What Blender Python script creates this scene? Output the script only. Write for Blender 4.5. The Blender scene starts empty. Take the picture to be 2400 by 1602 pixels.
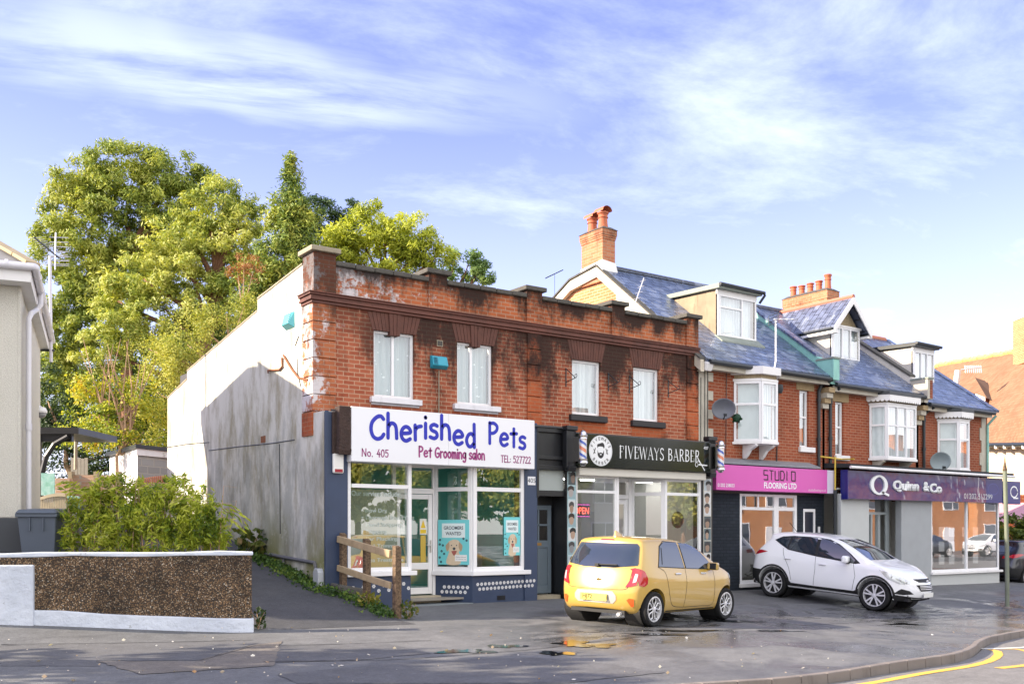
import bpy, bmesh, math, random
import numpy as np
from mathutils import Vector, Matrix
from mathutils.bvhtree import BVHTree
rad = math.radians
SC = bpy.context.scene
COL = SC.collection
random.seed(5)
RNG = np.random.default_rng(11)

# ---------------------------------------------------------------- camera geometry (photo pixels -> metres)
# X runs along the shop fronts, Y goes in from the street, Z up. Camera stands across the road at X=Y=0.
FPX, CX, HZ, EYE = 2326.0, 1200.0, 1240.0, 1.52
SN, CS = math.sin(rad(35.2)), math.cos(rad(35.2))
def ray(u):
    a = (u - CX) / FPX
    return SN + CS * a, CS - SN * a
def onY(u, v, Y):
    dx, dy = ray(u); z = Y / dy
    return dx * z, EYE + (HZ - v) * z / FPX
def at(u, v, z):
    dx, dy = ray(u)
    return Vector((dx * z, dy * z, EYE + (HZ - v) * z / FPX))

# ---------------------------------------------------------------- node helpers
class NT:
    def __init__(s, tree): s.t = tree
    def node(s, typ, props=None, **ins):
        n = s.t.nodes.new(typ)
        for k, v in (props or {}).items(): setattr(n, k, v)
        for k, v in ins.items():
            key = k.replace('_', ' ')
            sock = n.inputs[int(k[1:])] if k[0] == 'i' and k[1:].isdigit() else n.inputs[key]
            s.set(sock, v)
        return n
    def set(s, sock, v):
        if isinstance(v, bpy.types.NodeSocket): s.t.links.new(v, sock)
        elif isinstance(v, bpy.types.Node): s.t.links.new(v.outputs[0], sock)
        else:
            if sock.type == 'RGBA' and not hasattr(v, '__len__'): v = (v, v, v, 1)
            elif sock.type == 'RGBA' and len(v) == 3: v = (*v, 1)
            sock.default_value = v
    def math(s, op, a, b=0.0, c=0.0, clamp=False):
        n = s.t.nodes.new('ShaderNodeMath'); n.operation = op; n.use_clamp = clamp
        s.set(n.inputs[0], a); s.set(n.inputs[1], b); s.set(n.inputs[2], c); return n.outputs[0]
    def mix(s, f, a, b, blend='MIX'):
        n = s.t.nodes.new('ShaderNodeMix'); n.data_type = 'RGBA'; n.blend_type = blend
        s.set(n.inputs[0], f); s.set(n.inputs[6], a); s.set(n.inputs[7], b); return n.outputs[2]
    def step(s, v, a, b):     # smoothstep a..b -> 0..1
        n = s.t.nodes.new('ShaderNodeMapRange'); n.interpolation_type = 'SMOOTHSTEP'
        s.set(n.inputs[0], v); n.inputs[1].default_value = a; n.inputs[2].default_value = b; return n.outputs[0]
    def ramp(s, f, stops):
        n = s.t.nodes.new('ShaderNodeValToRGB'); e = n.color_ramp.elements
        while len(e) < len(stops): e.new(.5)
        for x, (p, c) in zip(e, stops): x.position = p; x.color = (*c, 1) if len(c) == 3 else c
        s.set(n.inputs[0], f); return n.outputs[0]
    def noise(s, vec, scale, detail=4, rough=.55, dist=0):
        return s.node('ShaderNodeTexNoise', None, Vector=vec, Scale=scale, Detail=detail, Roughness=rough, Distortion=dist).outputs[0]
    def scalev(s, vec, sx, sy, sz):
        n = s.t.nodes.new('ShaderNodeVectorMath'); n.operation = 'MULTIPLY'
        s.set(n.inputs[0], vec); n.inputs[1].default_value = (sx, sy, sz); return n.outputs[0]
    def xyz(s, vec):
        n = s.node('ShaderNodeSeparateXYZ', None, Vector=vec); return n.outputs
    def pos(s): return s.node('ShaderNodeNewGeometry').outputs['Position']
    def obj(s): return s.node('ShaderNodeTexCoord').outputs['Object']
    def bump(s, h, strength, dist=.02):
        return s.node('ShaderNodeBump', None, Height=h, Strength=strength, Distance=dist).outputs[0]

def newmat(name):
    m = bpy.data.materials.new(name); m.use_nodes = True
    nt = NT(m.node_tree); m.node_tree.nodes.clear()
    out = m.node_tree.nodes.new('ShaderNodeOutputMaterial')
    return m, nt, out
def surf(nt, out, sh): nt.t.links.new(sh if isinstance(sh, bpy.types.NodeSocket) else sh.outputs[0], out.inputs[0])
def pbr(nt, col, rough=.6, metal=0, spec=.5, coat=0, normal=None, **kw):
    d = dict(Base_Color=col, Roughness=rough, Metallic=metal)
    n = nt.node('ShaderNodeBsdfPrincipled', None, **d)
    n.inputs['Specular IOR Level'].default_value = spec
    if coat: n.inputs['Coat Weight'].default_value = coat; n.inputs['Coat Roughness'].default_value = .04
    if normal is not None: nt.set(n.inputs['Normal'], normal)
    for k, v in kw.items(): nt.set(n.inputs[k.replace('_', ' ')], v)
    return n
def mat(name, col, rough=.6, metal=0, spec=.5, coat=0, var=.12, scale=3., bump=0, bscale=40., bdist=.01, grime=0):
    m, nt, out = newmat(name)
    v = nt.obj()
    n1 = nt.noise(v, scale, 5)
    f = nt.math('MULTIPLY_ADD', n1, 2 * var, 1 - var)
    c = nt.mix(1.0, (*col, 1), f, 'MULTIPLY')
    if grime:
        g = nt.step(nt.noise(nt.scalev(v, 1, 1, .25), 5, 6, .7), .5, .78)
        c = nt.mix(nt.math('MULTIPLY', g, grime), c, (col[0] * .35, col[1] * .33, col[2] * .3, 1))
    nrm = nt.bump(nt.noise(v, bscale, 3), bump, bdist) if bump else None
    r = nt.math('MULTIPLY_ADD', n1, .15, rough - .07, clamp=True)
    surf(nt, out, pbr(nt, c, r, metal, spec, coat, nrm))
    return m
def emit(name, col, strength):
    m, nt, out = newmat(name)
    surf(nt, out, nt.node('ShaderNodeEmission', None, Color=(*col, 1), Strength=strength)); return m
def glass(name, tint=(.9, .93, .93), base=.10, top=.95, rough=.0, wav=0.):
    m, nt, out = newmat(name)
    nrm = None
    if wav: nrm = nt.bump(nt.noise(nt.pos(), 1.1, 2), wav, .05)
    lw = nt.node('ShaderNodeLayerWeight', None, Blend=.28)
    if nrm is not None: nt.set(lw.inputs['Normal'], nrm)
    fac = nt.math('MULTIPLY_ADD', lw.outputs['Facing'], top - base, base, clamp=True)
    tr = nt.node('ShaderNodeBsdfTransparent', None, Color=(*tint, 1))
    gl = nt.node('ShaderNodeBsdfGlossy', None, Color=(1, 1, 1, 1), Roughness=rough)
    if nrm is not None: nt.set(gl.inputs['Normal'], nrm)
    surf(nt, out, nt.node('ShaderNodeMixShader', None, Fac=fac, i1=tr, i2=gl)); return m
def leafmat(name, cols, nscale=.5, trans=.35, tcol=None):
    m, nt, out = newmat(name)
    g = nt.node('ShaderNodeNewGeometry')
    n1 = nt.noise(g.outputs['Position'], nscale, 3)
    f = nt.math('MULTIPLY_ADD', g.outputs['Random Per Island'], .55, nt.math('MULTIPLY_ADD', n1, 1.3, -.42), clamp=True)
    k = len(cols)
    c = nt.ramp(f, [(i / (k - 1), cols[i]) for i in range(k)])
    d = nt.node('ShaderNodeBsdfPrincipled', None, Base_Color=c, Roughness=.55)
    d.inputs['Specular IOR Level'].default_value = .3
    t = nt.node('ShaderNodeBsdfTranslucent', None, Color=nt.mix(1., c, (1.5, 1.45, .6, 1), 'MULTIPLY'))
    surf(nt, out, nt.node('ShaderNodeMixShader', None, Fac=trans, i1=d, i2=t)); return m

# ---------------------------------------------------------------- mesh helpers
class MB:
    def __init__(s): s.v = []; s.f = []; s.m = []
    def add(s, vs, fs, mi=0):
        b = len(s.v); s.v += [tuple(p) for p in vs]
        s.f += [tuple(b + i for i in f) for f in fs]; s.m += [mi] * len(fs); return s
    def box(s, x0, x1, y0, y1, z0, z1, mi=0):
        return s.add([(x0, y0, z0), (x1, y0, z0), (x1, y1, z0), (x0, y1, z0), (x0, y0, z1), (x1, y0, z1), (x1, y1, z1), (x0, y1, z1)],
                     [(0, 3, 2, 1), (4, 5, 6, 7), (0, 1, 5, 4), (1, 2, 6, 5), (2, 3, 7, 6), (3, 0, 4, 7)], mi)
    def hexa(s, pts, mi=0):   # 4 bottom + 4 top points
        return s.add(pts, [(0, 3, 2, 1), (4, 5, 6, 7), (0, 1, 5, 4), (1, 2, 6, 5), (2, 3, 7, 6), (3, 0, 4, 7)], mi)
    def obox(s, c, size, rz=0, mi=0, rx=0, ry=0):
        R = Matrix.Rotation(rz, 3, 'Z') @ Matrix.Rotation(ry, 3, 'Y') @ Matrix.Rotation(rx, 3, 'X')
        h = [q / 2 for q in size]; c = Vector(c)
        p = [c + R @ Vector((a * h[0], b * h[1], d * h[2])) for d in (-1, 1) for a, b in ((-1, -1), (1, -1), (1, 1), (-1, 1))]
        return s.hexa(p, mi)
    def bar(s, p, q, w, h, mi=0, up=(0, 0, 1)):
        p, q = Vector(p), Vector(q); d = (q - p).normalized(); sd = d.cross(Vector(up))
        sd = sd.normalized() if sd.length > 1e-4 else Vector((1, 0, 0)); u = sd.cross(d)
        pts = [c + sd * a * w / 2 + u * b * h / 2 for c in (p, q) for a, b in ((-1, -1), (1, -1), (1, 1), (-1, 1))]
        return s.hexa(pts, mi)
    def prismY(s, poly, y0, y1, mi=0):   # poly of (x,z), counter-clockwise seen from -Y
        n = len(poly)
        return s.add([(x, y0, z) for x, z in poly] + [(x, y1, z) for x, z in poly],
                     [tuple(range(n)), tuple(range(2 * n - 1, n - 1, -1))] + [(i + n, (i + 1) % n + n, (i + 1) % n, i) for i in range(n)], mi)
    def prismX(s, poly, x0, x1, mi=0):   # poly of (y,z)
        n = len(poly)
        return s.add([(x0, y, z) for y, z in poly] + [(x1, y, z) for y, z in poly],
                     [tuple(range(n - 1, -1, -1)), tuple(range(n, 2 * n))] + [(i, (i + 1) % n, (i + 1) % n + n, i + n) for i in range(n)], mi)
    def prismZ(s, poly, z0, z1, mi=0):
        n = len(poly)
        return s.add([(x, y, z0) for x, y in poly] + [(x, y, z1) for x, y in poly],
                     [tuple(range(n - 1, -1, -1)), tuple(range(n, 2 * n))] + [(i, (i + 1) % n, (i + 1) % n + n, i + n) for i in range(n)], mi)
    def tube(s, pts, r, n=8, mi=0, cap=True):
        pts = [Vector(p) for p in pts]; rs = r if hasattr(r, '__len__') else [r] * len(pts)
        vs = []; prev = None
        for i, p in enumerate(pts):
            d = (pts[min(i + 1, len(pts) - 1)] - pts[max(i - 1, 0)]).normalized()
            a = d.cross(Vector((0, 0, 1))) if prev is None else prev - d * prev.dot(d)
            if a.length < 1e-4: a = d.cross(Vector((1, 0, 0)))
            a.normalize(); prev = a; b = d.cross(a)
            vs += [p + (a * math.cos(t) + b * math.sin(t)) * rs[i] for t in [2 * math.pi * k / n for k in range(n)]]
        fs = [(i * n + k, i * n + (k + 1) % n, (i + 1) * n + (k + 1) % n, (i + 1) * n + k) for i in range(len(pts) - 1) for k in range(n)]
        if cap: fs += [tuple(range(n - 1, -1, -1)), tuple(range((len(pts) - 1) * n, len(pts) * n))]
        return s.add(vs, fs, mi)
    def lathe(s, prof, c=(0, 0, 0), n=24, axis='z', mi=0, sx=1, sy=1, cap=True):
        vs = []
        for r, h in prof:
            for k in range(n):
                t = 2 * math.pi * k / n; p = (r * math.cos(t) * sx, r * math.sin(t) * sy, h)
                if axis == 'y': p = (p[0], h, p[1])
                if axis == 'x': p = (h, p[0], p[1])
                vs.append((c[0] + p[0], c[1] + p[1], c[2] + p[2]))
        m = len(prof)
        fs = [(i * n + k, i * n + (k + 1) % n, (i + 1) * n + (k + 1) % n, (i + 1) * n + k) for i in range(m - 1) for k in range(n)]
        if cap: fs += [tuple(range(n - 1, -1, -1)), tuple(range((m - 1) * n, m * n))]
        return s.add(vs, fs, mi)
    def wall(s, x0, x1, z0, z1, y, holes=(), depth=.12, mi=0, ri=None):
        """front-facing (-Y) wall sheet with rectangular holes and their reveals"""
        xs = sorted({x0, x1, *[h[0] for h in holes], *[h[1] for h in holes]}); zs = sorted({z0, z1, *[h[2] for h in holes], *[h[3] for h in holes]})
        inside = lambda x, z: any(h[0] < x < h[1] and h[2] < z < h[3] for h in holes)
        for a, b in zip(xs, xs[1:]):
            for c, d in zip(zs, zs[1:]):
                if not inside((a + b) / 2, (c + d) / 2): s.add([(a, y, c), (b, y, c), (b, y, d), (a, y, d)], [(0, 1, 2, 3)], mi)
        ri = mi if ri is None else ri
        for a, b, c, d in holes:
            Y = y + depth
            s.add([(a, y, c), (b, y, c), (b, y, d), (a, y, d), (a, Y, c), (b, Y, c), (b, Y, d), (a, Y, d)],
                  [(0, 4, 5, 1), (1, 5, 6, 2), (2, 6, 7, 3), (3, 7, 4, 0)], ri)
        return s
    def build(s, name, mats, parent=None, smooth=False, bevel=0, weld=False):
        me = bpy.data.meshes.new(name); me.from_pydata(s.v, [], s.f)
        for m in (mats if isinstance(mats, (list, tuple)) else [mats]): me.materials.append(m)
        me.polygons.foreach_set('material_index', s.m)
        bm = bmesh.new(); bm.from_mesh(me)
        if weld: bmesh.ops.remove_doubles(bm, verts=bm.verts, dist=1e-5)
        bmesh.ops.recalc_face_normals(bm, faces=bm.faces) if weld else None
        bm.to_mesh(me); bm.free()
        return link(name, me, parent, smooth, bevel)
PINV = {}
def link(name, me, parent=None, smooth=False, bevel=0):
    o = bpy.data.objects.new(name, me); COL.objects.link(o)
    if smooth:
        me.polygons.foreach_set('use_smooth', [True] * len(me.polygons))
        if smooth == 'auto': 
            try: me.set_sharp_from_angle(angle=rad(38))
            except Exception: pass
    if parent is not None:
        o.parent = parent
        if parent.name in PINV: o.matrix_parent_inverse = PINV[parent.name]
    if bevel:
        b = o.modifiers.new('edge', 'BEVEL'); b.width = bevel; b.segments = 2; b.limit_method = 'ANGLE'; b.angle_limit = rad(40)
    return o
def thing(name, label, cat, loc=(0, 0, 0), group=None, local=False, rot=None):
    o = bpy.data.objects.new(name, None); COL.objects.link(o); o.empty_display_size = .2
    o.location = loc
    if rot: o.rotation_euler = rot
    if not local: PINV[o.name] = Matrix.Translation(-Vector(loc))
    return tag(o, label, cat, group)
def tag(o, label=None, cat=None, group=None, kind=None):
    for k, v in (('label', label), ('category', cat), ('group', group), ('kind', kind)):
        if v: o[k] = v
    return o
def struct(o, label=None): o['kind'] = 'structure'; return o
def copy_tree(o, parent=None):
    c = o.copy(); COL.objects.link(c)
    if parent is not None: c.parent = parent; c.matrix_parent_inverse = o.matrix_parent_inverse.copy()
    for ch in list(o.children): copy_tree(ch, c)
    return c
def smooth_pts(p, k=5):
    if len(p) < 4: return p
    P = [p[0]] + list(p) + [p[-1]]; out = []
    for i in range(1, len(P) - 2):
        a, b, c, d = [np.array(q, float) for q in P[i - 1:i + 3]]
        for t in np.linspace(0, 1, k, endpoint=False):
            out.append(tuple(.5 * (2 * b + (c - a) * t + (2 * a - 5 * b + 4 * c - d) * t * t + (3 * b - a - 3 * c + d) * t ** 3)))
    return out + [p[-1]]

# ---------------------------------------------------------------- lettering
GLY = {'C': (5.6, '5.2,6.9 4.2,7.8 2.6,7.4 .8,5.6 .4,3.2 1.2,1.1 2.8,.3 4.4,.8 5.3,1.9'), 'h': (4.4, '.5,8 .5,0;.5,3.4 1.6,4.8 3,4.6 3.7,3.2 3.9,0'),
 'e': (4.6, '.6,2.6 4,3 3.6,4.4 2.2,4.9 .9,4 .4,2.4 1,.8 2.4,.2 4,.9'), 'r': (3.3, '.5,4.9 .6,0;.6,3.2 1.1,4 1.9,4.5 3,4.7'), 'i': (1.2, '.6,4.9 .6,0;.6,6.8 .6,7'),
 's': (3.8, '3.3,4.5 2,4.9 .7,4.2 1,3 2.8,2.3 3.3,1.1 2.2,.2 .4,.6'), 'd': (4.5, '3.7,8 3.8,0;3.7,3.6 2.6,4.7 1.2,4.2 .4,2.4 1,.6 2.2,.2 3.4,1.2 3.8,2'),
 'P': (4.8, '.6,8 .6,0;.6,7.6 2.6,7.9 4.3,6.8 4.1,5.2 2.6,4.1 .7,3.9'), 't': (3.6, '1.9,7 1.9,0;.3,5 3.4,5.2'), 'N': (5.4, '.5,0 .6,7.8;.6,7.8 4.7,.2;4.7,.2 4.8,7.9'),
 'o': (4.4, '2.2,4.8 .7,3.9 .4,2.1 1.5,.3 3.2,.6 3.9,2.6 3.3,4.3 2.2,4.8'), '.': (1.4, '.6,.2 .6,.5'), '4': (4.8, '3,7.8 .4,2.8;.4,2.8 4.6,2.8;3.3,5 3.3,0'),
 '0': (4.7, '2.3,7.7 .7,6 .4,3.6 1.2,.8 2.6,.3 4,2 4.2,5 3.4,7.2 2.3,7.7'), '5': (4.5, '4,7.6 1,7.6;1,7.6 .8,4.6;.8,4.6 2.6,5 4,3.6 3.6,1.2 2,.2 .5,.9'),
 'G': (5.7, '5.2,6.8 3.8,7.7 1.8,6.8 .5,4.2 1,1.4 2.8,.2 4.8,1 5.2,3.2 3,3.2'), 'm': (5.8, '.5,4.9 .5,0;.5,3.4 1.6,4.7 2.6,4 2.8,0;2.8,3.4 3.8,4.7 4.9,4 5.2,0'),
 'n': (4.4, '.5,4.9 .5,0;.5,3.4 1.6,4.8 3,4.6 3.7,3.2 3.9,0'), 'g': (4.4, '3.6,4.3 2,4.8 .6,3.4 .6,1.6 1.8,.6 3.2,1.6 3.7,4.4;3.7,4.6 3.8,0 3,-2.2 1.4,-2.4 .5,-1.7'),
 'a': (4.4, '3.6,4.4 2,4.8 .6,3.4 .5,1.4 1.7,.2 3,1 3.6,3;3.6,4.8 3.8,0'), 'l': (1.2, '.5,8 .6,0'), 'T': (5, '.3,7.6 4.8,7.7;2.5,7.6 2.5,0'),
 'E': (4.4, '4,7.7 .7,7.7;.7,7.7 .7,.2;.7,.2 4.1,.2;.7,4 3.6,4'), 'L': (4.2, '.6,7.8 .6,.3;.6,.3 4,.3'), ':': (1.4, '.6,1 .6,1.2;.6,4 .6,4.2'), ' ': (3, ''),
 '2': (4.5, '.6,6.3 1.6,7.6 3.4,7.2 3.7,5.4 2,2.6 .4,.3;.4,.3 4.2,.3'), '7': (4.4, '.4,7.5 4.2,7.5;4.2,7.5 1.6,0')}
def strokes(s, xc, zc, h, w, y, thick, rot=0, jitter=()):
    """hand-drawn style lettering: tubes flattened on the plane y. h = cap height, w = total width"""
    tot = sum(GLY[c][0] + .9 for c in s); k = h / 8; kx = w / tot
    mb = MB(); x = xc - w / 2
    for ci, c in enumerate(s):
        dz = jitter[ci] if ci < len(jitter) else 0
        for part in GLY[c][1].split(';'):
            if not part: continue
            p = [tuple(map(float, q.split(','))) for q in part.split()]
            q = [(x + (a + .45) * kx, zc - h / 2 + b * k + dz) for a, b in smooth_pts(p)]
            ribbon(mb, q, thick, y)
        x += (GLY[c][0] + .9) * kx
    return mb
def ribbon(mb, pts, w, y, d=.004):
    """flat round-ended stroke in the XZ plane, standing d proud of plane y (towards -Y)"""
    P = [np.array(p, float) for p in pts]; n = len(P); L = []; R = []
    for i in range(n):
        t = P[min(i + 1, n - 1)] - P[max(i - 1, 0)]; t = t / (np.linalg.norm(t) + 1e-9); nn = np.array((-t[1], t[0])) * w / 2
        L.append(P[i] + nn); R.append(P[i] - nn)
    for i in range(n - 1):
        mb.add([(q[0], y - d, q[1]) for q in (R[i], R[i + 1], L[i + 1], L[i])], [(0, 1, 2, 3)])
    for c in (P[0], P[-1]):
        mb.add([(c[0] + w / 2 * math.cos(a), y - d - .0006, c[1] + w / 2 * math.sin(a)) for a in [2 * math.pi * k / 10 for k in range(10)]], [tuple(range(10))])
def text(s, name, m, parent, xc, zc, h, y, w=None, bold=0., face='front', depth=.003, align='CENTER', shear=0., xplane=None, space=1.):
    cu = bpy.data.curves.new('t', 'FONT'); cu.body = s; cu.align_x = align; cu.align_y = 'CENTER'; cu.size = 1; cu.extrude = 0; cu.offset = bold; cu.shear = shear
    cu.space_character = space; cu.resolution_u = 4
    to = bpy.data.objects.new('t', cu); COL.objects.link(to)
    me = bpy.data.meshes.new_from_object(to.evaluated_get(bpy.context.evaluated_depsgraph_get()))
    bpy.data.objects.remove(to); bpy.data.curves.remove(cu)
    n = len(me.vertices); co = np.zeros(n * 3); me.vertices.foreach_get('co', co); co = co.reshape(-1, 3)
    zs = co[:, 1]; k = h / .72
    kx = k if w is None else w / max(1e-6, co[:, 0].max() - co[:, 0].min())
    out = np.zeros_like(co)
    if xplane is None: out[:, 0] = xc + co[:, 0] * kx; out[:, 1] = y - depth; out[:, 2] = zc + co[:, 1] * k
    else: out[:, 0] = xplane - depth; out[:, 1] = y - co[:, 0] * kx; out[:, 2] = zc + co[:, 1] * k
    me.vertices.foreach_set('co', out.reshape(-1)); me.materials.clear(); me.materials.append(m); me.update()
    return link(name, me, parent)

# ---------------------------------------------------------------- leaves
def leaf_mesh(name, m, cen, nrm_dir, size, aspect=1.6, parent=None, jit=.9, curl=0, face=False, wid=.8):
    """cen (n,3): leaf centres; nrm_dir (n,3): outward hints; size (n,)"""
    n = len(cen)
    a = RNG.normal(size=(n, 3)) * jit + nrm_dir
    a /= np.linalg.norm(a, axis=1)[:, None] + 1e-9
    if face:
        nn = nrm_dir / (np.linalg.norm(nrm_dir, axis=1)[:, None] + 1e-9) + RNG.normal(size=(n, 3)) * jit
        a = np.cross(nn, RNG.normal(size=(n, 3))); a /= np.linalg.norm(a, axis=1)[:, None] + 1e-9
        b = np.cross(nn, a)
    else: b = RNG.normal(size=(n, 3))
    b -= a * (a * b).sum(1)[:, None]; b /= np.linalg.norm(b, axis=1)[:, None] + 1e-9
    c = np.cross(a, b)
    hs = (size * .5)[:, None]; v = np.empty((n, 4, 3))
    # a along the leaf, b across
    v[:, 0] = cen - a * hs * aspect; v[:, 1] = cen + b * hs * wid; v[:, 2] = cen + a * hs * aspect + c * hs * curl; v[:, 3] = cen - b * hs * wid
    me = bpy.data.meshes.new(name); me.vertices.add(n * 4); me.vertices.foreach_set('co', v.reshape(-1))
    me.loops.add(n * 4); me.loops.foreach_set('vertex_index', np.arange(n * 4, dtype=np.int32))
    me.polygons.add(n); me.polygons.foreach_set('loop_start', np.arange(0, n * 4, 4, dtype=np.int32))
    me.update(calc_edges=True); me.materials.append(m)
    return link(name, me, parent)
def puffs(lobes, dens=1.6, pr=(.3, .55), nleaf=46, lsize=(.13, .24), flat=.75, inner=.25):
    """lobes: (centre, (rx,ry,rz)). Returns leaf centres, hints, sizes spread in tufts through each lobe's outer shell"""
    C, D, S = [], [], []
    for c, r in lobes:
        r = np.array(r); area = 4 * math.pi * ((r[0] * r[1]) ** 1.6 / 3 + (r[0] * r[2]) ** 1.6 / 3 + (r[1] * r[2]) ** 1.6 / 3) ** (1 / 1.6)
        k = max(6, int(area * dens))
        d = RNG.normal(size=(k, 3)); d /= np.linalg.norm(d, axis=1)[:, None]
        rr = np.where(RNG.random(k) < inner, RNG.uniform(.35, .8, k), RNG.uniform(.78, 1.12, k))
        pc = np.array(c) + d * r * rr[:, None]
        R = RNG.uniform(*pr, k)
        for q, dd, R1 in zip(pc, d, R):
            m = int(nleaf * RNG.uniform(.6, 1.2))
            e = RNG.normal(size=(m, 3)); e /= np.linalg.norm(e, axis=1)[:, None]
            e2 = e * (RNG.random(m) ** .5)[:, None]; e2[:, 2] *= flat
            C.append(q + e2 * R1); D.append(e * .7 + dd * .5 + np.array((0, 0, .5))); S.append(RNG.uniform(*lsize, m))
    return np.concatenate(C), np.concatenate(D), np.concatenate(S)
SKY_TINT = (1.24, .98, 1.32, 1); CLOUD_COL = (5.7, 6.3, 7.6, 1); BACK_FILL = (10.2, 10., 9.6, 1); SKY_STRENGTH = .1; SUN_STRENGTH = 5.; EXPOSURE = 1.3
# ---------------------------------------------------------------- ground
def sst(x, a, b):
    t = min(1, max(0, (x - a) / (b - a))); return t * t * (3 - 2 * t)
def G(X, Y):
    zf = .03 - .17 * min(1, max(0, (X - 13) / 18)); s = .022 + .053 * sst(X, 11, 19); d = max(0, 17.5 - Y)
    z = zf - s * min(d, 4.5) - .02 * max(0, d - 4.5)
    z += (1 - sst(X, 7.95, 8.6)) * .172 * max(0, min(Y, 29) - 14.7) * (1 - .5 * sst(X, 3, -4))
    return z
def onG(u, v):
    z = 15.
    for _ in range(40):
        p = at(u, v, z); z += (p.z - G(p.x, p.y)) * 2326 / (v - HZ) * .7
    return at(u, v, z)
KX = [-40, 4, 7.7, 8.9, 9.6, 10.4, 11.4, 12.3, 13.0, 13.8, 14.6, 15.7, 16.9, 18.3, 19.5, 30, 70]
KY = [8.9, 8.2, 7.88, 7.6, 7.52, 7.55, 7.64, 7.70, 7.82, 8.1, 8.45, 9.0, 9.52, 9.9, 10.08, 10.5, 11.]
def kerbY(x): return float(np.interp(x, KX, KY))
def roadz(x): return G(x, kerbY(x)) - .115

def asphalt(name, c0, c1, wet=0., patch=.35, speck=.5):
    m, nt, out = newmat(name); p = nt.pos()
    big = nt.noise(nt.scalev(p, .35, .5, .35), 1, 5, .6, .6)
    fine = nt.noise(p, 70, 2, .7); mid = nt.noise(p, 4, 4)
    c = nt.mix(nt.step(big, .5 - patch, .5 + patch), (*c0, 1), (*c1, 1))
    c = nt.mix(1, c, nt.math('MULTIPLY_ADD', fine, speck * 2, 1 - speck), 'MULTIPLY')
    c = nt.mix(1, c, nt.math('MULTIPLY_ADD', mid, .7, .65), 'MULTIPLY')
    c = nt.mix(1, c, nt.math('MULTIPLY_ADD', nt.noise(p, 22, 4, .75), 1.1, .45), 'MULTIPLY')
    stn = nt.step(nt.noise(nt.scalev(p, .5, 1.1, 1), 1.6, 7, .7, .6), .55, .75); c = nt.mix(nt.math('MULTIPLY', stn, .45), c, (.03, .03, .032, 1))
    chip = nt.step(nt.noise(p, 42, 1, .5), .74, .8)
    c = nt.mix(nt.math('MULTIPLY', chip, .55), c, (.42, .40, .36, 1))
    w = nt.step(nt.noise(nt.scalev(p, .5, .5, .5), 1.3, 4, .6, .8), .40, .60)
    x, y, _ = nt.xyz(p)[0:3]
    zone = nt.math('MULTIPLY', nt.step(x, 6., 12.), nt.step(y, 17.5, 13.5))
    w = nt.math('MULTIPLY', nt.math('MULTIPLY', w, zone), wet)
    dv = nt.node('ShaderNodeVectorMath', dict(operation='DISTANCE'), i0=nt.scalev(p, 1, 1.25, 0), i1=(9.9, 11.4 * 1.25, 0.)).outputs['Value']
    dv2 = nt.node('ShaderNodeVectorMath', dict(operation='DISTANCE'), i0=nt.scalev(p, .6, 1.2, 0), i1=(20. * .6, 12.3 * 1.2, 0.)).outputs['Value']
    pool = nt.math('MAXIMUM', nt.step(dv, 2.7, .9), nt.step(dv2, 3.2, 1.2))
    pool = nt.math('MULTIPLY', pool, nt.step(nt.noise(nt.scalev(p, .8, 1.6, 1), 1.7, 6, .65, .5), .34, .56))
    w = nt.math('MAXIMUM', w, nt.math('MULTIPLY', pool, wet))
    c = nt.mix(nt.math('MULTIPLY', w, .45), c, (.02, .022, .026, 1))
    r = nt.math('SUBTRACT', .8, nt.math('MULTIPLY', w, .62))
    surf(nt, out, pbr(nt, c, r, 0, .5, normal=nt.bump(nt.mix(w, fine, .5), .4, .012))); return m
M_pave = asphalt('pavement_asphalt', (.10, .104, .112), (.16, .16, .162), 1.)
M_path = asphalt('path_asphalt', (.045, .047, .055), (.075, .075, .08), 0, .4, .35)
M_road = asphalt('road_asphalt', (.15, .145, .14), (.20, .19, .18), 0, .4, .4)
M_patch = asphalt('patched_asphalt', (.085, .087, .095), (.125, .125, .128), .6, .4)
M_patch2 = asphalt('old_asphalt', (.135, .12, .105), (.185, .165, .145), .2, .4)

def sheet(name, xs, yf, m, dz=0, mask=None):
    mb = MB(); cols = []
    for x in xs: cols.append([(x, y, G(x, y) + dz) for y in yf(x)])
    ny = len(cols[0]); mb.v = [p for c in cols for p in c]
    for i in range(len(xs) - 1):
        for j in range(ny - 1):
            a = i * ny + j; mb.f.append((a, a + ny, a + ny + 1, a + 1)); mb.m.append(0)
    return struct(mb.build(name, m, None, smooth=True))
XS = list(np.arange(-30, 5, 1.)) + list(np.arange(5, 24, .3)) + list(np.arange(24, 71, 1.))
sheet('pavement', XS, lambda x: list(np.linspace(kerbY(x), 17.9, 34)), M_pave)
sheet('driveway', list(np.arange(-6, 7.3, .5)) + [7.4, 7.55, 7.7, 7.85, 8., 8.15], lambda x: list(np.linspace(14.72 - (x - 5.5) * .16 if x > 5.5 else 14.7 - (x - 5.5) * .38, 27, 30)), M_path, .004)
# kerb stones
mb = MB(); xs = list(np.arange(-30, 8, .9)) + list(np.arange(8, 20, .45)) + list(np.arange(20, 70, .9))
for a, b in zip(xs, xs[1:]):
    g = .008; e = a + (b - a) * g; f = b - (b - a) * g
    y0, y1 = kerbY(e), kerbY(f); w = .14
    t0, t1 = G(e, y0) + .006, G(f, y1) + .006
    w = .12; mb.hexa([(e, y0 - w, t0 - .3), (f, y1 - w, t1 - .3), (f, y1, t1 - .3), (e, y0, t0 - .3), (e, y0 - w + .02, t0), (f, y1 - w + .02, t1), (f, y1, t1), (e, y0, t0)])
M_kerb = mat('kerb_stone', (.19, .165, .15), .8, var=.3, scale=2.5, bump=.4, bscale=60, grime=.5)
struct(mb.build('kerb', M_kerb, None, bevel=.012))
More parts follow.
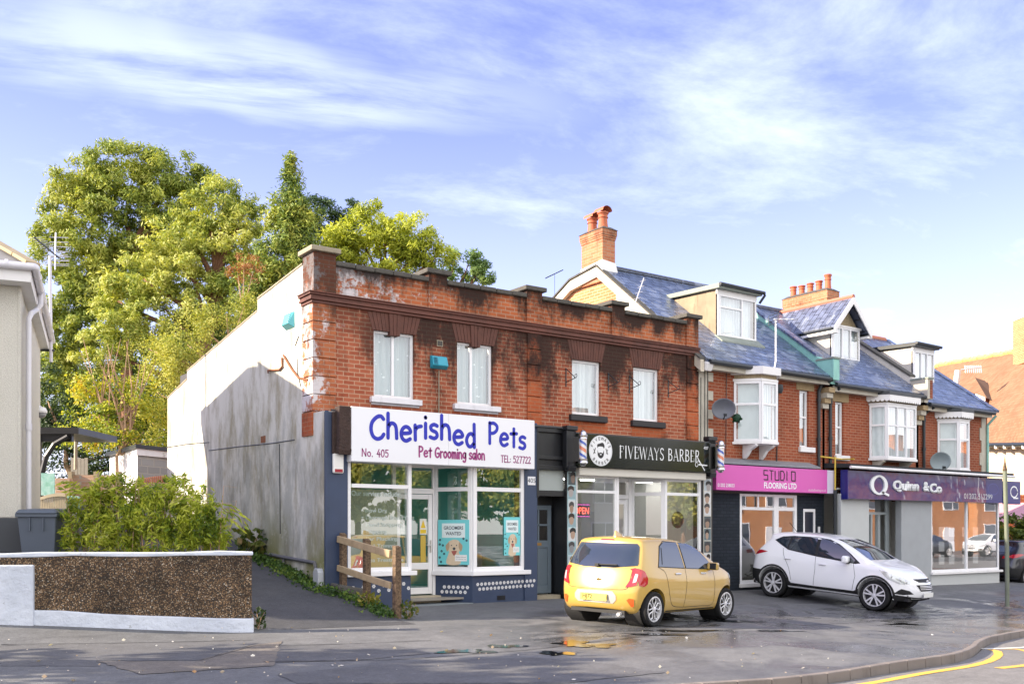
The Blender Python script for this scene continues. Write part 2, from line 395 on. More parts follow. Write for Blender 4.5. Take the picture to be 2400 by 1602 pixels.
# road: carriageway from this kerb to the far side behind the camera
mb = MB(); xs = list(np.arange(-30, 71, 1.))
for x in xs: mb.v += [(x, kerbY(x) - .13, roadz(x)), (x, 4, roadz(x) + .05), (x, -3, roadz(x) + .03)]
for i in range(len(xs) - 1):
    for j in range(2): a = i * 3 + j; mb.f.append((a, a + 1, a + 4, a + 3)); mb.m.append(0)
struct(mb.build('road', M_road, None, smooth=True))
mb = MB().box(-60, 120, -60, -3, -.9, -.38); struct(mb.build('far_pavement', M_pave))
mb = MB().add([(-400, -400, -1.), (400, -400, -1.), (400, 400, -1.), (-400, 400, -1.)], [(0, 1, 2, 3)])
struct(mb.build('ground', mat('soil', (.08, .07, .05), .9, var=.3, scale=.3)))
# raised garden soil behind and beside the shops
mb = MB(); xs = list(np.linspace(-45, 60, 50)); ys = list(np.linspace(26.5, 75, 30))
for x in xs: mb.v += [(x, y, G(min(x, 7), 27) * .98 + .03 * (y - 27) - (1.2 if x > 9 else 0)) for y in ys]
for i in range(len(xs) - 1):
    for j in range(len(ys) - 1): a = i * 30 + j; mb.f.append((a, a + 30, a + 31, a + 1)); mb.m.append(0)
struct(mb.build('garden_ground', mat('garden_soil', (.06, .065, .03), .95, var=.4, scale=1.)))

def flat_on_ground(mb, poly, dz, mi=0):
    mb.add([(x, y, G(x, y) + dz) for x, y in poly], [tuple(range(len(poly)))], mi)
def strip(pts, w, dz, zf):
    mb = MB(); P = [np.array(p) for p in pts]
    for i in range(len(P)):
        t = P[min(i + 1, len(P) - 1)] - P[max(i - 1, 0)]; t = t / np.linalg.norm(t); n = np.array((-t[1], t[0])) * w / 2
        for s in (1, -1): q = P[i] + n * s; mb.v.append((q[0], q[1], zf(q[0], q[1]) + dz))
    for i in range(len(P) - 1): mb.f.append((2 * i, 2 * i + 1, 2 * i + 3, 2 * i + 2)); mb.m.append(0)
    return mb
def rz(x, y):
    t = (kerbY(x) - .13 - y) / (kerbY(x) - .13 - 4); return roadz(x) + .05 * max(0, t)
m, nt, out = newmat('worn_yellow_paint'); p = nt.pos()
c = nt.mix(nt.step(nt.noise(p, 14, 5, .7), .56, .72), (.72, .42, .06, 1), (.20, .18, .15, 1)); surf(nt, out, pbr(nt, c, .7)); M_yline = m
M_wline = mat('worn_white_paint', (.7, .7, .66), .7, var=.25, scale=14)
l1 = [(x, kerbY(x) - .42) for x in np.arange(2, 13.1, .4)] + [(13.5, 7.55), (14.2, 7.82), (14.9, 8.15), (15.5, 8.5), (15.75, 8.75)]
struct(strip(l1, .13, .004, rz).build('yellow_line', M_yline))
l2 = smooth_pts([(12.8, 7.0), (13.6, 7.05), (14.5, 7.28), (15.3, 7.7), (15.95, 8.2), (16.3, 8.62), (15.9, 8.85)], 4)
struct(strip(l2, .14, .004, rz).build('yellow_line', M_yline))
struct(strip([(15.7, 8.86), (16.6, 8.75), (18.5, 8.7), (26, 8.9)], .12, .005, rz).build('white_line', M_wline))
# repair patches in the pavement
def rough_edge(P, seed, amp=.05):
    r = random.Random(seed); out = []
    for a, b in zip(P, P[1:] + P[:1]):
        a, b = Vector(a), Vector(b); L = (b - a).length; k = max(2, int(L / .12)); n = Vector((-(b - a).y, (b - a).x)) / max(L, 1e-6)
        out += [tuple(a + (b - a) * i / k + n * r.uniform(-amp, amp) * (1 if i else 0)) for i in range(k)]
    return out
def patch(name, pts, m, dz):
    mb = MB(); flat_on_ground(mb, rough_edge([tuple(onG(u, v).xy) for u, v in pts], len(pts), .025), dz); struct(mb.build(name, m))
patch('asphalt_patch', [(0, 1508), (560, 1500), (605, 1506), (545, 1524), (470, 1546), (330, 1548), (225, 1546), (235, 1560), (0, 1560)], M_patch, .004)
patch('asphalt_patch', [(600, 1513), (900, 1506), (1010, 1530), (860, 1545), (640, 1552), (500, 1548)], M_patch, .005)
patch('asphalt_patch', [(1000, 1546), (1250, 1540), (1420, 1555), (1560, 1575), (1330, 1600), (700, 1602), (650, 1580)], M_patch, .006)
patch('asphalt_patch', [(225, 1549), (460, 1549), (590, 1512), (660, 1502), (640, 1560), (330, 1580)], M_patch2, .007)
M_seamt = mat('bitumen_seam', (.012, .012, .013), .5)
for i, q in enumerate(([(600, 1513), (760, 1510), (900, 1505), (1010, 1500)], [(620, 1550), (900, 1546), (1060, 1536), (1260, 1520), (1420, 1500), (1640, 1478), (1900, 1470)], [(0, 1508), (300, 1506), (590, 1500)], [(470, 1548), (600, 1512)], [(1700, 1476), (2050, 1455), (2380, 1440)])):
    P = smooth_pts([tuple(onG(u, v).xy) for u, v in q], 6); r = random.Random(i); P = [(x + r.uniform(-.012, .012), y + r.uniform(-.012, .012)) for x, y in P]
    struct(strip(P, .022, .0085, G).build('tarmac_joint', M_seamt))
# puddles and water lying in joints
m, nt, out = newmat('standing_water'); surf(nt, out, pbr(nt, (.015, .016, .018, 1), .09, 0, .9)); M_water = m
def puddle(u, v, ru, rv, seed):
    r = random.Random(seed); k = 44; ph = [r.uniform(0, 6.3) for _ in range(3)]
    pts = []
    for i in range(k):
        a = 2 * math.pi * i / k; q = 1 + .3 * math.sin(2 * a + ph[0]) + .25 * math.sin(3 * a + ph[1]) + .2 * math.sin(5 * a + ph[2]) + .12 * math.sin(9 * a) + r.uniform(-.1, .1)
        pts.append(tuple(onG(u + ru * q * math.cos(a), v - rv * q * math.sin(a)).xy))
    mb = MB(); flat_on_ground(mb, pts, .0095); struct(mb.build('puddle', M_water, None))
for i, a in enumerate([(1095, 1526, 50, 5), (1185, 1514, 36, 3.6), (1345, 1508, 44, 6), (1410, 1513, 34, 3.4), (1305, 1531, 34, 5), (1610, 1478, 70, 2.2), (1540, 1487, 60, 1.8), (1820, 1478, 50, 1.8), (2120, 1462, 40, 1.8), (1700, 1455, 70, 2)]):
    puddle(*a, i + 3)
# fallen leaves and litter specks on the pavement
def scatter_leaves():
    pts, s = [], []
    r = random.Random(8)
    for _ in range(210):
        u = r.uniform(-60, 2420); v = r.uniform(1470, 1600)
        p = onG(u, v)
        if p.y < kerbY(p.x) + .05 or p.y > 17: continue
        pts.append((p.x, p.y, p.z + .016)); s.append(r.choice((.014, .018, .022, .03, .055)))
    return leaf_mesh('fallen_leaves', leafmat('dry_leaf', [(.35, .17, .05), (.55, .42, .3), (.75, .7, .62), (.8, .78, .74)], 3., .1), np.array(pts), np.tile((1., 0., 0.), (len(pts), 1)) * 2, np.array(s), 1.1, jit=.25)
o = scatter_leaves(); tag(o, 'scattered pale dry leaves and grit lying on the asphalt pavement', 'fallen leaves', kind='stuff')

# ---------------------------------------------------------------- sky, sun, camera
SUN = Vector((-1, .45, .53)).normalized()
el = math.asin(SUN.z); az = math.atan2(SUN.x, SUN.y)
W = bpy.data.worlds.new('World'); SC.world = W; W.use_nodes = True
nt = NT(W.node_tree); W.node_tree.nodes.clear()
out = W.node_tree.nodes.new('ShaderNodeOutputWorld')
sky = nt.node('ShaderNodeTexSky', dict(sky_type='NISHITA', sun_disc=False, sun_elevation=el, sun_rotation=az % (2 * math.pi), altitude=50, air_density=1.0, dust_density=.6, ozone_density=1.8))
d = nt.node('ShaderNodeTexCoord').outputs['Generated']
x, y, z = nt.xyz(d)[0:3]
zc = nt.math('ADD', nt.math('MAXIMUM', z, 0.), .16)
plan = nt.node('ShaderNodeCombineXYZ', None, X=nt.math('DIVIDE', x, zc), Y=nt.math('DIVIDE', y, zc), Z=0.).outputs[0]
# long axis of the cirrus streak, picked from the photo as two directions in the sky
def plandir(u, v):
    q = at(u, v, 1.); q.z -= EYE; q.normalize(); k = max(q.z, 0) + .16; return np.array((q.x / k, q.y / k))
A_, B_ = plandir(120, 110), plandir(1290, 265)
t = (B_ - A_) / np.linalg.norm(B_ - A_); nn = np.array((-t[1], t[0]))
def lin(vx, vy, c0=0.):
    px, py, _ = nt.xyz(plan)[0:3]
    return nt.math('ADD', nt.math('ADD', nt.math('MULTIPLY', px, vx), nt.math('MULTIPLY', py, vy)), c0)
U = lin(t[0], t[1], -float(A_ @ t)); V = lin(nn[0], nn[1], -float(A_ @ nn)); LEN = float((B_ - A_) @ t)
uv = nt.node('ShaderNodeCombineXYZ', None, X=U, Y=V, Z=0.).outputs[0]
warp = nt.math('MULTIPLY', nt.math('SUBTRACT', nt.noise(uv, 1.2, 4, .55, .1), .5), .5)
Vw = nt.math('ADD', V, warp)
streak = nt.math('MULTIPLY', nt.step(nt.math('ABSOLUTE', nt.math('ADD', Vw, .0)), .145, .0), nt.math('MULTIPLY', nt.step(U, -.5, .3), nt.step(U, LEN + .25, LEN * .3)))
fib = nt.noise(nt.scalev(uv, .9, 4.2, 1), 2.0, 8, .62, .25)
streak = nt.math('MULTIPLY', streak, nt.step(fib, .28, .62))
veil = nt.noise(nt.scalev(uv, .8, 1.25, 1), 1.7, 9, .66, .3)
cov = nt.step(lin(.30, -.05), .0, 1.3)                       # more cloud towards the right
veil = nt.step(nt.math('ADD', veil, nt.math('MULTIPLY', cov, .2)), .38, .9)
low = nt.step(z, .46, -.08)
back = nt.step(y, .12, -.45)                                  # extra brightness added to the unseen sky behind the camera, to light the shaded fronts
cl = nt.math('MAXIMUM', nt.math('MULTIPLY', streak, .62), nt.math('MULTIPLY', veil, .75))
cl = nt.math('MAXIMUM', cl, nt.math('MULTIPLY', low, .74), clamp=True)
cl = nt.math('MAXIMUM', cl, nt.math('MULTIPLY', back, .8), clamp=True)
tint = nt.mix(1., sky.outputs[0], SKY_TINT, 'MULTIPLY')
cloud_fill = nt.mix(back, CLOUD_COL, BACK_FILL)
col = nt.mix(cl, tint, cloud_fill)
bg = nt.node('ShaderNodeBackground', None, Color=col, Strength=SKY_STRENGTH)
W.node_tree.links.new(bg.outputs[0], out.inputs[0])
sl = bpy.data.lights.new('sun', 'SUN'); sl.energy = SUN_STRENGTH; sl.angle = rad(.53); sl.color = (1., .86, .66)
so = bpy.data.objects.new('sun', sl); COL.objects.link(so); so.rotation_euler = SUN.to_track_quat('Z', 'Y').to_euler(); so.location = (0, 0, 30)
cam = bpy.data.cameras.new('camera'); co = bpy.data.objects.new('camera', cam); COL.objects.link(co); SC.camera = co
co.location = (0, 0, EYE); co.rotation_euler = (rad(90), 0, rad(-35.2)); cam.sensor_width = 36; cam.lens = FPX / 2400 * 36
cam.shift_y = (HZ - 801) / 2400; cam.clip_end = 2000; cam.clip_start = .1
vs = SC.view_settings; vs.view_transform = 'Standard'; vs.look = 'None'; vs.exposure = EXPOSURE; vs.gamma = 1; vs.use_curve_mapping = False
SC.render.engine = 'CYCLES'; SC.cycles.use_denoising = True; SC.cycles.max_bounces = 7; SC.cycles.transparent_max_bounces = 16; SC.cycles.sample_clamp_indirect = 8
# ---------------------------------------------------------------- building materials
def brick(name, c1, c2, mortar, w=.232, h=.083, ms=.0085, soot=None, white=None, var=.35, bump=.5):
    """soot=(z0,z1,amount): dark weathering gathering upward; white=(x0,x1,amount): lime bloom fading out to x1"""
    m, nt, out = newmat(name); p = nt.pos(); x, y, z = nt.xyz(p)[0:3]
    u = nt.math('ADD', x, y); wv = nt.math('MULTIPLY', nt.math('SUBTRACT', nt.noise(p, 2, 2), .5), .008)
    vec = nt.node('ShaderNodeCombineXYZ', None, X=u, Y=nt.math('ADD', z, wv), Z=0.).outputs[0]
    b = nt.node('ShaderNodeTexBrick', dict(offset=.5), Vector=vec, Color1=(*c1, 1), Color2=(*c2, 1), Mortar=(*mortar, 1), Scale=1., Mortar_Size=ms, Mortar_Smooth=.25, Bias=0., Brick_Width=w, Row_Height=h)
    col = b.outputs[0]; fac = b.outputs[1]
    col = nt.mix(1, col, nt.math('MULTIPLY_ADD', nt.noise(p, 1.1, 5, .6), var * 2, 1 - var), 'MULTIPLY')
    if white:
        n = nt.noise(p, 2.6, 6, .7); n2 = nt.noise(p, 13, 3)
        k = nt.math('MULTIPLY', nt.step(nt.math('ADD', nt.math('ADD', n, nt.math('MULTIPLY', n2, .35)), nt.math('MULTIPLY', nt.step(x, white[1], white[0]), white[3] if len(white) > 3 else .3)), .86, .98), white[2])
        if len(white) > 4: k = nt.math('MULTIPLY', k, nt.step(z, white[4], white[4] + .9))
        col = nt.mix(k, col, (.62, .60, .62, 1))
    if soot:
        n = nt.math('MULTIPLY_ADD', nt.noise(nt.scalev(p, 1, 1, .5), 1.7, 7, .7), 2.0, -.5); n3 = nt.noise(p, 16, 3)
        t = nt.math('ADD', nt.math('MULTIPLY', nt.step(z, soot[0], soot[1]), .5), nt.math('ADD', n, nt.math('MULTIPLY', nt.math('SUBTRACT', n3, .5), .22)))
        k = nt.math('MULTIPLY', nt.step(t, .50, 1.0), soot[2])
        if len(soot) > 3: k = nt.math('MULTIPLY', k, nt.step(x, soot[3], soot[4]))
        col = nt.mix(k, col, (.022, .014, .012, 1))
    hgt = nt.math('ADD', nt.math('MULTIPLY', fac, -1.), nt.math('MULTIPLY', nt.noise(p, 60, 3), .35))
    surf(nt, out, pbr(nt, col, .85, 0, .25, normal=nt.bump(hgt, bump, .012))); return m
M_brick = brick('red_brick', (.285, .072, .036), (.375, .115, .06), (.46, .29, .19), soot=(4.1, 5.75, .93, 7.2, 9.6), white=(7.9, 9.2, .8, .14, 4.9))
M_brickpar = brick('parapet_brick', (.33, .09, .035), (.44, .13, .05), (.38, .25, .17), soot=(5.9, 6.7, .96, 6.5, 9.), white=(7.8, 12.5, .9, .26))
M_quoin = brick('limewashed_brick', (.34, .10, .045), (.42, .14, .06), (.36, .24, .17), ms=.007, soot=(4.4, 6.6, .8), white=(7.7, 8.3, .9, .27))
M_quoin2 = brick('quoin_brick', (.35, .08, .03), (.42, .11, .042), (.34, .18, .10), ms=.006, soot=(4.1, 5.6, .96))
M_terrace = brick('dull_red_brick', (.24, .055, .026), (.31, .085, .04), (.36, .20, .13), w=.225, h=.078, soot=(5.0, 6.3, .25))
M_gable = brick('gable_brick', (.42, .17, .07), (.52, .24, .11), (.55, .40, .27))
M_chim = brick('chimney_brick', (.42, .15, .075), (.5, .21, .11), (.42, .27, .18), soot=(9.2, 10.5, .6))
M_lintel = mat('rubbed_brick_arch', (.105, .04, .028), .8, var=.5, scale=6, bump=.5, bscale=30, grime=.9)
M_terra = mat('terracotta_moulding', (.125, .042, .028), .6, var=.6, scale=1.6, grime=.95)
M_cope = mat('mossy_coping', (.085, .08, .07), .9, var=.5, scale=7, bump=.8, bscale=35, bdist=.02)
M_capst = mat('pale_capstone', (.30, .26, .19), .85, var=.3, scale=5, bump=.5, grime=.6)
M_white = mat('white_upvc', (.80, .80, .82), .3, var=.03, scale=2)
M_whitep = mat('white_paint', (.76, .75, .75), .5, var=.08, scale=4, grime=.18)
M_sill = mat('chipped_white_sill', (.70, .69, .72), .6, var=.12, scale=7, grime=.5)
M_blacksill = mat('black_sill', (.022, .02, .022), .6, var=.4, scale=6)
M_navy = mat('navy_painted_brick', (.033, .052, .105), .5, var=.2, scale=3)
M_blackp = mat('black_paint', (.012, .013, .016), .35, var=.3, scale=4)
M_glass = glass('window_glass')
M_shopglass = glass('shop_glass', (.88, .93, .90), .13, .9)
M_glass_far = glass('wavy_shop_glass', (.85, .88, .88), .20, .9, wav=.02)
M_rubber = mat('black_rubber', (.015, .015, .016), .6)
m, nt, out = newmat('net_curtain'); p = nt.pos(); x, y, z = nt.xyz(p)[0:3]
f = nt.math('SINE', nt.math('MULTIPLY', nt.math('ADD', nt.math('ADD', x, y), nt.math('MULTIPLY', nt.noise(p, 1.5), .12)), 62.))
c = nt.mix(nt.math('MULTIPLY_ADD', f, .5, .5), (.42, .50, .52, 1), (.66, .73, .74, 1))
surf(nt, out, pbr(nt, c, .9)); M_net = m
m, nt, out = newmat('dotted_lace'); p = nt.pos(); x, y, z = nt.xyz(p)[0:3]
vo = nt.node('ShaderNodeTexVoronoi', None, Vector=nt.scalev(p, 1, 0, 1), Scale=8.).outputs['Distance']
f = nt.math('SINE', nt.math('MULTIPLY', nt.math('ADD', x, nt.math('MULTIPLY', nt.noise(p, 1.5), .15)), 40.))
c = nt.mix(nt.math('MULTIPLY_ADD', f, .5, .5), (.40, .50, .52, 1), (.52, .60, .61, 1)); c = nt.mix(nt.step(vo, .22, .12), c, (.85, .92, .92, 1))
surf(nt, out, pbr(nt, c, .9)); M_lace = m
# streaked lime render on the flank wall
m, nt, out = newmat('weathered_render'); p = nt.pos(); x, y, z = nt.xyz(p)[0:3]
st = nt.noise(nt.scalev(p, 1, 1.5, .55), 1.5, 8, .68); st2 = nt.noise(nt.scalev(p, 1, 7, .5), 1.3, 6, .7); big = nt.noise(p, .8, 4)
c = nt.mix(nt.step(st, .42, .66), (.62, .61, .56, 1), (.36, .33, .25, 1))
c = nt.mix(nt.math('MULTIPLY', nt.step(st2, .55, .8), .5), c, (.25, .235, .185, 1))
dk = nt.math('MULTIPLY', nt.step(nt.math('ADD', nt.noise(nt.scalev(p, 1, 1.6, .6), 1.2, 7, .68), nt.math('MULTIPLY', nt.step(z, 5., 2.), .2)), .58, .78), nt.step(z, 4.9, 3.6))
c = nt.mix(nt.math('MULTIPLY', dk, .5), c, (.20, .21, .195, 1))
c = nt.mix(nt.math('MULTIPLY', nt.step(z, 2.4, .9), nt.step(big, .35, .65)), c, (.22, .22, .10, 1))
c = nt.mix(nt.math('MULTIPLY', nt.step(nt.noise(p, 3.2, 6, .7), .55, .68), .4), c, (.60, .58, .54, 1))
surf(nt, out, pbr(nt, c, .9, 0, .2, normal=nt.bump(nt.noise(p, 22, 5, .7), .25, .02))); M_render = m

def window(parent, x0, x1, z0, z1, y, cols=(1,), tops=None, curtain=None, fw=.055, name='window', gl=None, room=.14, mats=None):
    """white frame facing -Y at depth y. cols: relative widths of the lights; tops: height fraction of a transom light per column"""
    wm = mats or M_white
    mb = MB(); d0, d1 = y - .03, y + .04
    mb.box(x0, x0 + fw, d0, d1, z0, z1).box(x1 - fw, x1, d0, d1, z0, z1).box(x0 + fw, x1 - fw, d0, d1, z0, z0 + fw).box(x0 + fw, x1 - fw, d0, d1, z1 - fw, z1)
    tot = sum(cols); xa = x0 + fw; W_ = x1 - x0 - 2 * fw; edges = []
    for i, c in enumerate(cols):
        xb = xa + W_ * c / tot
        if i < len(cols) - 1: mb.box(xb - fw * .5, xb + fw * .5, d0 - .002, d1, z0 + fw, z1 - fw)
        a, b = xa + (fw * .5 if i else 0), xb - (fw * .5 if i < len(cols) - 1 else 0)
        t = (tops[i] if tops else 0)
        if t:
            zt = z0 + (z1 - z0) * (1 - t); mb.box(a, b, d0 + .002, d1, zt - fw * .5, zt + fw * .5)
        edges.append((a, b)); xa = xb
    w = mb.build(name, wm, parent, bevel=.006)
    g = MB()
    for a, b in edges: g.add([(a - .01, y + .005, z0 + fw - .01), (b + .01, y + .005, z0 + fw - .01), (b + .01, y + .005, z1 - fw + .01), (a - .01, y + .005, z1 - fw + .01)], [(0, 1, 2, 3)])
    g.build('pane', gl or M_glass, w)
    if curtain is not None:
        k = MB(); n = 40; k.v = []
        for i in range(n + 1):
            x = x0 + (x1 - x0) * i / n; q = y + room + .018 * math.sin(i * 1.9) + .01 * math.sin(i * 4.1)
            k.v += [(x, q, z0), (x, q, z1)]
        for i in range(n): k.f.append((2 * i, 2 * i + 2, 2 * i + 3, 2 * i + 1)); k.m.append(0)
        k.build('curtain', curtain, w, smooth=True)
    return w

# ---------------------------------------------------------------- corner building: two shops with flat parapet
Y0, YS, XL, XR = 17.5, 16.95, 7.74, 17.97
B = thing('shop_building', 'two storey red brick corner building with weathered render flank and a pair of shops', 'building', (XL, Y0, 0))
WINS = [(9.02, 9.94, 4.13, 5.45), (10.95, 11.85, 4.13, 5.43), (14.0, 14.85, 4.12, 5.37), (15.85, 16.69, 4.10, 5.37)]
mb = MB().wall(XL + .46, XR, 3.3, 5.80, Y0, WINS, .16)
mb.build('front_wall', M_brick, B)
mb = MB()
mb.wall(XL + .46, XR, 5.98, 6.56, Y0 + .01)
mb.add([(XL + .46, Y0 + .25, 6.3), (XR, Y0 + .25, 6.3), (XR, Y0 + .25, 6.56), (XL + .46, Y0 + .25, 6.56)], [(3, 2, 1, 0)])
mb.build('parapet', M_brickpar, B)
# flank wall in render, stepping down to the back
fl = [(YS + .065, -.5), (26.9, -.5), (26.9, 5.0), (25.2, 5.3), (25.2, 5.5), (20.35, 6.15), (20.35, 6.4), (17.98, 6.62), (17.98, 5.98), (17.5, 5.98), (17.5, 3.72), (YS + .065, 3.72)]
MB().prismX(fl, XL, XL + .3).build('flank_wall', M_render, B)
ridge = MB().prismX([(17.98, 6.62), (20.35, 6.40), (20.35, 6.44), (17.98, 6.66)], XL - .02, XL + .32).prismX([(20.36, 6.15), (25.2, 5.5), (25.2, 5.54), (20.36, 6.19)], XL - .015, XL + .315).prismX([(25.2, 5.3), (26.9, 5.0), (26.9, 5.04), (25.2, 5.34)], XL - .015, XL + .315)
ridge.build('flank_coping', M_capst, B, bevel=.01)
MB().box(XL + .31, XR - .02, 17.9, 26.8, 5.4, 5.62).build('roof', mat('flat_felt_roof', (.07, .07, .075), .9), B)
MB().box(XL + .32, XR - .01, 26.7, 26.85, 0, 5.4).box(XR - .15, XR - .03, 17.76, 26.7, -.3, 6.5).build('rear_wall', M_brick, B)
# cornice: three stepped courses, returned round the corner
mb = MB()
for dz0, dz1, pr in ((5.80, 5.855, .05), (5.855, 5.90, .09), (5.90, 5.945, .075), (5.945, 5.985, .11), (5.985, 6.01, .13)):
    mb.box(XL - pr, XR + .02, Y0 - pr, Y0 + .02, dz0, dz1); mb.box(XL - pr, XL + .03, Y0 + .02, Y0 + .47, dz0, dz1)
mb.build('cornice', M_terra, B, bevel=.012)
# coping between the piers
PIERS = [(XL, 8.2), (10.25, 10.69), (12.72, 13.14), (15.16, 15.56), (17.58, 17.99)]
for (a, b), (c, d) in zip(PIERS, PIERS[1:]):
    mb = MB(); n = 5
    for i in range(n):
        e, f = b + (c - b) * i / n, b + (c - b) * (i + 1) / n; j = .006 * math.sin(i * 2.3 + b)
        mb.box(e + .004, f - .004, Y0 - .06 + j, Y0 + .32, 6.56 + j, 6.655 + j)
    mb.build('coping', M_cope, B, bevel=.02)
for i, (a, b) in enumerate(PIERS):
    top = 6.78 if i == 0 else 6.73
    pm = MB(); pm.box(a, b, Y0 - .035, Y0 + (.48 if i == 0 else .36), 6.005 if i else 6.01, top)
    pr = pm.build('pier', M_quoin if i == 0 else M_brickpar, B, bevel=.006)
    MB().box(a - .075, b + .075, Y0 - .11, Y0 + (.55 if i == 0 else .75), top, top + .095).build('cap', M_capst if i in (0,) else M_cope, pr, bevel=.015)
# quoins
def quoins(x0, x1, z0, z1, side=False, m=M_quoin, hh=.345):
    mb = MB(); z = z1; k = 0
    mb.box(x0, x1 - .012, Y0 - .006, Y0 + (.44 if side else .02), z0, z1)
    while z > z0 + .05:
        b = max(z0, z - hh)
        mb.box(x0 - (.025 if side else 0), x1, Y0 - .04, Y0 + (.46 if side else .02), b + .018, z); z = b; k += 1
    return mb.build('quoins', m, B, bevel=.008)
quoins(XL, 8.2, 3.75, 5.795, True)
quoins(12.74, 13.12, 3.72, 5.795, m=M_quoin2); quoins(17.6, 17.99, 3.66, 5.795, m=M_quoin2)
MB().box(XL - .03, XL + .3, Y0 - .02, Y0 + .46, 3.3, 3.75).build('corner_brickwork', M_quoin2, B)
# gauged arches over the windows
for i, (a, b, c, d) in enumerate(WINS):
    mb = MB(); n = 13; top = 5.795; g = .14
    for k in range(n):
        t0, t1 = k / n, (k + 1) / n
        key = i < 2 and 5 <= k <= 7
        dz = -.07 if key else 0; pr = .03 if key else .008 + .004 * (k % 2)
        xa, xb = a - .03 + (b - a + .06) * t0, a - .03 + (b - a + .06) * t1; ya, yb = a - g + (b - a + 2 * g) * t0, a - g + (b - a + 2 * g) * t1
        mb.hexa([(xa + .004, Y0 - pr, d + dz - .01), (xb - .004, Y0 - pr, d + dz - .01), (xb - .004, Y0 + .14, d + dz - .01), (xa + .004, Y0 + .14, d + dz - .01),
                 (ya + .004, Y0 - pr, top), (yb - .004, Y0 - pr, top), (yb - .004, Y0 + .14, top), (ya + .004, Y0 + .14, top)])
    mb.build('window_arch', M_lintel, B, bevel=.004)
# upstairs windows
w = window(B, 9.02, 9.94, 4.13, 5.45, Y0 + .10, (1, 1), curtain=M_lace)
mb = MB().box(8.93, 10.07, Y0 - .10, Y0 + .08, 4.01, 4.125).box(8.96, 10.04, Y0 - .03, Y0 + .08, 3.97, 4.01); mb.build('sill', M_sill, w, bevel=.012)
w = window(B, 10.95, 11.85, 4.13, 5.43, Y0 + .10, (.42, .58), curtain=M_lace)
mb = MB().box(10.84, 12.0, Y0 - .10, Y0 + .08, 4.01, 4.125).box(10.87, 11.97, Y0 - .03, Y0 + .08, 3.97, 4.01); mb.build('sill', M_sill, w, bevel=.012)
for a, b, c, d in WINS[2:]:
    w = window(B, a, b, c, d, Y0 + .10, (1,), curtain=M_net, fw=.065)
    MB().box(a - .09, b + .14, Y0 - .09, Y0 + .09, c - .15, c - .005).build('sill', M_blacksill, w, bevel=.015)
# dark engineering brick courses under the sills
for a, b, c, d in WINS[2:]: MB().box(a - .06, b + .2, Y0 - .006, Y0 + .02, c - .42, c - .155).build('brick_band', M_quoin2, B)
mb = MB().box(10.46, 10.6, Y0 - .012, Y0 + .02, 5.27, 5.40)
o = mb.build('air_brick', M_capst, B); mb = MB()
for i in range(3): mb.box(10.475 + .04 * i, 10.5 + .04 * i, Y0 - .02, Y0 - .012, 5.29, 5.38)
mb.build('slot', M_blackp, o)

# ---- pet shop front
PS = (XL, 8.2)
mb = MB().box(XL + .003, 8.2, YS, YS + .06, -.3, 3.70).box(XL + .31, 8.2, YS + .06, YS + .4, -.3, 3.7); mb.build('pilaster', M_navy, B, bevel=.01)
MB().box(XL + .0, XL + .06, YS - .012, YS + .02, -.3, 3.72).build('corner_bead', M_navy, B)
MB().box(12.29, 12.62, YS, YS + .4, -.3, 3.78).build('pilaster', M_navy, B, bevel=.01)
# decayed console bracket left of the sign
m_dec = mat('rotten_timber', (.05, .03, .025), .9, var=.6, scale=9, bump=1, bscale=25, bdist=.03, grime=.8)
mb = MB().box(7.93, 8.17, YS - .2, YS, 3.0, 3.80).box(7.86, 8.0, YS - .07, YS, 2.92, 3.70).obox((8.05, YS - .12, 2.98), (.26, .16, .12), 0, 0, .3)
mb.build('console_bracket', m_dec, B, bevel=.02)
DX0, DX1, YD = 9.60, 10.50, 17.72
def riser(pts, z0, z1):
    mb = MB(); mb.prismZ(pts, z0, z1); return mb
riser([(8.2, YS + .03), (9.56, YS + .03), (9.56, YD), (8.2, YD)], -.2, .63).build('stall_riser', M_navy, B, bevel=.008)
riser([(11.0, YS + .03), (12.3, YS + .03), (12.3, YD), (10.52, YD)], -.2, .58).build('stall_riser', M_navy, B, bevel=.008)
riser([(8.17, YS - .05), (9.66, YS - .05), (9.6, YS + .12), (8.17, YS + .12)], .63, .72).build('shop_sill', M_white, B, bevel=.008)
riser([(10.96, YS - .05), (12.42, YS - .05), (12.42, YS + .12), (11.03, YS + .12), (10.56, YD), (10.44, YD - .03)], .58, .67).build('shop_sill', M_white, B, bevel=.008)
w = window(B, 8.2, 9.58, .72, 2.86, YS + .06, (1,), (.24,), fw=.075, name='shop_window', gl=M_shopglass)
for v in w.children[0].data.vertices: v.co.y += (v.co.x - 8.89) * math.tan(rad(3.2))     # the old pane sits slightly askew in its frame
w2 = window(B, 11.02, 12.3, .67, 2.86, YS + .06, (1,), (.235,), fw=.085, name='shop_window', gl=M_shopglass)
# splayed light between door and right window (built flat, then turned about its front edge)
spl = Vector((11.0, YS + .06)); spb = Vector((10.52, YD)); L_ = (spb - spl).length
def splay_window(x0, y0, x1, y1, z0, z1, tr, name, gl, parent):
    """frame between two plan points"""
    d = Vector((x1 - x0, y1 - y0)); L = d.length; an = math.atan2(d.y, d.x)
    R = Matrix.Translation((x0, y0, 0)) @ Matrix.Rotation(an, 4, 'Z')
    w = window(parent, 0, L, z0, z1, 0, (1,), (tr,), fw=.085, name=name, gl=gl)
    for o in [w] + list(w.children): o.data.transform(R)
    return w
splay_window(spb.x, spb.y, spl.x, spl.y, .67, 2.86, .235, 'shop_window', M_shopglass, B)
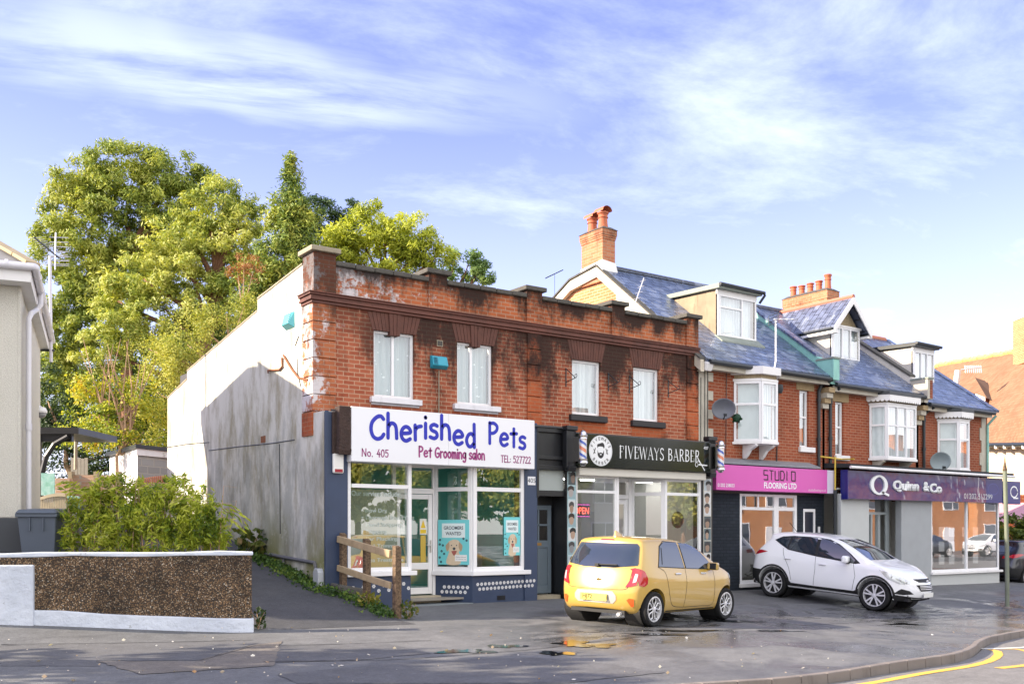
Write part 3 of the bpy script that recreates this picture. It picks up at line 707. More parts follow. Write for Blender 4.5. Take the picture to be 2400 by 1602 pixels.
# door set back in the porch
mb = MB().box(DX0 - .06, DX0 + .02, YD - .03, YD + .04, .17, 2.86).box(DX1 - .02, DX1 + .06, YD - .03, YD + .04, .17, 2.86).box(DX0 + .02, DX1 - .02, YD - .03, YD + .04, 2.25, 2.36).box(DX0 + .02, DX1 - .02, YD - .03, YD + .04, 2.78, 2.86)
fr = mb.build('door_frame', M_white, B, bevel=.006)
MB().add([(DX0, YD, 2.36), (DX1, YD, 2.36), (DX1, YD, 2.78), (DX0, YD, 2.78)], [(0, 1, 2, 3)]).build('pane', M_shopglass, fr)
a, b = DX0 + .03, DX1 - .03
mb = MB().box(a, a + .09, YD - .02, YD + .03, .2, 2.24).box(b - .09, b, YD - .02, YD + .03, .2, 2.24)
for z0_, z1_ in ((.2, .33), (.70, .84), (2.14, 2.24)): mb.box(a + .09, b - .09, YD - .02, YD + .03, z0_, z1_)
dr = mb.build('shop_door', M_white, B, bevel=.006)
MB().add([(a + .08, YD, .3), (b - .08, YD, .3), (b - .08, YD, 2.16), (a + .08, YD, 2.16)], [(0, 1, 2, 3)]).build('pane', M_shopglass, dr)
MB().box(a + .2, b - .25, YD - .03, YD - .02, .72, .82).build('letter_box', M_white, dr, bevel=.008)
MB().box(b - .06, b - .035, YD - .045, YD - .02, 1.05, 1.3).tube([(b - .05, YD - .05, 1.2), (b - .05, YD - .07, 1.2), (b - .16, YD - .07, 1.2)], .012).build('handle', mat('brushed_steel', (.55, .55, .56), .3, 1), dr)
mb = MB().box(DX0 - .05, DX1 + .05, YD - .25, YD + .05, .02, .17); mb.build('door_step', mat('worn_step', (.42, .36, .27), .8, var=.2, scale=8), B, bevel=.01)
mb = MB().prismZ([(9.57, YS - .02), (10.98, YS - .02), (10.52, YD - .25), (9.57, YD - .25)], -.1, .035); mb.build('porch_floor', mat('slate_porch', (.20, .23, .25), .5, var=.15), B)
# row of paw-print stickers: six-lobed white dots in two staggered rows
def paw(mb, x, z, y, s, dx=1., dy=0.):
    for k in range(6):
        a_ = math.pi / 3 * k
        cx_, cz_ = x + s * .62 * math.cos(a_) * dx, z + s * .62 * math.sin(a_)
        mb.add([(cx_ + s * .45 * math.cos(t) * dx, y + (s * .62 * math.cos(a_) + s * .45 * math.cos(t)) * dy - .003, cz_ + s * .45 * math.sin(t)) for t in [math.pi / 4 * q for q in range(8)]], [tuple(range(8))])
def paw1(*a): mb = MB(); paw(mb, *a); mb.build('paw_print_sticker', M_white, B)
for i in range(12): paw1(8.32 + .108 * i, .42 - .095 * (i % 2) + .012 * i * .4, YS + .03, .036)
for i in range(31): paw1(11.12 + .047 * i, .40 - .10 * (i % 2) + .0012 * i, YS + .03 if 11.12 + .047 * i < 12.29 else YS, .034)
dirv = (spb - Vector((11.0, YS + .03))).normalized()
for i in range(12):
    q = Vector((11.0, YS + .03)) + dirv * (.12 + .052 * i); nv = Vector((-dirv.y, dirv.x)) * .004
    paw1(q.x - abs(nv.x), .34 - .1 * (i % 2), q.y - abs(nv.y), .036, -dirv.x / 1, -dirv.y)
mb = MB().box(11.6, 11.8, YS + .022, YS + .04, .06, .15); mb.build('vent', M_blackp, B)
# shop interior
m_teal = mat('teal_wall', (.14, .52, .46), .7, var=.1); m_floor = mat('shop_floor', (.25, .23, .2), .5); m_ceil = mat('shop_ceiling', (.6, .6, .58), .9)
mb = MB().box(9.5, 12.5, 19.0, 19.08, 0, 3).box(8.1, 12.5, 20.4, 20.5, 0, 3); mb.box(8.02, 8.1, YS + .3, 20.4, 0, 3); mb.box(12.42, 12.5, YS + .5, 20.4, 0, 3)
mb.build('interior_wall', m_teal, B)
MB().box(8.1, 12.42, YS + .2, 20.4, .1, .14).build('floor', m_floor, B)
MB().box(8.1, 12.42, YS + .2, 20.4, 2.9, 2.94).build('ceiling', m_ceil, B)
mb = MB().box(11.3, 12.3, 18.6, 19.1, .14, 1.0).box(11.5, 12.2, 18.65, 18.7, 1.0, 1.5); mb.build('counter', mat('counter_wood', (.3, .3, .32), .5), B)
mb = MB().box(8.25, 9.5, 17.42, 17.45, .2, 2.3); mb.build('screen', mat('grey_green_screen', (.30, .33, .25), .8), B)
# ---- passage and grey side door
mb = MB().box(12.62, 13.42, YS + .05, YS + .2, 2.86, 3.68); mb.box(12.6, 13.44, YS - .02, YS + .05, 3.6, 3.70).box(12.6, 13.44, YS - .01, YS + .05, 3.02, 3.10).box(12.6, 13.44, YS - .01, YS + .05, 2.8, 2.9).box(12.6, 12.66, YS - .012, YS + .05, 2.2, 3.6)
mb.build('passage_fascia', M_blackp, B, bevel=.01)
m_fro = mat('frosted_glass', (.34, .38, .38), .25, var=.12, scale=2)
MB().box(12.66, 13.4, YS + .1, YS + .14, 2.36, 2.80).build('frosted_light', m_fro, B)
MB().box(12.62, 13.42, YS + .06, YS + .2, 2.24, 2.36).box(13.40, 13.68, YS, YS + .06, -.2, 3.62).box(13.40, 13.46, YS + .06, 17.6, -.2, 2.4).box(12.62, 13.4, 17.46, 17.5, 2.0, 2.4).box(12.58, 12.63, YS + .02, 17.6, -.2, 2.4).build('passage_lining', M_blackp, B)
m_gd = mat('slate_blue_paint', (.13, .17, .21), .45, var=.1, scale=3)
mb = MB(); x0, x1, yd = 12.66, 13.36, 17.43
mb.box(x0, x0 + .1, yd, yd + .04, .12, 2.05).box(x1 - .1, x1, yd, yd + .04, .12, 2.05)
for a, b in ((.12, .3), (1.12, 1.28), (1.95, 2.05)): mb.box(x0 + .1, x1 - .1, yd, yd + .04, a, b)
mb.box((x0 + x1) / 2 - .03, (x0 + x1) / 2 + .03, yd, yd + .04, .3, 1.12).box((x0 + x1) / 2 - .02, (x0 + x1) / 2 + .02, yd, yd + .04, 1.28, 1.95).box(x0 + .1, x1 - .1, yd, yd + .04, 1.6, 1.64)
mb.box(x0 + .1, x1 - .1, yd + .02, yd + .035, .3, 1.12)
pd = mb.build('panelled_door', m_gd, B, bevel=.006)
MB().add([(x0 + .1, yd + .02, 1.28), (x1 - .1, yd + .02, 1.28), (x1 - .1, yd + .02, 1.95), (x0 + .1, yd + .02, 1.95)], [(0, 1, 2, 3)]).build('pane', glass('dark_pane', (.06, .06, .06), .1), pd)
MB().box(x0 + .2, x0 + .42, yd - .012, yd, 1.17, 1.23).build('letter_plate', mat('brass', (.45, .25, .08), .35, .8), pd)
MB().box(12.7, 13.36, 17.1, 17.43, -.05, .1).build('door_step', M_capst, B)
# ---- barber shop front
MB().box(13.68, 14.9, YS + .06, YS + .1, -.2, .45).build('stall_riser', M_blackp, B)
MB().box(16.38, 17.58, YS + .06, YS + .1, -.2, .45).build('stall_riser', M_blackp, B)
mb = MB().box(17.58, 17.92, YS, YS + .3, -.2, 3.3).box(17.92, 17.98, YS + .03, YS + .5, -.2, 3.0)
mb.build('pilaster', M_blackp, B)
MB().box(13.66, 17.58, YS - .14, YS + .04, 2.70, 2.88).build('shutter_box', mat('cream_shutter_box', (.62, .60, .54), .5, var=.06), B, bevel=.02)
window(B, 13.68, 14.88, .45, 2.72, YS + .06, (1,), (.16,), fw=.06, name='shop_window', gl=M_shopglass)
window(B, 16.38, 17.58, .45, 2.72, YS + .06, (1,), (.16,), fw=.07, name='shop_window', gl=M_shopglass)
splay_window(15.95, 17.7, 16.4, YS + .06, .45, 2.72, .16, 'shop_window', M_shopglass, B)
mb = MB().box(14.86, 14.94, YS + .02, 17.75, 0.1, 2.72).box(15.86, 15.97, 17.66, 17.78, .1, 2.72).box(14.94, 15.86, 17.68, 17.75, 2.24, 2.34).box(14.94, 15.86, 17.68, 17.75, 2.64, 2.72)
fr = mb.build('door_frame', M_white, B, bevel=.006)
mb = MB().box(14.96, 15.06, 17.69, 17.73, .1, 2.22).box(15.74, 15.84, 17.69, 17.73, .1, 2.22).box(15.06, 15.74, 17.69, 17.73, .1, .25).box(15.06, 15.74, 17.69, 17.73, 2.12, 2.22).box(15.06, 15.74, 17.69, 17.73, 1.0, 1.08)
dr = mb.build('shop_door', M_white, B, bevel=.006)
MB().add([(15.05, 17.71, .2), (15.75, 17.71, .2), (15.75, 17.71, 2.14), (15.05, 17.71, 2.14)], [(0, 1, 2, 3)]).build('pane', M_shopglass, dr)
m_bw = mat('pale_shop_wall', (.55, .54, .52), .8, var=.05)
mb = MB().box(13.5, 17.7, 20.6, 20.7, 0, 3).box(13.47, 13.55, 17.3, 20.6, 0, 3).box(17.66, 17.74, 17.3, 20.6, 0, 3); mb.build('interior_wall', m_bw, B)
MB().box(13.5, 17.7, YS + .2, 20.6, .06, .1).build('floor', m_floor, B)
MB().box(13.5, 17.7, YS + .2, 20.6, 2.74, 2.78).build('ceiling', m_ceil, B)
for x in (14.0, 15.2, 16.6): MB().box(x, x + .9, 18.6, 18.68, 2.70, 2.735).build('strip_light', emit('strip_lamp', (1, .97, .9), 9.), B)
m_mir = mat('mirror_glass', (.7, .72, .75), .05, 1); m_lea = mat('dark_leather', (.02, .02, .022), .4)
for x in (14.2, 15.3, 16.7): MB().box(x, x + .7, 20.5, 20.58, 1.0, 2.0).build('mirror', m_mir, B)
for x in (14.4, 16.75): MB().obox((x, 19.2, .55), (.5, .5, .14)).obox((x, 19.45, .95), (.48, .12, .7), 0, 0, -.15).lathe([(.04, .1), (.04, .5)], (x, 19.2, 0), 10).build('barber_chair', m_lea, B, bevel=.03)
MB().lathe([(0, 0), (.2, .0), (.2, .01), (0, .01)], (16.85, YS + .09, 1.75), 28, 'y').build('round_sticker', mat('brown_disc', (.05, .025, .02), .6), B)
# black consoles either side of the barber sign
for x in (13.42, 17.76):
    mb = MB().box(x - .13, x + .13, YS - .16, YS, 2.85, 3.66).box(x - .15, x + .15, YS - .2, YS, 3.66, 3.76).obox((x, YS - .1, 2.86), (.22, .2, .12), 0, 0, .35); mb.build('console_bracket', M_blackp, B, bevel=.015)
# lead-covered ledge
MB().prismX([(YS - .06, 3.70), (Y0, 3.70), (Y0, 3.82), (YS - .06, 3.73)], XL + .35, 13.5).build('lead_ledge', mat('lead_sheet', (.05, .052, .06), .6, var=.3, scale=6), B)
MB().prismX([(YS - .16, 3.60), (Y0, 3.60), (Y0, 3.72), (YS - .16, 3.63)], 13.5, XR).build('lead_ledge', mat('lead_sheet', (.05, .052, .06), .6, var=.3, scale=6), B)
# ---------------------------------------------------------------- terrace of three houses
def slate(name, c0, c1, rough=.34, row=.2):
    m, nt, out = newmat(name); p = nt.pos(); x, y, z = nt.xyz(p)[0:3]
    vec = nt.node('ShaderNodeCombineXYZ', None, X=x, Y=nt.math('MULTIPLY', y, 1.27), Z=0.).outputs[0]
    b = nt.node('ShaderNodeTexBrick', dict(offset=.5), Vector=vec, Color1=(*c0, 1), Color2=(*c1, 1), Mortar=(.012, .014, .02, 1), Scale=1., Mortar_Size=.011, Mortar_Smooth=.2, Bias=0., Brick_Width=.3, Row_Height=row)
    st = nt.noise(nt.scalev(p, 1.2, .7, .7), 4., 6, .7)
    c = nt.mix(1, b.outputs[0], nt.math('MULTIPLY_ADD', nt.step(st, .25, .8), .9, .6), 'MULTIPLY')
    cell = nt.xyz(nt.node('ShaderNodeTexVoronoi', None, Vector=nt.scalev(vec, 3.33, 1 / row, 1), Scale=1.).outputs['Color'])
    c = nt.mix(nt.math('MULTIPLY', nt.step(cell[1], .75, .95), .5), c, (.30, .34, .44, 1))
    saw = nt.math('FRACT', nt.math('DIVIDE', nt.math('MULTIPLY', y, 1.27), row))
    hgt = nt.math('ADD', nt.math('MULTIPLY', saw, -1.), nt.math('ADD', nt.math('MULTIPLY', cell[0], .5), nt.math('MULTIPLY', b.outputs[1], -.6)))
    r = nt.math('MULTIPLY_ADD', cell[2], .25, rough - .1)
    surf(nt, out, pbr(nt, c, r, 0, .7, normal=nt.bump(hgt, .8, .022))); return m
M_slate = slate('blue_slate', (.075, .105, .19), (.115, .15, .24), .30)
M_slate2 = slate('new_grey_slate', (.10, .12, .19), (.12, .14, .21), .4, .25)
M_cream = mat('cream_paint', (.46, .43, .36), .7, var=.2, scale=4, grime=.55)
M_barge = mat('flaking_bargeboard', (.58, .52, .42), .75, var=.25, scale=5, bump=.4, grime=.6)
M_gwhite = mat('white_render', (.66, .62, .54), .85, var=.12, scale=2, grime=.3)
M_stone = mat('tan_stone', (.34, .25, .14), .85, var=.25, scale=5, grime=.35)
M_peb = mat('pebbledash_tan', (.34, .27, .17), .95, var=.5, scale=28, bump=1., bscale=40, bdist=.03)
M_turq = mat('turquoise_paint', (.25, .52, .46), .6, var=.25, scale=4, grime=.45)
M_gut = mat('dark_gutter', (.02, .026, .032), .4)
M_cheek = mat('weathered_boarding', (.27, .215, .145), .85, var=.5, scale=2.2, bump=.3, grime=.95)
M_pot = mat('terracotta_pot', (.46, .13, .06), .7, var=.25, scale=6, grime=.4)
M_ridge = mat('terracotta_ridge', (.42, .16, .10), .75, var=.25, scale=4)
M_lead = mat('grey_green_lead', (.22, .25, .22), .6, var=.2, scale=4, grime=.3)
YE, YR, PIT = 17.2, 21.2, .7875

def house(x0, x1, ze, zr, label, holes, gable=False):
    h = thing('terraced_house', label, 'house', (x0, Y0, 0), 'terraced houses')
    MB().wall(x0 + .02, x1, 2.55, ze + .02, Y0, holes, .14).build('front_wall', M_terrace, h)
    pit = (zr - ze) / (YR - YE)
    MB().prismX([(YE, ze), (YR, zr), (YR, zr + .07), (YE - .03, ze + .07)][::-1], x0, x1).build('roof', M_slate, h)
    MB().prismX([(YR + .001, zr), (27, zr - 4.4), (27, zr - 4.3), (YR + .001, zr + .07)][::-1], x0, x1).build('rear_roof', M_slate, h)
    mb = MB(); n = int((x1 - x0) / .45)
    for i in range(n):
        a, b = x0 + (x1 - x0) * i / n, x0 + (x1 - x0) * (i + 1) / n
        mb.tube([(a + .005, YR, zr + .03), (b - .005, YR, zr + .03)], .11, 10)
    mb.build('ridge', M_ridge if x0 > 26 else M_slate, h)
    g = MB().tube([(x0 + .05, YE - .06, ze + .0), (x1 - .05, YE - .06, ze - .03)], .06, 10).build('gutter', M_gut, h)
    MB().box(x0 + .05, x1 - .05, YE + .02, YE + .05, ze - .17, ze - .02).build('fascia_board', M_cream, h)
    MB().box(x0 + .05, x1 - .05, YE + .05, Y0, ze - .15, ze - .13).build('soffit', M_cream, h)
    MB().box(x0 + .05, x1 - .05, 26.4, 26.6, 0, zr - 4.1).build('rear_wall', M_terrace, h)
    return h
def pot(parent, x, y, z, h, r=.115):
    pr = [(r * 1.12, 0), (r * 1.05, .05), (r * .95, h * .35), (r * .92, h * .62), (r * 1.08, h * .64), (r * 1.08, h * .69), (r * .95, h * .72), (r * .98, h * .84), (r * 1.2, h * .9), (r * 1.22, h * .97), (r * 1.1, h), (r * .8, h)]
    return MB().lathe(pr, (x, y, z), 18).build('chimney_pot', M_pot, parent, smooth='auto')
def chimney(h, x0, x1, y0, y1, z0, z1, band=.34):
    mb = MB().box(x0, x1, y0, y1, z0, z1 - band)
    e = .024
    for i in range(3):
        mb.box(x0 - e * (i + 1) * .6, x1 + e * (i + 1) * .6, y0 - e * (i + 1) * .6, y1 + e * (i + 1) * .6, z1 - band + band * i / 3 * .5, z1 - band + band * (i + 1) / 3 * .5)
    mb.box(x0 - e * 1.8, x1 + e * 1.8, y0 - e * 1.8, y1 + e * 1.8, z1 - band * .5, z1 - .06)
    c = mb.build('chimney', M_chim, h, bevel=.012)
    MB().hexa([(x0 - .06, y0 - .06, z1 - .06), (x1 + .06, y0 - .06, z1 - .06), (x1 + .06, y1 + .06, z1 - .06), (x0 - .06, y1 + .06, z1 - .06), (x0 + .08, y0 + .08, z1 + .04), (x1 - .08, y0 + .08, z1 + .04), (x1 - .08, y1 - .08, z1 + .04), (x0 + .08, y1 - .08, z1 + .04)]).build('flaunching', M_cope, c)
    return c
def prism2(mb, p, z0, z1): return mb.prismZ(p, z0, z1)
def oriel(h, xs, cd, dep, fr, z0, z1, ztop, style, cols):
    """bay hung on the wall: cant of plan (cd, dep), front width fr, mirrored cant back"""
    P = [(xs, Y0), (xs + cd, Y0 - dep), (xs + cd + fr, Y0 - dep), (xs + 2 * cd + fr, Y0)]
    def off(o, k=1.): return [(xs - o * 1.2, Y0 - .0), (xs + cd - o * .5, Y0 - dep - o), (xs + cd + fr + o * .5, Y0 - dep - o), (xs + 2 * cd + fr + o * 1.2, Y0)]
    b = MB().prismZ(off(.05), z0 - .07, z0).build('bay_window', M_whitep, h, bevel=.008)
    for (a, c), co_, tp in zip(((P[0], P[1]), (P[1], P[2]), (P[2], P[3])), cols, (1, 1, 1)):
        d = Vector((c[0] - a[0], c[1] - a[1])); an = math.atan2(d.y, d.x); R = Matrix.Translation((a[0], a[1], 0)) @ Matrix.Rotation(an, 4, 'Z')
        w = window(b, 0, d.length, z0, z1, .0, co_, (.38,) * len(co_), fw=.06 if len(co_) < 3 else .05, name='casement')
        for o in [w] + list(w.children): o.data.transform(R)
    MB().prismZ([(xs + .1, Y0 + .05), (xs + cd + .04, Y0 - dep + .16), (xs + cd + fr - .04, Y0 - dep + .16), (xs + 2 * cd + fr - .1, Y0 + .05)], z0 + .02, z1 - .05).build('curtain', M_net, b)
    MB().prismZ(off(.035), z1, z1 + .07).build('bay_cornice', M_whitep, b, bevel=.01)
    MB().prismZ(off(-.01), z1 + .07, ztop - .02).build('bay_head', M_peb, b)
    if style == 'box':
        MB().prismZ(off(.10), ztop - .03, ztop + .17).build('bay_fascia', M_whitep, b, bevel=.008)
    else:
        Q = off(.12); 
        for (a, c) in zip(Q, Q[1:]):
            d = Vector((c[0] - a[0], c[1] - a[1])); L = d.length; n = max(3, int(L / .105)); mb = MB()
            for i in range(n):
                pts = [(i * L / n, .12), (i * L / n, .0)] + [(i * L / n + L / n * (.5 - .5 * math.cos(math.pi * t / 6)), -.07 * math.sin(math.pi * t / 6)) for t in range(1, 6)] + [((i + 1) * L / n, 0), ((i + 1) * L / n, .12)]
                mb.prismY([(x, z + ztop - .02) for x, z in pts], -.012, .012)
            an = math.atan2(d.y, d.x); o = mb.build('scalloped_valance', M_whitep, b); o.data.transform(Matrix.Translation((a[0], a[1], 0)) @ Matrix.Rotation(an, 4, 'Z'))
        MB().prismZ(off(.14), ztop + .10, ztop + .2).build('bay_roof', M_gut, b)
    for x in (xs + cd * .8, xs + cd + fr * .9):     # scrolled brackets
        pr = [(Y0, z0 - .07), (Y0, z0 - .42), (Y0 - .06, z0 - .43), (Y0 - .14, z0 - .36), (Y0 - .24, z0 - .22), (Y0 - dep * .75, z0 - .16), (Y0 - dep * .9, z0 - .12), (Y0 - dep * .9, z0 - .07)]
        MB().prismX(pr, x - .05, x + .05).build('bay_bracket', M_cream if xs > 22 else M_whitep, b, bevel=.008)
    return b
def narrow(h, x0, x1, z0, z1):
    w = window(h, x0, x1, z0, z1, Y0 + .09, (1,), (.47,), curtain=M_net, fw=.05)
    MB().box(x0 - .14, x1 + .22, Y0 - .02, Y0 + .09, z1, z1 + .32).build('lintel', M_stone, w, bevel=.012)
    MB().box(x0 - .05, x1 + .2, Y0 - .08, Y0 + .08, z0 - .14, z0 - .002).build('sill', M_whitep, w, bevel=.01)
def pipe(h, x, z0, z1, m=M_gut, y=Y0 - .07, r=.045, joints=2):
    mb = MB().tube([(x, y, z0), (x, y, z1)], r, 10)
    for i in range(joints): z = z0 + (z1 - z0) * (i + .7) / joints; mb.tube([(x, y, z), (x, y, z + .09)], r * 1.35, 10)
    return mb.build('downpipe', m, h, smooth='auto')
def zroof(ze, zr, y): return ze + (y - YE) * (zr - ze) / (YR - YE) + .07

# ---- house A with the pink-fronted shop
HA = house(18.0, 22.86, 5.65, 8.8, 'end terraced house with brick gable and flat topped dormer above the pink shop sign', [(21.89, 22.27, 3.76, 5.30)])
gab = [(Y0, 4.6), (26.9, 4.6), (26.9, 5.7), (23.45, 8.1), (22.35, 8.62), (21.2, 8.78), (Y0, 5.72)]
MB().prismX([(20.55, 4.6), (26.9, 4.6), (26.9, 5.7), (23.45, 8.02), (22.35, 8.58), (21.2, 8.78), (20.55, 8.27)], 17.985, 18.2).build('gable_wall', M_gable, HA)
MB().prismX([(17.6, 4.6), (20.55, 4.6), (20.55, 8.27), (17.6, 5.93)], 17.98, 18.2).build('gable_render', M_gwhite, HA)
mb = MB()
bp = [(17.25, 5.66), (21.22, 8.80), (22.4, 8.64), (23.5, 8.10), (27, 5.7)]
mb = MB()
for (a, b), (c, d) in zip(bp, bp[1:]): mb.hexa([(17.84, a, b - .26), (17.97, a, b - .26), (17.97, c, d - .26), (17.84, c, d - .26), (17.84, a, b + .04), (17.97, a, b + .04), (17.97, c, d + .04), (17.84, c, d + .04)])
mb.build('bargeboard', M_barge, HA, bevel=.01)
mb = MB()
for (a, b), (c, d) in zip(bp, bp[1:]): mb.hexa([(17.80, a, b + .042), (18.02, a, b + .042), (18.02, c, d + .042), (17.80, c, d + .042), (17.80, a, b + .09), (18.02, a, b + .09), (18.02, c, d + .09), (17.80, c, d + .09)])
mb.build('verge', M_cope, HA)
ch = chimney(HA, 17.9, 18.36, 21.02, 21.95, 8.4, 9.92)
MB().hexa([(17.86, 20.95, 8.7), (18.42, 20.95, 8.6), (18.42, 22.05, 8.6), (17.86, 22.05, 8.55), (17.89, 21.01, 9.0), (18.37, 21.01, 8.95), (18.37, 21.96, 8.95), (17.89, 21.96, 8.9)]).build('flashing', M_whitep, ch)
for y, hh in ((21.24, .46), (21.7, .40)):
    p = pot(ch, 18.1, y, 9.93, hh, .135)
    mb = MB(); 
    for k in range(8):
        t0, t1 = math.pi * k / 8, math.pi * (k + 1) / 8; z = 9.93 + hh
        mb.add([(18.1 - .17 * math.cos(t0), y - .2, z + .14 * math.sin(t0)), (18.1 - .17 * math.cos(t1), y - .2, z + .14 * math.sin(t1)), (18.1 - .17 * math.cos(t1), y + .2, z + .14 * math.sin(t1)), (18.1 - .17 * math.cos(t0), y + .2, z + .14 * math.sin(t0))], [(0, 1, 2, 3)])
    mb.build('cowl', M_pot, p)
def dormer_flat(h, x0, x1, yf, zb, zt, ze, zr, mcheek, cols, tops, mroof, edge):
    yb = YE + (zt + .12 - .07 - ze) / ((zr - ze) / (YR - YE))
    d = MB().prismX([(yf, zroof(ze, zr, yf) - .05), (yb, zt + .1), (yb, zt + .02), (yf, zt)], x0, x0 + .06).build('dormer', mcheek, h, bevel=.004)
    MB().prismX([(yf, zroof(ze, zr, yf) - .05), (yb, zt + .1), (yb, zt + .02), (yf, zt)], x1 - .06, x1).build('cheek', mcheek, d)
    MB().hexa([(x0 - .1, yf - .16, zt), (x1 + .1, yf - .16, zt), (x1 + .1, yb + .5, zt + .08), (x0 - .1, yb + .5, zt + .08), (x0 - .1, yf - .16, zt + .13), (x1 + .1, yf - .16, zt + .13), (x1 + .1, yb + .5, zt + .2), (x0 - .1, yb + .5, zt + .2)]).build('dormer_roof', mroof, d, bevel=.012)
    MB().tube([(x0 - .1, yf - .19, zt + .1), (x1 + .14, yf - .19, zt + .08)], .05, 8).build('gutter', edge, d)
    MB().box(x0 - .03, x1 + .03, yf - .02, yf + .02, zt - .12, zt).build('fascia_board', M_whitep, d)
    MB().box(x0, x0 + .07, yf - .02, yf + .05, zb, zt - .12).build('corner_post', M_white, d)
    window(d, x0 + .05, x1, zb, zt - .12, yf + .0, cols, tops, curtain=M_net, fw=.05)
    MB().hexa([(x0 - .08, yf - .25, zb - .22), (x1 + .1, yf - .25, zb - .22), (x1 + .1, yf + .02, zb - .0), (x0 - .08, yf + .02, zb - .0), (x0 - .08, yf - .25, zb - .17), (x1 + .1, yf - .25, zb - .17), (x1 + .1, yf + .02, zb + .03), (x0 - .08, yf + .02, zb + .03)]).build('lead_apron', M_lead, d)
    return d
d = dormer_flat(HA, 19.6, 21.1, 18.35, 6.66, 7.88, 5.65, 8.8, M_cheek, (.62, .38), (.30, 0), M_lead, M_gut)
MB().tube([(21.22, 18.16, 7.98), (21.26, 18.16, 7.9), (21.2, 18.3, 7.7)], .035, 8).build('spout', M_gut, d)
oriel(HA, 19.3, .46, .5, .6, 3.77, 5.30, 5.50, 'box', ((1,), (1,), (1,)))
narrow(HA, 21.89, 22.27, 3.76, 5.30)
# painted long-and-short quoins and end pipe
mb = MB().box(18.0, 18.34, Y0 - .03, Y0 + .02, 3.2, 5.62)
for k in range(5): mb.box(18.34, 18.52, Y0 - .03, Y0 + .02, 3.35 + k * .47, 3.58 + k * .47)
mb.build('quoins', M_cream, HA, bevel=.008)
MB().obox((18.1, 17.32, 5.58), (.22, .3, .22), 0, 0, .4).build('eaves_corbel', M_whitep, HA, bevel=.03)
for x, zt in ((18.2, 5.5), (18.3, 5.5), (18.06, 5.3)): MB().tube([(x, Y0 - .04, 3.3), (x + .01, Y0 - .04, zt)], .009, 6).build('cable', M_gut, HA)
MB().tube([(19.0, Y0 - .03, 5.5), (18.98, Y0 - .02, 3.4)], .008, 6).build('cable', M_gut, HA)
MB().tube([(20.95, Y0 - .05, 5.3), (20.92, Y0 - .03, 3.3)], .016, 6).build('cable', M_gut, HA)
MB().lathe([(.07, -.1), (.1, 0), (.09, .12), (.05, .14)], (20.92, Y0 - .12, 5.22), 12).build('wall_lamp', M_gut, HA, smooth='auto')
pipe(HA, 22.62, 3.2, 5.35); MB().tube([(22.62, Y0 - .07, 5.3), (22.66, Y0 - .12, 5.5), (22.8, YE - .02, 5.6)], .05, 8).build('swan_neck', M_gut, HA)
# shop below: dark brick pier, white window, side door, passage
M_dbrick = brick('black_painted_brick', (.018, .024, .034), (.024, .03, .042), (.013, .017, .024))
YQ = 17.45
mb = MB().wall(18.02, 19.47, -.5, 2.6, YQ).wall(21.72, 22.86, -.5, 2.6, YQ, [(21.98, 22.48, -.4, 2.08)], .1).wall(19.47, 21.72, -.5, .12, YQ); mb.build('shop_wall', M_dbrick, HA)
MB().box(18.02, 22.86, YQ - .005, YQ + .03, 2.44, 2.6).build('shop_lintel', M_blackp, HA)
MB().prismX([(YQ - .33, 3.16), (Y0, 3.16), (Y0, 3.34), (YQ - .33, 3.20)], 18.1, 22.3).build('lead_ledge', mat('crinkled_lead', (.22, .23, .26), .55, var=.3, scale=6, bump=.5, bscale=12, bdist=.03), HA)
pipe(HA, 18.06, -.3, 2.55, mat('rusty_pipe', (.16, .06, .035), .7, var=.3, grime=.4), YQ - .06, .05, 3)
w = window(HA, 19.47, 20.88, .13, 2.46, YQ + .03, (1,), (.17,), fw=.08, name='shop_window', gl=M_glass_far)
w = window(HA, 20.88, 21.72, .13, 2.46, YQ + .03, (1,), (.17,), fw=.10, name='shop_door', gl=M_glass_far)
MB().box(19.44, 21.75, YQ - .07, YQ + .05, .03, .13).build('shop_sill', M_whitep, HA, bevel=.01)
MB().box(20.12, 20.18, YQ - .02, YQ, 2.08, 2.42).build('glazing_bar', M_white, w)
mb = MB().box(18.1, 21.7, 20.5, 20.6, 0, 3).box(18.04, 18.1, YQ + .1, 20.5, 0, 3).box(21.7, 21.76, YQ + .15, 20.5, 0, 3); mb.build('interior_wall', m_bw, HA)
MB().box(18.1, 21.7, YQ + .1, 20.5, 0, .04).build('floor', m_floor, HA); MB().box(18.1, 21.7, YQ + .1, 20.5, 2.6, 2.64).build('ceiling', m_ceil, HA)
mb = MB().box(21.98, 22.04, YQ - .01, YQ + .06, -.1, 2.08).box(22.42, 22.48, YQ - .01, YQ + .06, -.1, 2.08).box(22.04, 22.42, YQ - .01, YQ + .06, 2.0, 2.08); fr = mb.build('door_frame', M_white, HA, bevel=.006)
dd = MB().box(22.04, 22.42, YQ + .02, YQ + .06, -.1, 2.0).build('side_door', mat('dark_blue_door', (.012, .018, .035), .3), fr)
MB().box(22.10, 22.13, YQ - .02, YQ + .02, .95, 1.12).build('handle', M_white, fr)
MB().box(22.6, 22.66, YQ - .03, YQ, 1.35, 1.6).build('meter_flap', M_white, HA)
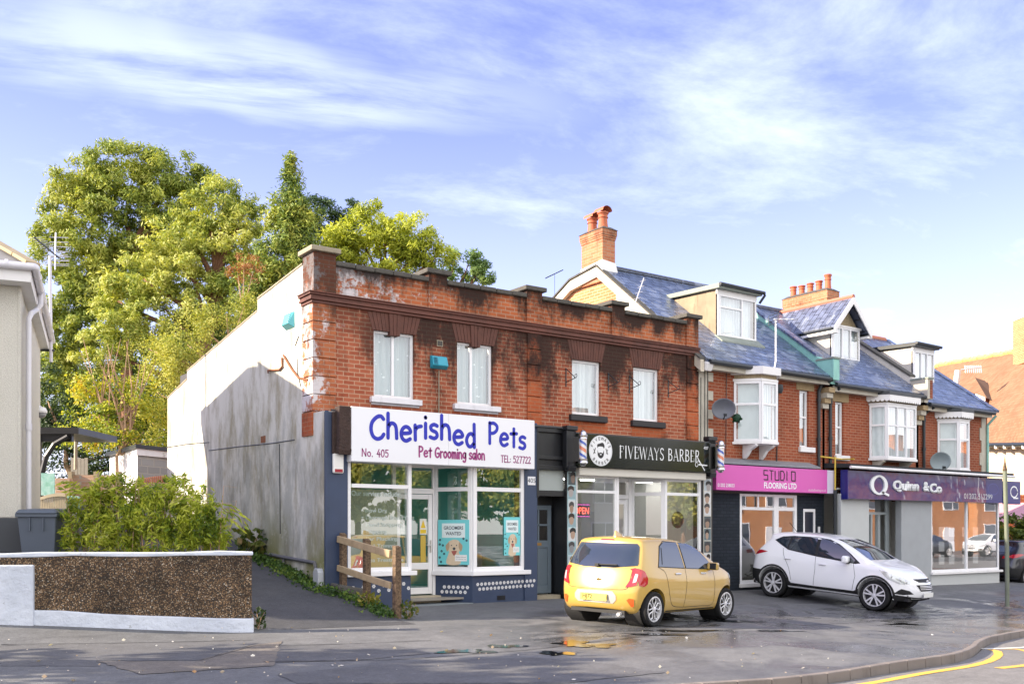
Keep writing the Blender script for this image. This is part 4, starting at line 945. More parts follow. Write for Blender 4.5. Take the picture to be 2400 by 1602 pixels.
# ---- houses B and C
HB = house(22.94, 27.3, 5.50, 8.5, 'middle terraced house with gabled white dormer and scallop trimmed wide bay', [(23.43, 23.8, 3.6, 5.1)])
HC = house(27.42, 31.15, 5.28, 8.2, 'far end terraced house with flat white dormer and small bay beside the satellite dish', [])
narrow(HB, 23.43, 23.8, 3.6, 5.1)
oriel(HB, 25.0, .22, .42, 1.42, 3.58, 5.10, 5.28, 'val', ((1,), (1, 1, 1), (1,)))
oriel(HC, 28.45, .40, .46, .56, 3.37, 4.86, 5.03, 'val', ((1,), (1,), (1,)))
def party(h, x, ze, zr, m, ztop=.34, w=.2, m2=None):
    mb = MB().prismX([(YE - .02, ze - .1), (YR, zr - .1), (YR, zr + ztop - .04), (YE + .5, zroof(ze, zr, YE + .5) + ztop - .04), (YE - .02, ze + ztop + .1)], x - w / 2, x + w / 2)
    p = mb.build('party_wall', m, h, bevel=.01)
    MB().prismX([(YE + .45, zroof(ze, zr, YE + .45) + ztop - .03), (YR, zr + ztop - .03), (YR, zr + ztop + .04), (YE + .45, zroof(ze, zr, YE + .45) + ztop + .04)], x - w / 2 - .03, x + w / 2 + .06).build('coping', M_slate if m is M_turq else M_cope, p)
    MB().box(x - w / 2 - .03, x + w / 2 + .03, YE - .14, YE + .42, ze + .0, ze + ztop + .24).build('kneeler', m2 or m, p, bevel=.01)
    MB().box(x - w / 2 - .05, x + w / 2 + .05, YE - .17, YE + .44, ze + ztop + .24, ze + ztop + .29).build('kneeler_cap', M_lead, p)
    for k in range(4): MB().box(x - .13, x + .13, Y0 - .30 + k * .07, Y0 + .01, ze - .18 - .14 * (k + 1), ze - .18 - .14 * k).build('corbel', M_cream if k % 2 else M_stone, p, bevel=.006)
    return p
party(HB, 22.9, 5.60, 8.66, M_turq)
party(HC, 27.36, 5.42, 8.35, M_gwhite, .36, .2, M_cream)
MB().box(27.34, 27.48, YE - .145, YE - .135, 5.44, 5.98).build('kneeler_brick', M_terrace, HC)
c2 = chimney(HC, 26.95, 27.5, 20.45, 22.2, 7.9, 9.36, .5)
for k in range(5): pot(c2, 27.22, 20.62 + .35 * k, 9.37, (.5, .36, .35, .34, .38)[k], .105)
# gabled dormer on house B
x0, x1, yf, zb, zt, za = 24.77, 26.12, 18.65, 6.62, 7.58, 8.42; xm = (x0 + x1) / 2
ybk = YE + (zt - 5.5) / .75
d = MB().prismX([(yf, zroof(5.5, 8.5, yf) - .06), (ybk, zt), (yf, zt)], x0, x0 + .06).build('dormer', M_gwhite, HB)
MB().prismX([(yf, zroof(5.5, 8.5, yf) - .06), (ybk, zt), (yf, zt)], x1 - .06, x1).build('cheek', M_gwhite, d)
MB().add([(x0, yf + .03, zt), (x1, yf + .03, zt), (xm, yf + .03, za - .12)], [(0, 1, 2)]).build('gable_panel', M_peb, d)
yr2 = YE + (za - 5.5) / .75
for s, xe in ((-1, x0 - .22), (1, x1 + .22)):
    ze2 = zt - .12; yb2 = YE + (ze2 - 5.5) / .75
    q = [(xe, yf - .28, ze2), (xm, yf - .28, za), (xm, yr2 + .1, za), (xe, yb2 + .1, ze2)]
    MB().hexa([*q, *[(a, b, c + .06) for a, b, c in q]]).build('dormer_roof', M_slate2, d)
    MB().hexa([(xe, yf - .31, ze2 - .16), (xm, yf - .31, za - .16), (xm, yf - .28, za - .16), (xe, yf - .28, ze2 - .16), (xe, yf - .31, ze2 + .05), (xm, yf - .31, za + .05), (xm, yf - .28, za + .05), (xe, yf - .28, ze2 + .05)]).build('bargeboard', M_whitep, d)
    MB().tube([(xe - s * .02, yf - .2, ze2 - .02), (xe - s * .02, yb2 - .3, ze2 - .02)], .05, 8).build('gutter', M_gut, d)
    MB().box(min(xe + s * -.19, xe), max(xe + s * -.19, xe), yf - .28, yb2 - .1, ze2 - .15, ze2 - .08).build('fascia_board', M_whitep, d)
MB().tube([(xm, yf - .3, za + .06), (xm, yr2 + .15, za + .06)], .07, 8).build('ridge', M_ridge, d)
window(d, x0 + .06, x1, zb, zt, yf, (1, 1, 1), curtain=M_net, fw=.05)
MB().box(x0, x0 + .08, yf - .02, yf + .04, zb, zt).build('corner_post', M_white, d)
MB().box(x0 - .05, x1 + .05, yf - .05, yf + .03, zt, zt + .06).build('head_board', M_whitep, d)
dormer_flat(HC, 28.7, 29.85, 18.5, 6.2, 7.34, 5.28, 8.2, M_gwhite, (1, 1, 1), (0, 0, 0), M_gut, M_gut)
pipe(HB, 23.12, 3.3, 5.3); MB().tube([(23.12, Y0 - .07, 5.25), (23.16, Y0 - .12, 5.34), (23.2, YE - .02, 5.42)], .05, 8).build('swan_neck', M_gut, HB)
pipe(HC, 27.62, 3.3, 5.05, joints=2); MB().tube([(27.62, Y0 - .07, 5.0), (27.7, Y0 - .12, 5.1), (27.75, YE - .02, 5.22)], .05, 8).build('swan_neck', M_gut, HC)
MB().box(31.15, 31.3, Y0, 26, -.5, 5.2).build('end_wall', M_terrace, HC)
MB().prismX([(Y0, 5.2), (26.5, 5.2), (YR, 8.15)], 31.15, 31.3).build('end_gable', M_terrace, HC)
MB().prismX([(YE, 5.30), (YR, 8.22), (YR, 8.30), (YE - .03, 5.37)][::-1], 31.15, 31.45).build('verge', M_slate, HC)
mb = MB()
for k in range(5): mb.box(30.92 - .1 * (k % 2), 31.17, Y0 - .03, Y0 + .02, 3.2 + k * .4, 3.6 + k * .4)
mb.build('quoins', M_cream, HC)
MB().tube([(31.3, YE, 5.2), (31.2, Y0 - .07, 4.9), (31.2, Y0 - .07, 3.3)], .04, 8).build('downpipe', M_turq, HC)
# ---- estate agent's shopfront across houses B and C
Q = thing('shopfront', 'grey panelled shopfront with plate glass windows under a flat black canopy', 'shopfront', (23, YS, 0))
m_gp = mat('grey_cladding', (.33, .35, .37), .6, var=.12, scale=3); m_gp2 = mat('pale_grey_cladding', (.48, .50, .50), .55, var=.08, scale=3)
MB().box(22.94, 24.2, YS, YS + .2, -.6, 2.5).build('panel', m_gp2, Q, bevel=.01)
MB().box(25.73, 27.25, YS, YS + .2, -.6, 2.5).build('panel', m_gp, Q, bevel=.01)
MB().box(27.25, 31.05, YS + .01, YS + .2, -.6, .17).build('stall_riser', m_gp2, Q)
MB().box(27.2, 31.12, YS - .08, YS + .2, .17, .24).build('shop_sill', M_whitep, Q, bevel=.008)
w = window(Q, 27.25, 31.05, .24, 2.5, YS + .05, (1.95, 1.85), fw=.07, name='shop_window', gl=M_glass_far)
MB().box(30.98, 31.05, YS + .05, 20.8, .24, 2.5).build('side_frame', M_whitep, Q)
mb = MB().box(24.2, 24.3, YS + .4, YS + .48, -.3, 2.5).box(25.63, 25.73, YS + .4, YS + .48, -.3, 2.5).box(24.3, 25.63, YS + .4, YS + .48, 2.38, 2.5).box(24.3, 25.63, YS + .4, YS + .48, 1.95, 2.02).box(24.86, 24.93, YS + .4, YS + .48, -.3, 1.95).box(25.2, 25.27, YS + .39, YS + .47, -.2, 1.95)
d = mb.build('door_frame', mat('grey_aluminium', (.4, .45, .47), .35, .3), Q)
MB().add([(24.25, YS + .44, -.2), (25.68, YS + .44, -.2), (25.68, YS + .44, 2.45), (24.25, YS + .44, 2.45)], [(0, 1, 2, 3)]).build('pane', M_glass_far, d)
MB().box(23, 31.0, 20.8, 20.9, -.3, 3).build('interior_wall', m_bw, Q); MB().box(23, 31.0, YS + .5, 20.8, -.35, -.3).build('floor', m_floor, Q); MB().box(22.94, 31.0, YS + .1, 20.8, 2.62, 2.66).build('ceiling', m_ceil, Q)
for x in (27.6, 28.2, 28.75, 29.5, 30.1):
    for z in (.45, .85, 1.3): MB().box(x, x + .3, YS + .35, YS + .36, z, z + .3).build('property_card', M_whitep, Q)
MB().prismX([(16.62, 3.20), (Y0, 3.22), (Y0, 3.36), (16.62, 3.30)], 22.92, 31.3).build('canopy', mat('black_felt', (.025, .028, .032), .8), Q, bevel=.01)
MB().tube([(22.85, 16.58, 3.20), (31.25, 16.58, 3.19)], .04, 8).build('gutter', M_whitep, Q)
m_alu = mat('dull_aluminium', (.6, .6, .62), .35, .6)
# ---------------------------------------------------------------- rendered house on the left
m, nt, out = newmat('roughcast_render'); p = nt.obj()
n = nt.noise(p, 45, 4, .7); c = nt.mix(nt.noise(p, 1.2, 5), (.58, .56, .50, 1), (.68, .655, .59, 1)); c = nt.mix(1, c, nt.math('MULTIPLY_ADD', n, .7, .65), 'MULTIPLY')
surf(nt, out, pbr(nt, c, .95, 0, .2, normal=nt.bump(n, .8, .03))); M_rough = m
M_grey = mat('dark_grey_masonry_paint', (.05, .055, .065), .6, var=.1); M_pvc = mat('white_gutter_pvc', (.70, .69, .74), .35, var=.06, grime=.2)
M_tile = mat('concrete_tile', (.20, .20, .21), .8, var=.25, scale=5); M_hip = mat('lichened_hip_tile', (.42, .33, .20), .85, var=.3, scale=6)
ZF = 17.3; hx0, hy0 = .1714 * ZF, 1.102 * ZF
H = thing('rendered_house', 'grey roughcast hip roofed house with white gutters behind the low wall', 'house', (hx0, hy0, .4), local=True, rot=(0, 0, rad(-12.5)))
# local frame: +x towards the shops, +y back along the flank, origin at the near wall corner on z=0
oz = -.4; D_, W_ = 6.25, 8.0
def hz_(z): return z + oz
MB().box(-W_, 0, 0, D_, hz_(1.72), hz_(5.75)).box(-.05, .012, -.012, .25, hz_(1.72), hz_(5.75)).box(-.02, .02, 2.6, D_ + .02, hz_(1.72), hz_(5.75)).build('wall', M_rough, H, bevel=.02)
MB().box(-W_, .03, -.03, D_, hz_(-.5), hz_(1.72)).build('plinth', M_grey, H, bevel=.01)
e = .42; es = .17
MB().box(-W_, es, -e, D_ + e, hz_(5.75), hz_(5.80)).build('soffit', M_whitep, H)
mb = MB().box(-W_, es, -e - .02, -e + .005, hz_(5.74), hz_(5.97)).box(es - .005, es + .02, -e - .02, D_ + e, hz_(5.74), hz_(5.97)); mb.build('fascia_board', M_whitep, H, bevel=.006)
g = MB().tube([(-W_, -e - .09, hz_(6.0)), (es + .07, -e - .09, hz_(5.99)), (es + .09, -e - .07, hz_(5.99)), (es + .09, D_ + e, hz_(5.98))], .065, 12)
for q in ((-1.3, -.9), (-.5, -.2), ): 
    for x in q: g.tube([(x, -e - .09, hz_(6.)), (x + .05, -e - .09, hz_(6.))], .078, 12)
for y in (0.2, 1.2, 2.2, 3.4, 4.4, 5.4): g.tube([(es + .09, y, hz_(5.99)), (es + .09, y + .07, hz_(5.99))], .078, 12)
g.build('gutter', M_pvc, H, smooth='auto')
MB().tube([(es + .09, 1.35, hz_(5.95)), (es + .09, 1.35, hz_(5.74)), (es + .02, 1.3, hz_(5.62)), (.14, .62, hz_(5.42)), (.10, .55, hz_(5.30)), (.10, .55, hz_(.3))], .048, 10).tube([(.10, .55, hz_(3.3)), (.10, .55, hz_(3.42))], .06, 10).build('downpipe', M_pvc, H, smooth='auto')
ap = (-3.1, 4.4, hz_(8.7)); z0 = hz_(6.02)
mb = MB(); mb.add([(-W_, -e - .06, z0), (es + .06, -e - .06, z0), (ap[0], ap[1] - .6, ap[2]), (-W_, ap[1] - .6, ap[2])], [(0, 1, 2, 3)]).add([(es + .06, -e - .06, z0), (es + .06, D_ + e, z0), (ap[0], ap[1], ap[2] - .02), (ap[0], ap[1] - .6, ap[2])], [(0, 1, 2, 3)]).add([(es + .06, D_ + e, z0), (-W_, D_ + e, z0), (-W_, ap[1], ap[2]), (ap[0], ap[1], ap[2] - .02)], [(0, 1, 2, 3)])
mb.build('roof', M_tile, H)
a, b = Vector((es + .06, -e - .06, z0 + .03)), Vector((ap[0], ap[1] - .6, ap[2] + .03)); mb = MB()
for i in range(14): mb.bar(a + (b - a) * (i / 14), a + (b - a) * ((i + .96) / 14), .28, .06)
mb.build('hip_tiles', M_hip, H, bevel=.012)
t = thing('tv_aerial', 'tall white pole television aerial clamped to the back of the roughcast house', 'aerial', tuple(at(119, 840, 23.2)))
q0, q1 = at(120, 848, 23.2), at(117, 600, 23.2); m_gal = mat('pale_mast', (.66, .64, .70), .4)
MB().tube([q0, q1], .035, 10).build('mast', m_gal, t)
for v in (777, 820): MB().tube([at(88, v, 23.4), at(126, v + 1, 23.2)], .03, 6).build('bracket', M_gut, t)
bt, bb = at(80, 556, 23.2), at(138, 604, 23.2)
MB().tube([bt, bb], .022, 6).build('boom', M_gut, t)
d_ = (bb - bt); right = Vector((CS, -SN, 0))
for i in range(11):
    p = bt + d_ * (i / 10.5); k = .16 + .012 * i
    MB().tube([p - right * k * .5 - Vector((0, 0, .02)), p + right * k * 1.1], .007, 5).build('element', m_alu, t)
for i in range(7):
    p = at(128, 556 + i * 11, 23.2); MB().tube([p - right * .12, p + right * .32 - Vector((0, 0, .01))], .010, 5).build('reflector_rod', m_alu, t)
for i in range(3):
    p = at(112, 602 + i * 8.5, 23.2); MB().tube([p - right * .12, p + right * .5], .010, 5).build('reflector_rod', m_alu, t)
MB().tube([at(131, 545, 23.2), at(129, 632, 23.2)], .016, 6).build('reflector_bar', m_alu, t)
p = at(97, 965, 22.6); t = thing('security_camera', 'white dome security camera on the flank of the roughcast house', 'security camera', tuple(p), local=True)
MB().lathe([(.02, .12), (.09, .1), (.13, .02), (.12, -.02)], n=18).build('housing', M_white, t, smooth='auto'); MB().lathe([(.11, -.02), (.09, -.09), (.05, -.13), (.01, -.14)], n=18).build('dome', mat('smoked_dome', (.25, .25, .27), .15), t, smooth=True)
MB().tube([(0, 0, .1), (-.12, 0, .14)], .03, 8).build('wall_arm', M_white, t)
# ---------------------------------------------------------------- low roadside wall
A0, A1 = Vector((5.46, 14.60)), Vector((2.2, 15.83)); dw = (A1 - A0).normalized(); nw = Vector((dw.y, -dw.x));
if nw.y > 0: nw = -nw
Wt = thing('garden_wall', 'low pebbledashed garden wall with white painted coping and footing', 'wall', (A0.x, A0.y, -.1))
m, nt, out = newmat('brown_pebbledash'); p = nt.pos()
vo = nt.node('ShaderNodeTexVoronoi', None, Vector=p, Scale=58.); cell = nt.xyz(vo.outputs['Color'])
c = nt.ramp(cell[0], [(0, (.04, .024, .014)), (.4, (.135, .076, .036)), (.72, (.26, .155, .075)), (.92, (.38, .28, .18)), (1, (.5, .45, .38))])
c = nt.mix(nt.step(vo.outputs['Distance'], .42, .62), c, (.035, .028, .022, 1))
c = nt.mix(1, c, nt.math('MULTIPLY_ADD', nt.step(nt.noise(p, 2.4, 5, .65), .3, .7), .75, .42), 'MULTIPLY')
surf(nt, out, pbr(nt, c, .8, 0, .4, normal=nt.bump(vo.outputs['Distance'], -.9, .015))); M_pebble = m
m, nt, out = newmat('lumpy_white_paint'); p = nt.pos(); n = nt.noise(p, 6, 5, .6)
c = nt.mix(nt.step(nt.noise(p, 9, 6, .7), .62, .74), (.60, .64, .72, 1), (.14, .13, .11, 1)); c = nt.mix(nt.step(nt.noise(p, 2, 4), .4, .7), c, (.50, .54, .62, 1))
surf(nt, out, pbr(nt, c, .8, 0, .3, normal=nt.bump(n, .7, .06))); M_lump = m
def wq(s, o): v = A0 + dw * s - nw * o; return (v.x, v.y)       # s along the wall from its right end, o back from the face
LW = 7.0
def wbox(mb, s0, s1, o0, o1, f0, f1): 
    n = max(1, int((s1 - s0) / .5)); 
    for i in range(n):
        a, b = s0 + (s1 - s0) * i / n, s0 + (s1 - s0) * (i + 1) / n
        mb.hexa([(*wq(a, o0), f0(a)), (*wq(b, o0), f0(b)), (*wq(b, o1), f0(b)), (*wq(a, o1), f0(a)), (*wq(a, o0), f1(a)), (*wq(b, o0), f1(b)), (*wq(b, o1), f1(b)), (*wq(a, o1), f1(a))])
    return mb
gz = lambda s: G(*wq(s, 0)); jit = lambda s: .008 * math.sin(s * 3.1) + .006 * math.sin(s * 7.7 + 1)
wbox(MB(), 0, LW, 0, .22, lambda s: gz(s) - .3, lambda s: 1.13).build('pebbledash_panel', M_pebble, Wt)
wbox(MB(), -.02, LW, -.02, .25, lambda s: 1.125 - .3 * 0 + jit(s), lambda s: 1.185 + jit(s + 2)).build('coping', M_lump, Wt, bevel=.015, weld=True)
wbox(MB(), -.03, 3.2, -.05, .24, lambda s: gz(s) - .2, lambda s: gz(s) + .20 + jit(s) * 1.5).build('footing', M_lump, Wt, bevel=.02, weld=True)
wbox(MB(), 3.03, LW, -.085, .05, lambda s: gz(s) - .2, lambda s: .985 + .01 * s + jit(s) * .7).build('rendered_pier', M_lump, Wt, bevel=.02, weld=True)
# ---------------------------------------------------------------- bins, gate, garden walls, shed, pergola behind
def wheelie(loc, rz, m, label, s=1.):
    t = thing('wheelie_bin', label, 'wheelie bin', loc, 'wheelie bins', local=True, rot=(0, 0, rz))
    MB().hexa([(-.22, -.26, .06), (.22, -.26, .06), (.22, .28, .06), (-.22, .28, .06), (-.29, -.36, .96), (.29, -.36, .96), (.29, .36, .96), (-.29, .36, .96)]).build('body', m, t, bevel=.02)
    MB().box(-.31, .31, -.39, .38, .93, .99).build('rim', m, t, bevel=.012)
    MB().hexa([(-.31, -.42, .99), (.31, -.42, .99), (.31, .38, 1.0), (-.31, .38, 1.0), (-.27, -.36, 1.05), (.27, -.36, 1.05), (.27, .34, 1.08), (-.27, .34, 1.08)]).build('lid', m, t, bevel=.02)
    MB().tube([(-.24, .42, .98), (.24, .42, .98)], .018, 8).build('handle', m, t)
    for x in (-.25, .25): MB().lathe([(.02, -.03), (.1, -.03), (.1, .03), (.02, .03)], (x, .3, .1), 16, 'x').build('wheel', M_rubber, t)
    for x in (-.1, .1): MB().box(x - .008, x + .008, -.375, -.30, .72, .93).build('rib', m, t)
    t.scale = (s, s, s); return t
p = at(104, 1240, 17.0); wheelie((p.x, p.y, .72), rad(-28), mat('slate_grey_plastic', (.085, .105, .14), .5, var=.08), 'slate grey wheelie bin beside the roughcast house behind the low wall', 1.08)
p = at(157, 1200, 24.5); wheelie((p.x, p.y, 1.28), rad(-10), mat('mint_plastic', (.22, .36, .27), .5), 'pale green wheelie bin half hidden between the gate and the bamboo')
t = thing('garden_gate', 'weathered picket side gate with a curved top rail behind the grey bin', 'gate', tuple(at(120, 1200, 23.5)))
m_pick = mat('bleached_timber', (.52, .45, .33), .8, var=.2, scale=6)
for i in range(11):
    u = 97 + i * 5.6; top = 1172 - 11 * math.sin((i + .5) / 11 * 2.2); a, b = at(u, top, 23.4), at(u, 1225, 23.4)
    MB().obox(((a.x + b.x) / 2, (a.y + b.y) / 2, (a.z + b.z) / 2), (.045, .02, a.z - b.z), rad(-30)).build('picket', m_pick, t)
mb = MB(); P = [at(92 + i * 7, 1170 - 11 * math.sin((i + .5) / 10 * 2.2), 23.38) for i in range(10)]
for a, b in zip(P, P[1:]): mb.bar(a, b, .04, .07)
mb.build('top_rail', m_pick, t)
t = thing('brick_wall', 'pale stained brick garden wall stepping up behind the bamboo', 'wall', tuple(at(150, 1150, 27)))
def vwall(mb, u0, u1, v0, v1, z, th=.2, z2=None):
    a, b, c, d = at(u0, v0, z), at(u1, v0, z2 or z), at(u0, v1, z), at(u1, v1, z2 or z); n = Vector((SN, CS, 0)) * th
    return mb.hexa([c, d, d + n, c + n, a, b, b + n, a + n])
m_pb = brick('pale_brick', (.50, .30, .20), (.58, .40, .30), (.5, .45, .38)); 
vwall(MB(), 126, 163, 1120, 1230, 26.5).build('wall', m_pb, t); vwall(MB(), 162, 230, 1112, 1240, 27).build('side_wall', m_pb, t); vwall(MB(), 223, 275, 1113, 1240, 27.5).build('side_wall', m_pb, t)
for u in (163, 223, 275): vwall(MB(), u - 4, u + 5, 1104, 1240, 26.9).build('pier', mat('mossy_block', (.36, .30, .20), .9, var=.3), t)
t = thing('timber_panel', 'old grey timber fence panel between dark shrubs behind the pale brick wall', 'fence', tuple(at(190, 1100, 31)))
for i in range(5): vwall(MB(), 166 + 8 * i, 173 + 8 * i, 1072 + 2 * (i % 2), 1135, 31, .03).build('board', mat('grey_timber', (.30, .27, .22), .85, var=.3, scale=10), t)
t = thing('painted_board', 'blue and green painted board leaning by the picket gate', 'board', tuple(at(108, 1140, 25)))
m, nt, out = newmat('mottled_paint'); surf(nt, out, pbr(nt, nt.ramp(nt.noise(nt.pos(), 9, 3), [(0, (.1, .35, .2)), (.5, (.3, .55, .5)), (1, (.6, .7, .7))]), .6)); vwall(MB(), 96, 127, 1108, 1160, 25, .04).build('board', m, t)
t = thing('pergola', 'black stained pergola with curved braces beside the roughcast house', 'pergola', tuple(at(130, 1050, 25.5)))
vwall(MB(), 86, 184, 1001, 1016, 25.5, 2.5).build('roof', M_blackp, t); vwall(MB(), 86, 168, 1016, 1034, 25.6, .12).build('beam', M_blackp, t)
MB().tube([at(96, 1180, 25.5), at(98, 1110, 25.5), at(108, 1070, 25.5), (at(128, 1040, 25.5)), at(160, 1022, 25.5)], .07, 8).build('brace', M_blackp, t)
MB().tube([at(90, 1230, 25.6), at(90, 1020, 25.6)], .09, 8).build('post', M_blackp, t); MB().tube([at(178, 1016, 28), at(177, 1100, 28)], .05, 8).build('post', m_pick, t)
# block garage
gx, gy, gzt = 6.05, 30.9, 4.06
t = thing('garage', 'small flat roofed block garage with a white flank behind the rendered wall', 'garage', (gx, gy, 2.2))
def blockmat():
    m, nt, out = newmat('concrete_block'); p = nt.pos(); x, y, z = nt.xyz(p)[0:3]
    b = nt.node('ShaderNodeTexBrick', dict(offset=.5), Vector=nt.node('ShaderNodeCombineXYZ', None, X=x, Y=z, Z=0.), Color1=(.27, .27, .26, 1), Color2=(.33, .33, .32, 1), Mortar=(.38, .36, .32, 1), Scale=1., Mortar_Size=.02, Mortar_Smooth=.2, Bias=0., Brick_Width=.47, Row_Height=.235)
    surf(nt, out, pbr(nt, b.outputs[0], .9, normal=nt.bump(nt.math('MULTIPLY', b.outputs[1], -1.), .5, .02))); return m
gl = at(257, 1050, 34.5); gm = at(322, 1050, 31.0); gr = at(420, 1050, 32.8)
mb = MB(); 
def quad_wall(mb, a, b, z0, z1): mb.add([(a.x, a.y, z0), (b.x, b.y, z0), (b.x, b.y, z1), (a.x, a.y, z1)], [(0, 1, 2, 3)]); return mb
quad_wall(MB(), gl, gm, 1.2, 4.05).build('flank_wall', M_whitep, t); quad_wall(MB(), gm, gr, 1.2, 3.95).build('front_wall', blockmat(), t)
fwd = Vector((SN, CS, 0)); mb = MB()
def slab(mb, pts, z0, z1): return mb.prismZ([(q.x, q.y) for q in pts], z0, z1)
slab(MB(), [gm + Vector((-.08, -.12, 0)), gr + Vector((.1, -.12, 0)), gr + fwd * 3, gl + fwd * .6 + Vector((-.1, .1, 0)), gl + Vector((-.14, -.05, 0))], 4.05, 4.17).build('roof', M_gut, t)
slab(MB(), [gm + Vector((-.03, -.05, 0)), gr + Vector((.1, -.05, 0)), gr + Vector((.1, .1, 0)), gm + Vector((.1, .2, 0))], 3.84, 4.05).build('fascia_board', M_whitep, t)
t = thing('iron_railing', 'low rust brown railing in front of the block garage', 'railing', tuple(at(320, 1135, 29)))
MB().tube([at(278, 1133, 29), at(395, 1135, 29)], .03, 6).build('rail', M_gut, t)
for i in range(14): MB().tube([at(330 + i * 4.6, 1132, 29.5), at(330 + i * 4.6, 1122 - 8 * math.sin(i / 13 * 1.6), 29.5)], .025, 5).build('upright', mat('rust_paint', (.30, .10, .05), .7), t)
# ---------------------------------------------------------------- far house on the right
m_rt = brick('weathered_clay_tile', (.23, .125, .072), (.28, .165, .10), (.15, .085, .052), w=.2, h=.13, ms=.006); m_ml = mat('lichen_ridge', (.52, .42, .16), .9, var=.4, scale=4, bump=.5, bscale=12)
FH = thing('tile_roofed_house', 'large cream house with a steep clay tiled roof at the far right end', 'house', (47, 29, 0))
r0, r1 = at(2196, 856, 56), at(2470, 808, 47); e0, e1 = at(2290, 1040, 47), at(2490, 1040, 39)
bk = at(2150, 905, 62)
FH_ = MB().add([tuple(r0), tuple(r1), tuple(e1), tuple(e0)], [(0, 1, 2, 3)]).add([tuple(r0), tuple(e0), tuple(at(2130, 1010, 60)), tuple(bk)], [(0, 1, 2, 3)])
FH_.build('roof', m_rt, FH)
mb = MB(); 
for i in range(30):
    a = r0 + (r1 - r0) * (i / 30); b = r0 + (r1 - r0) * ((i + 1) / 30); mb.tube([a + Vector((0, 0, .05 * math.sin(i * 1.7))), b], .16, 6)
mb.tube([r0, bk], .14, 6); mb.build('ridge', m_ml, FH)
w0, w1 = at(2300, 1040, 47.6), at(2500, 1040, 39.6)
mb = MB(); 
for a, b in ((w0, w1),): mb.add([(a.x, a.y, -1), (b.x, b.y, -1), (b.x, b.y, e0.z + .3), (a.x, a.y, e0.z + .3)], [(0, 1, 2, 3)])
mb.build('wall', mat('cream_stucco', (.66, .53, .36), .85, var=.12, grime=.2), FH)
MB().tube([e0 + Vector((0, 0, -.05)), e1], .1, 8).build('gutter', M_gut, FH)
for i in range(9):
    a = e0 + (e1 - e0) * ((i + .5) / 9); MB().obox((a.x + .25, a.y + .2, a.z - .12), (.5, .1, .14), rad(20)).build('rafter_end', M_whitep, FH)
# small hipped roof dormer
da, db, dc = at(2285, 884, 49.2), at(2244, 907, 49.4), at(2313, 932, 47.0); dd_, de = at(2309, 892, 49), at(2356, 954, 46.8)
MB().add([tuple(da), tuple(db), tuple(dc)], [(0, 1, 2)]).build('dormer_roof', m_rt, FH)
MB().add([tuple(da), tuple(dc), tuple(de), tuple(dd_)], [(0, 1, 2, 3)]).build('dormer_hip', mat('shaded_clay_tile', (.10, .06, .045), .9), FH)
MB().add([tuple(at(2286, 922, 47.6)), tuple(at(2309, 931, 47.2)), tuple(at(2309, 956, 47.2)), tuple(at(2288, 942, 47.6))], [(0, 1, 2, 3)]).add([tuple(at(2309, 931, 47.2)), tuple(at(2334, 940, 47.5)), tuple(at(2330, 964, 47.5)), tuple(at(2309, 956, 47.2))], [(0, 1, 2, 3)], 1).build('dormer_wall', [M_whitep, M_terrace], FH)
a = at(2240, 905, 50); MB().tube([a, at(2245, 868, 50)], .16, 8).build('flue', mat('pale_flue', (.62, .6, .58), .5), FH)
a, b = at(2391, 820, 48), at(2430, 780, 48); MB().obox(tuple((a + b) / 2 + Vector((0, 0, 0))), (.9, 1.2, 2.2), rad(-35)).build('chimney', m_gable if False else M_gable, FH)
a = at(2262, 863, 47.5); t = thing('tv_aerial', 'faint pale television aerial in front of the clay tiled roof', 'aerial', tuple(a))
MB().tube([at(2252, 866, 47), at(2300, 860, 47)], .03, 5).build('boom', m_alu, t)
for i in range(9): MB().tube([at(2262 + 4.6 * i, 856, 47), at(2263 + 4.6 * i, 873, 47)], .025, 4).build('element', m_alu, t)
t = thing('awning', 'faded pink shop awning beyond the purple fascia', 'awning', tuple(at(2370, 1190, 40)))
MB().hexa([at(2330, 1228, 38), at(2402, 1212, 37), at(2440, 1222, 40), at(2340, 1212, 42), at(2332, 1212, 39), at(2402, 1180, 39), at(2440, 1178, 41), at(2340, 1176, 42)]).build('canopy', mat('pink_canvas', (.62, .32, .36), .8), t)
MB().obox(tuple(at(2350, 1240, 43)), (2.5, .3, 3.), rad(-30)).build('shop_wall', M_terrace, t)
# ---------------------------------------------------------------- signs, lettering, fittings on the fronts
M_signw = mat('white_sign_panel', (.78, .79, .84), .3, var=.02, scale=1)
M_blue = mat('royal_blue_vinyl', (.012, .02, .42), .45); M_plum = mat('plum_vinyl', (.30, .045, .19), .5)
M_signb = mat('gloss_black_panel', (.012, .016, .012), .12, var=.1, scale=1)
M_letw = mat('white_letters', (.78, .80, .82), .4, var=.02); M_letg = mat('light_grey_letters', (.55, .58, .6), .5)
M_ink = mat('dark_ink', (.03, .05, .07), .6); M_dk = mat('near_black', (.01, .01, .012), .5)
# --- white sign of the pet shop
t = thing('shop_sign', 'long white fascia sign with blue hand lettering above the pet grooming shop', 'sign', (8.17, 16.75, 2.78))
MB().box(8.175, 12.4, 16.75, 16.97, 2.785, 3.805).build('panel', M_signw, t, bevel=.012)
yj = 16.75
word = strokes('Cherished', 9.74, 3.47, .46, 2.42, yj, .075, jitter=(-.03, .02, -.03, .01, .06, .05, .06, -.04, -.07)); word.build('lettering', M_blue, t)
strokes('Pets', 11.70, 3.44, .42, .98, yj, .07, jitter=(.04, -.0, .0, -.04)).build('lettering', M_blue, t)
strokes('No.', 8.50, 2.96, .145, .25, yj, .02).build('lettering', M_plum, t); strokes('405', 8.82, 2.96, .145, .26, yj, .02).build('lettering', M_plum, t)
for w_, x_, l_ in (('Pet', 9.75, .31), ('Grooming', 10.33, .74), ('salon', 10.95, .39)): strokes(w_, x_, 3.03, .20, l_, yj, .036).build('lettering', M_plum, t)
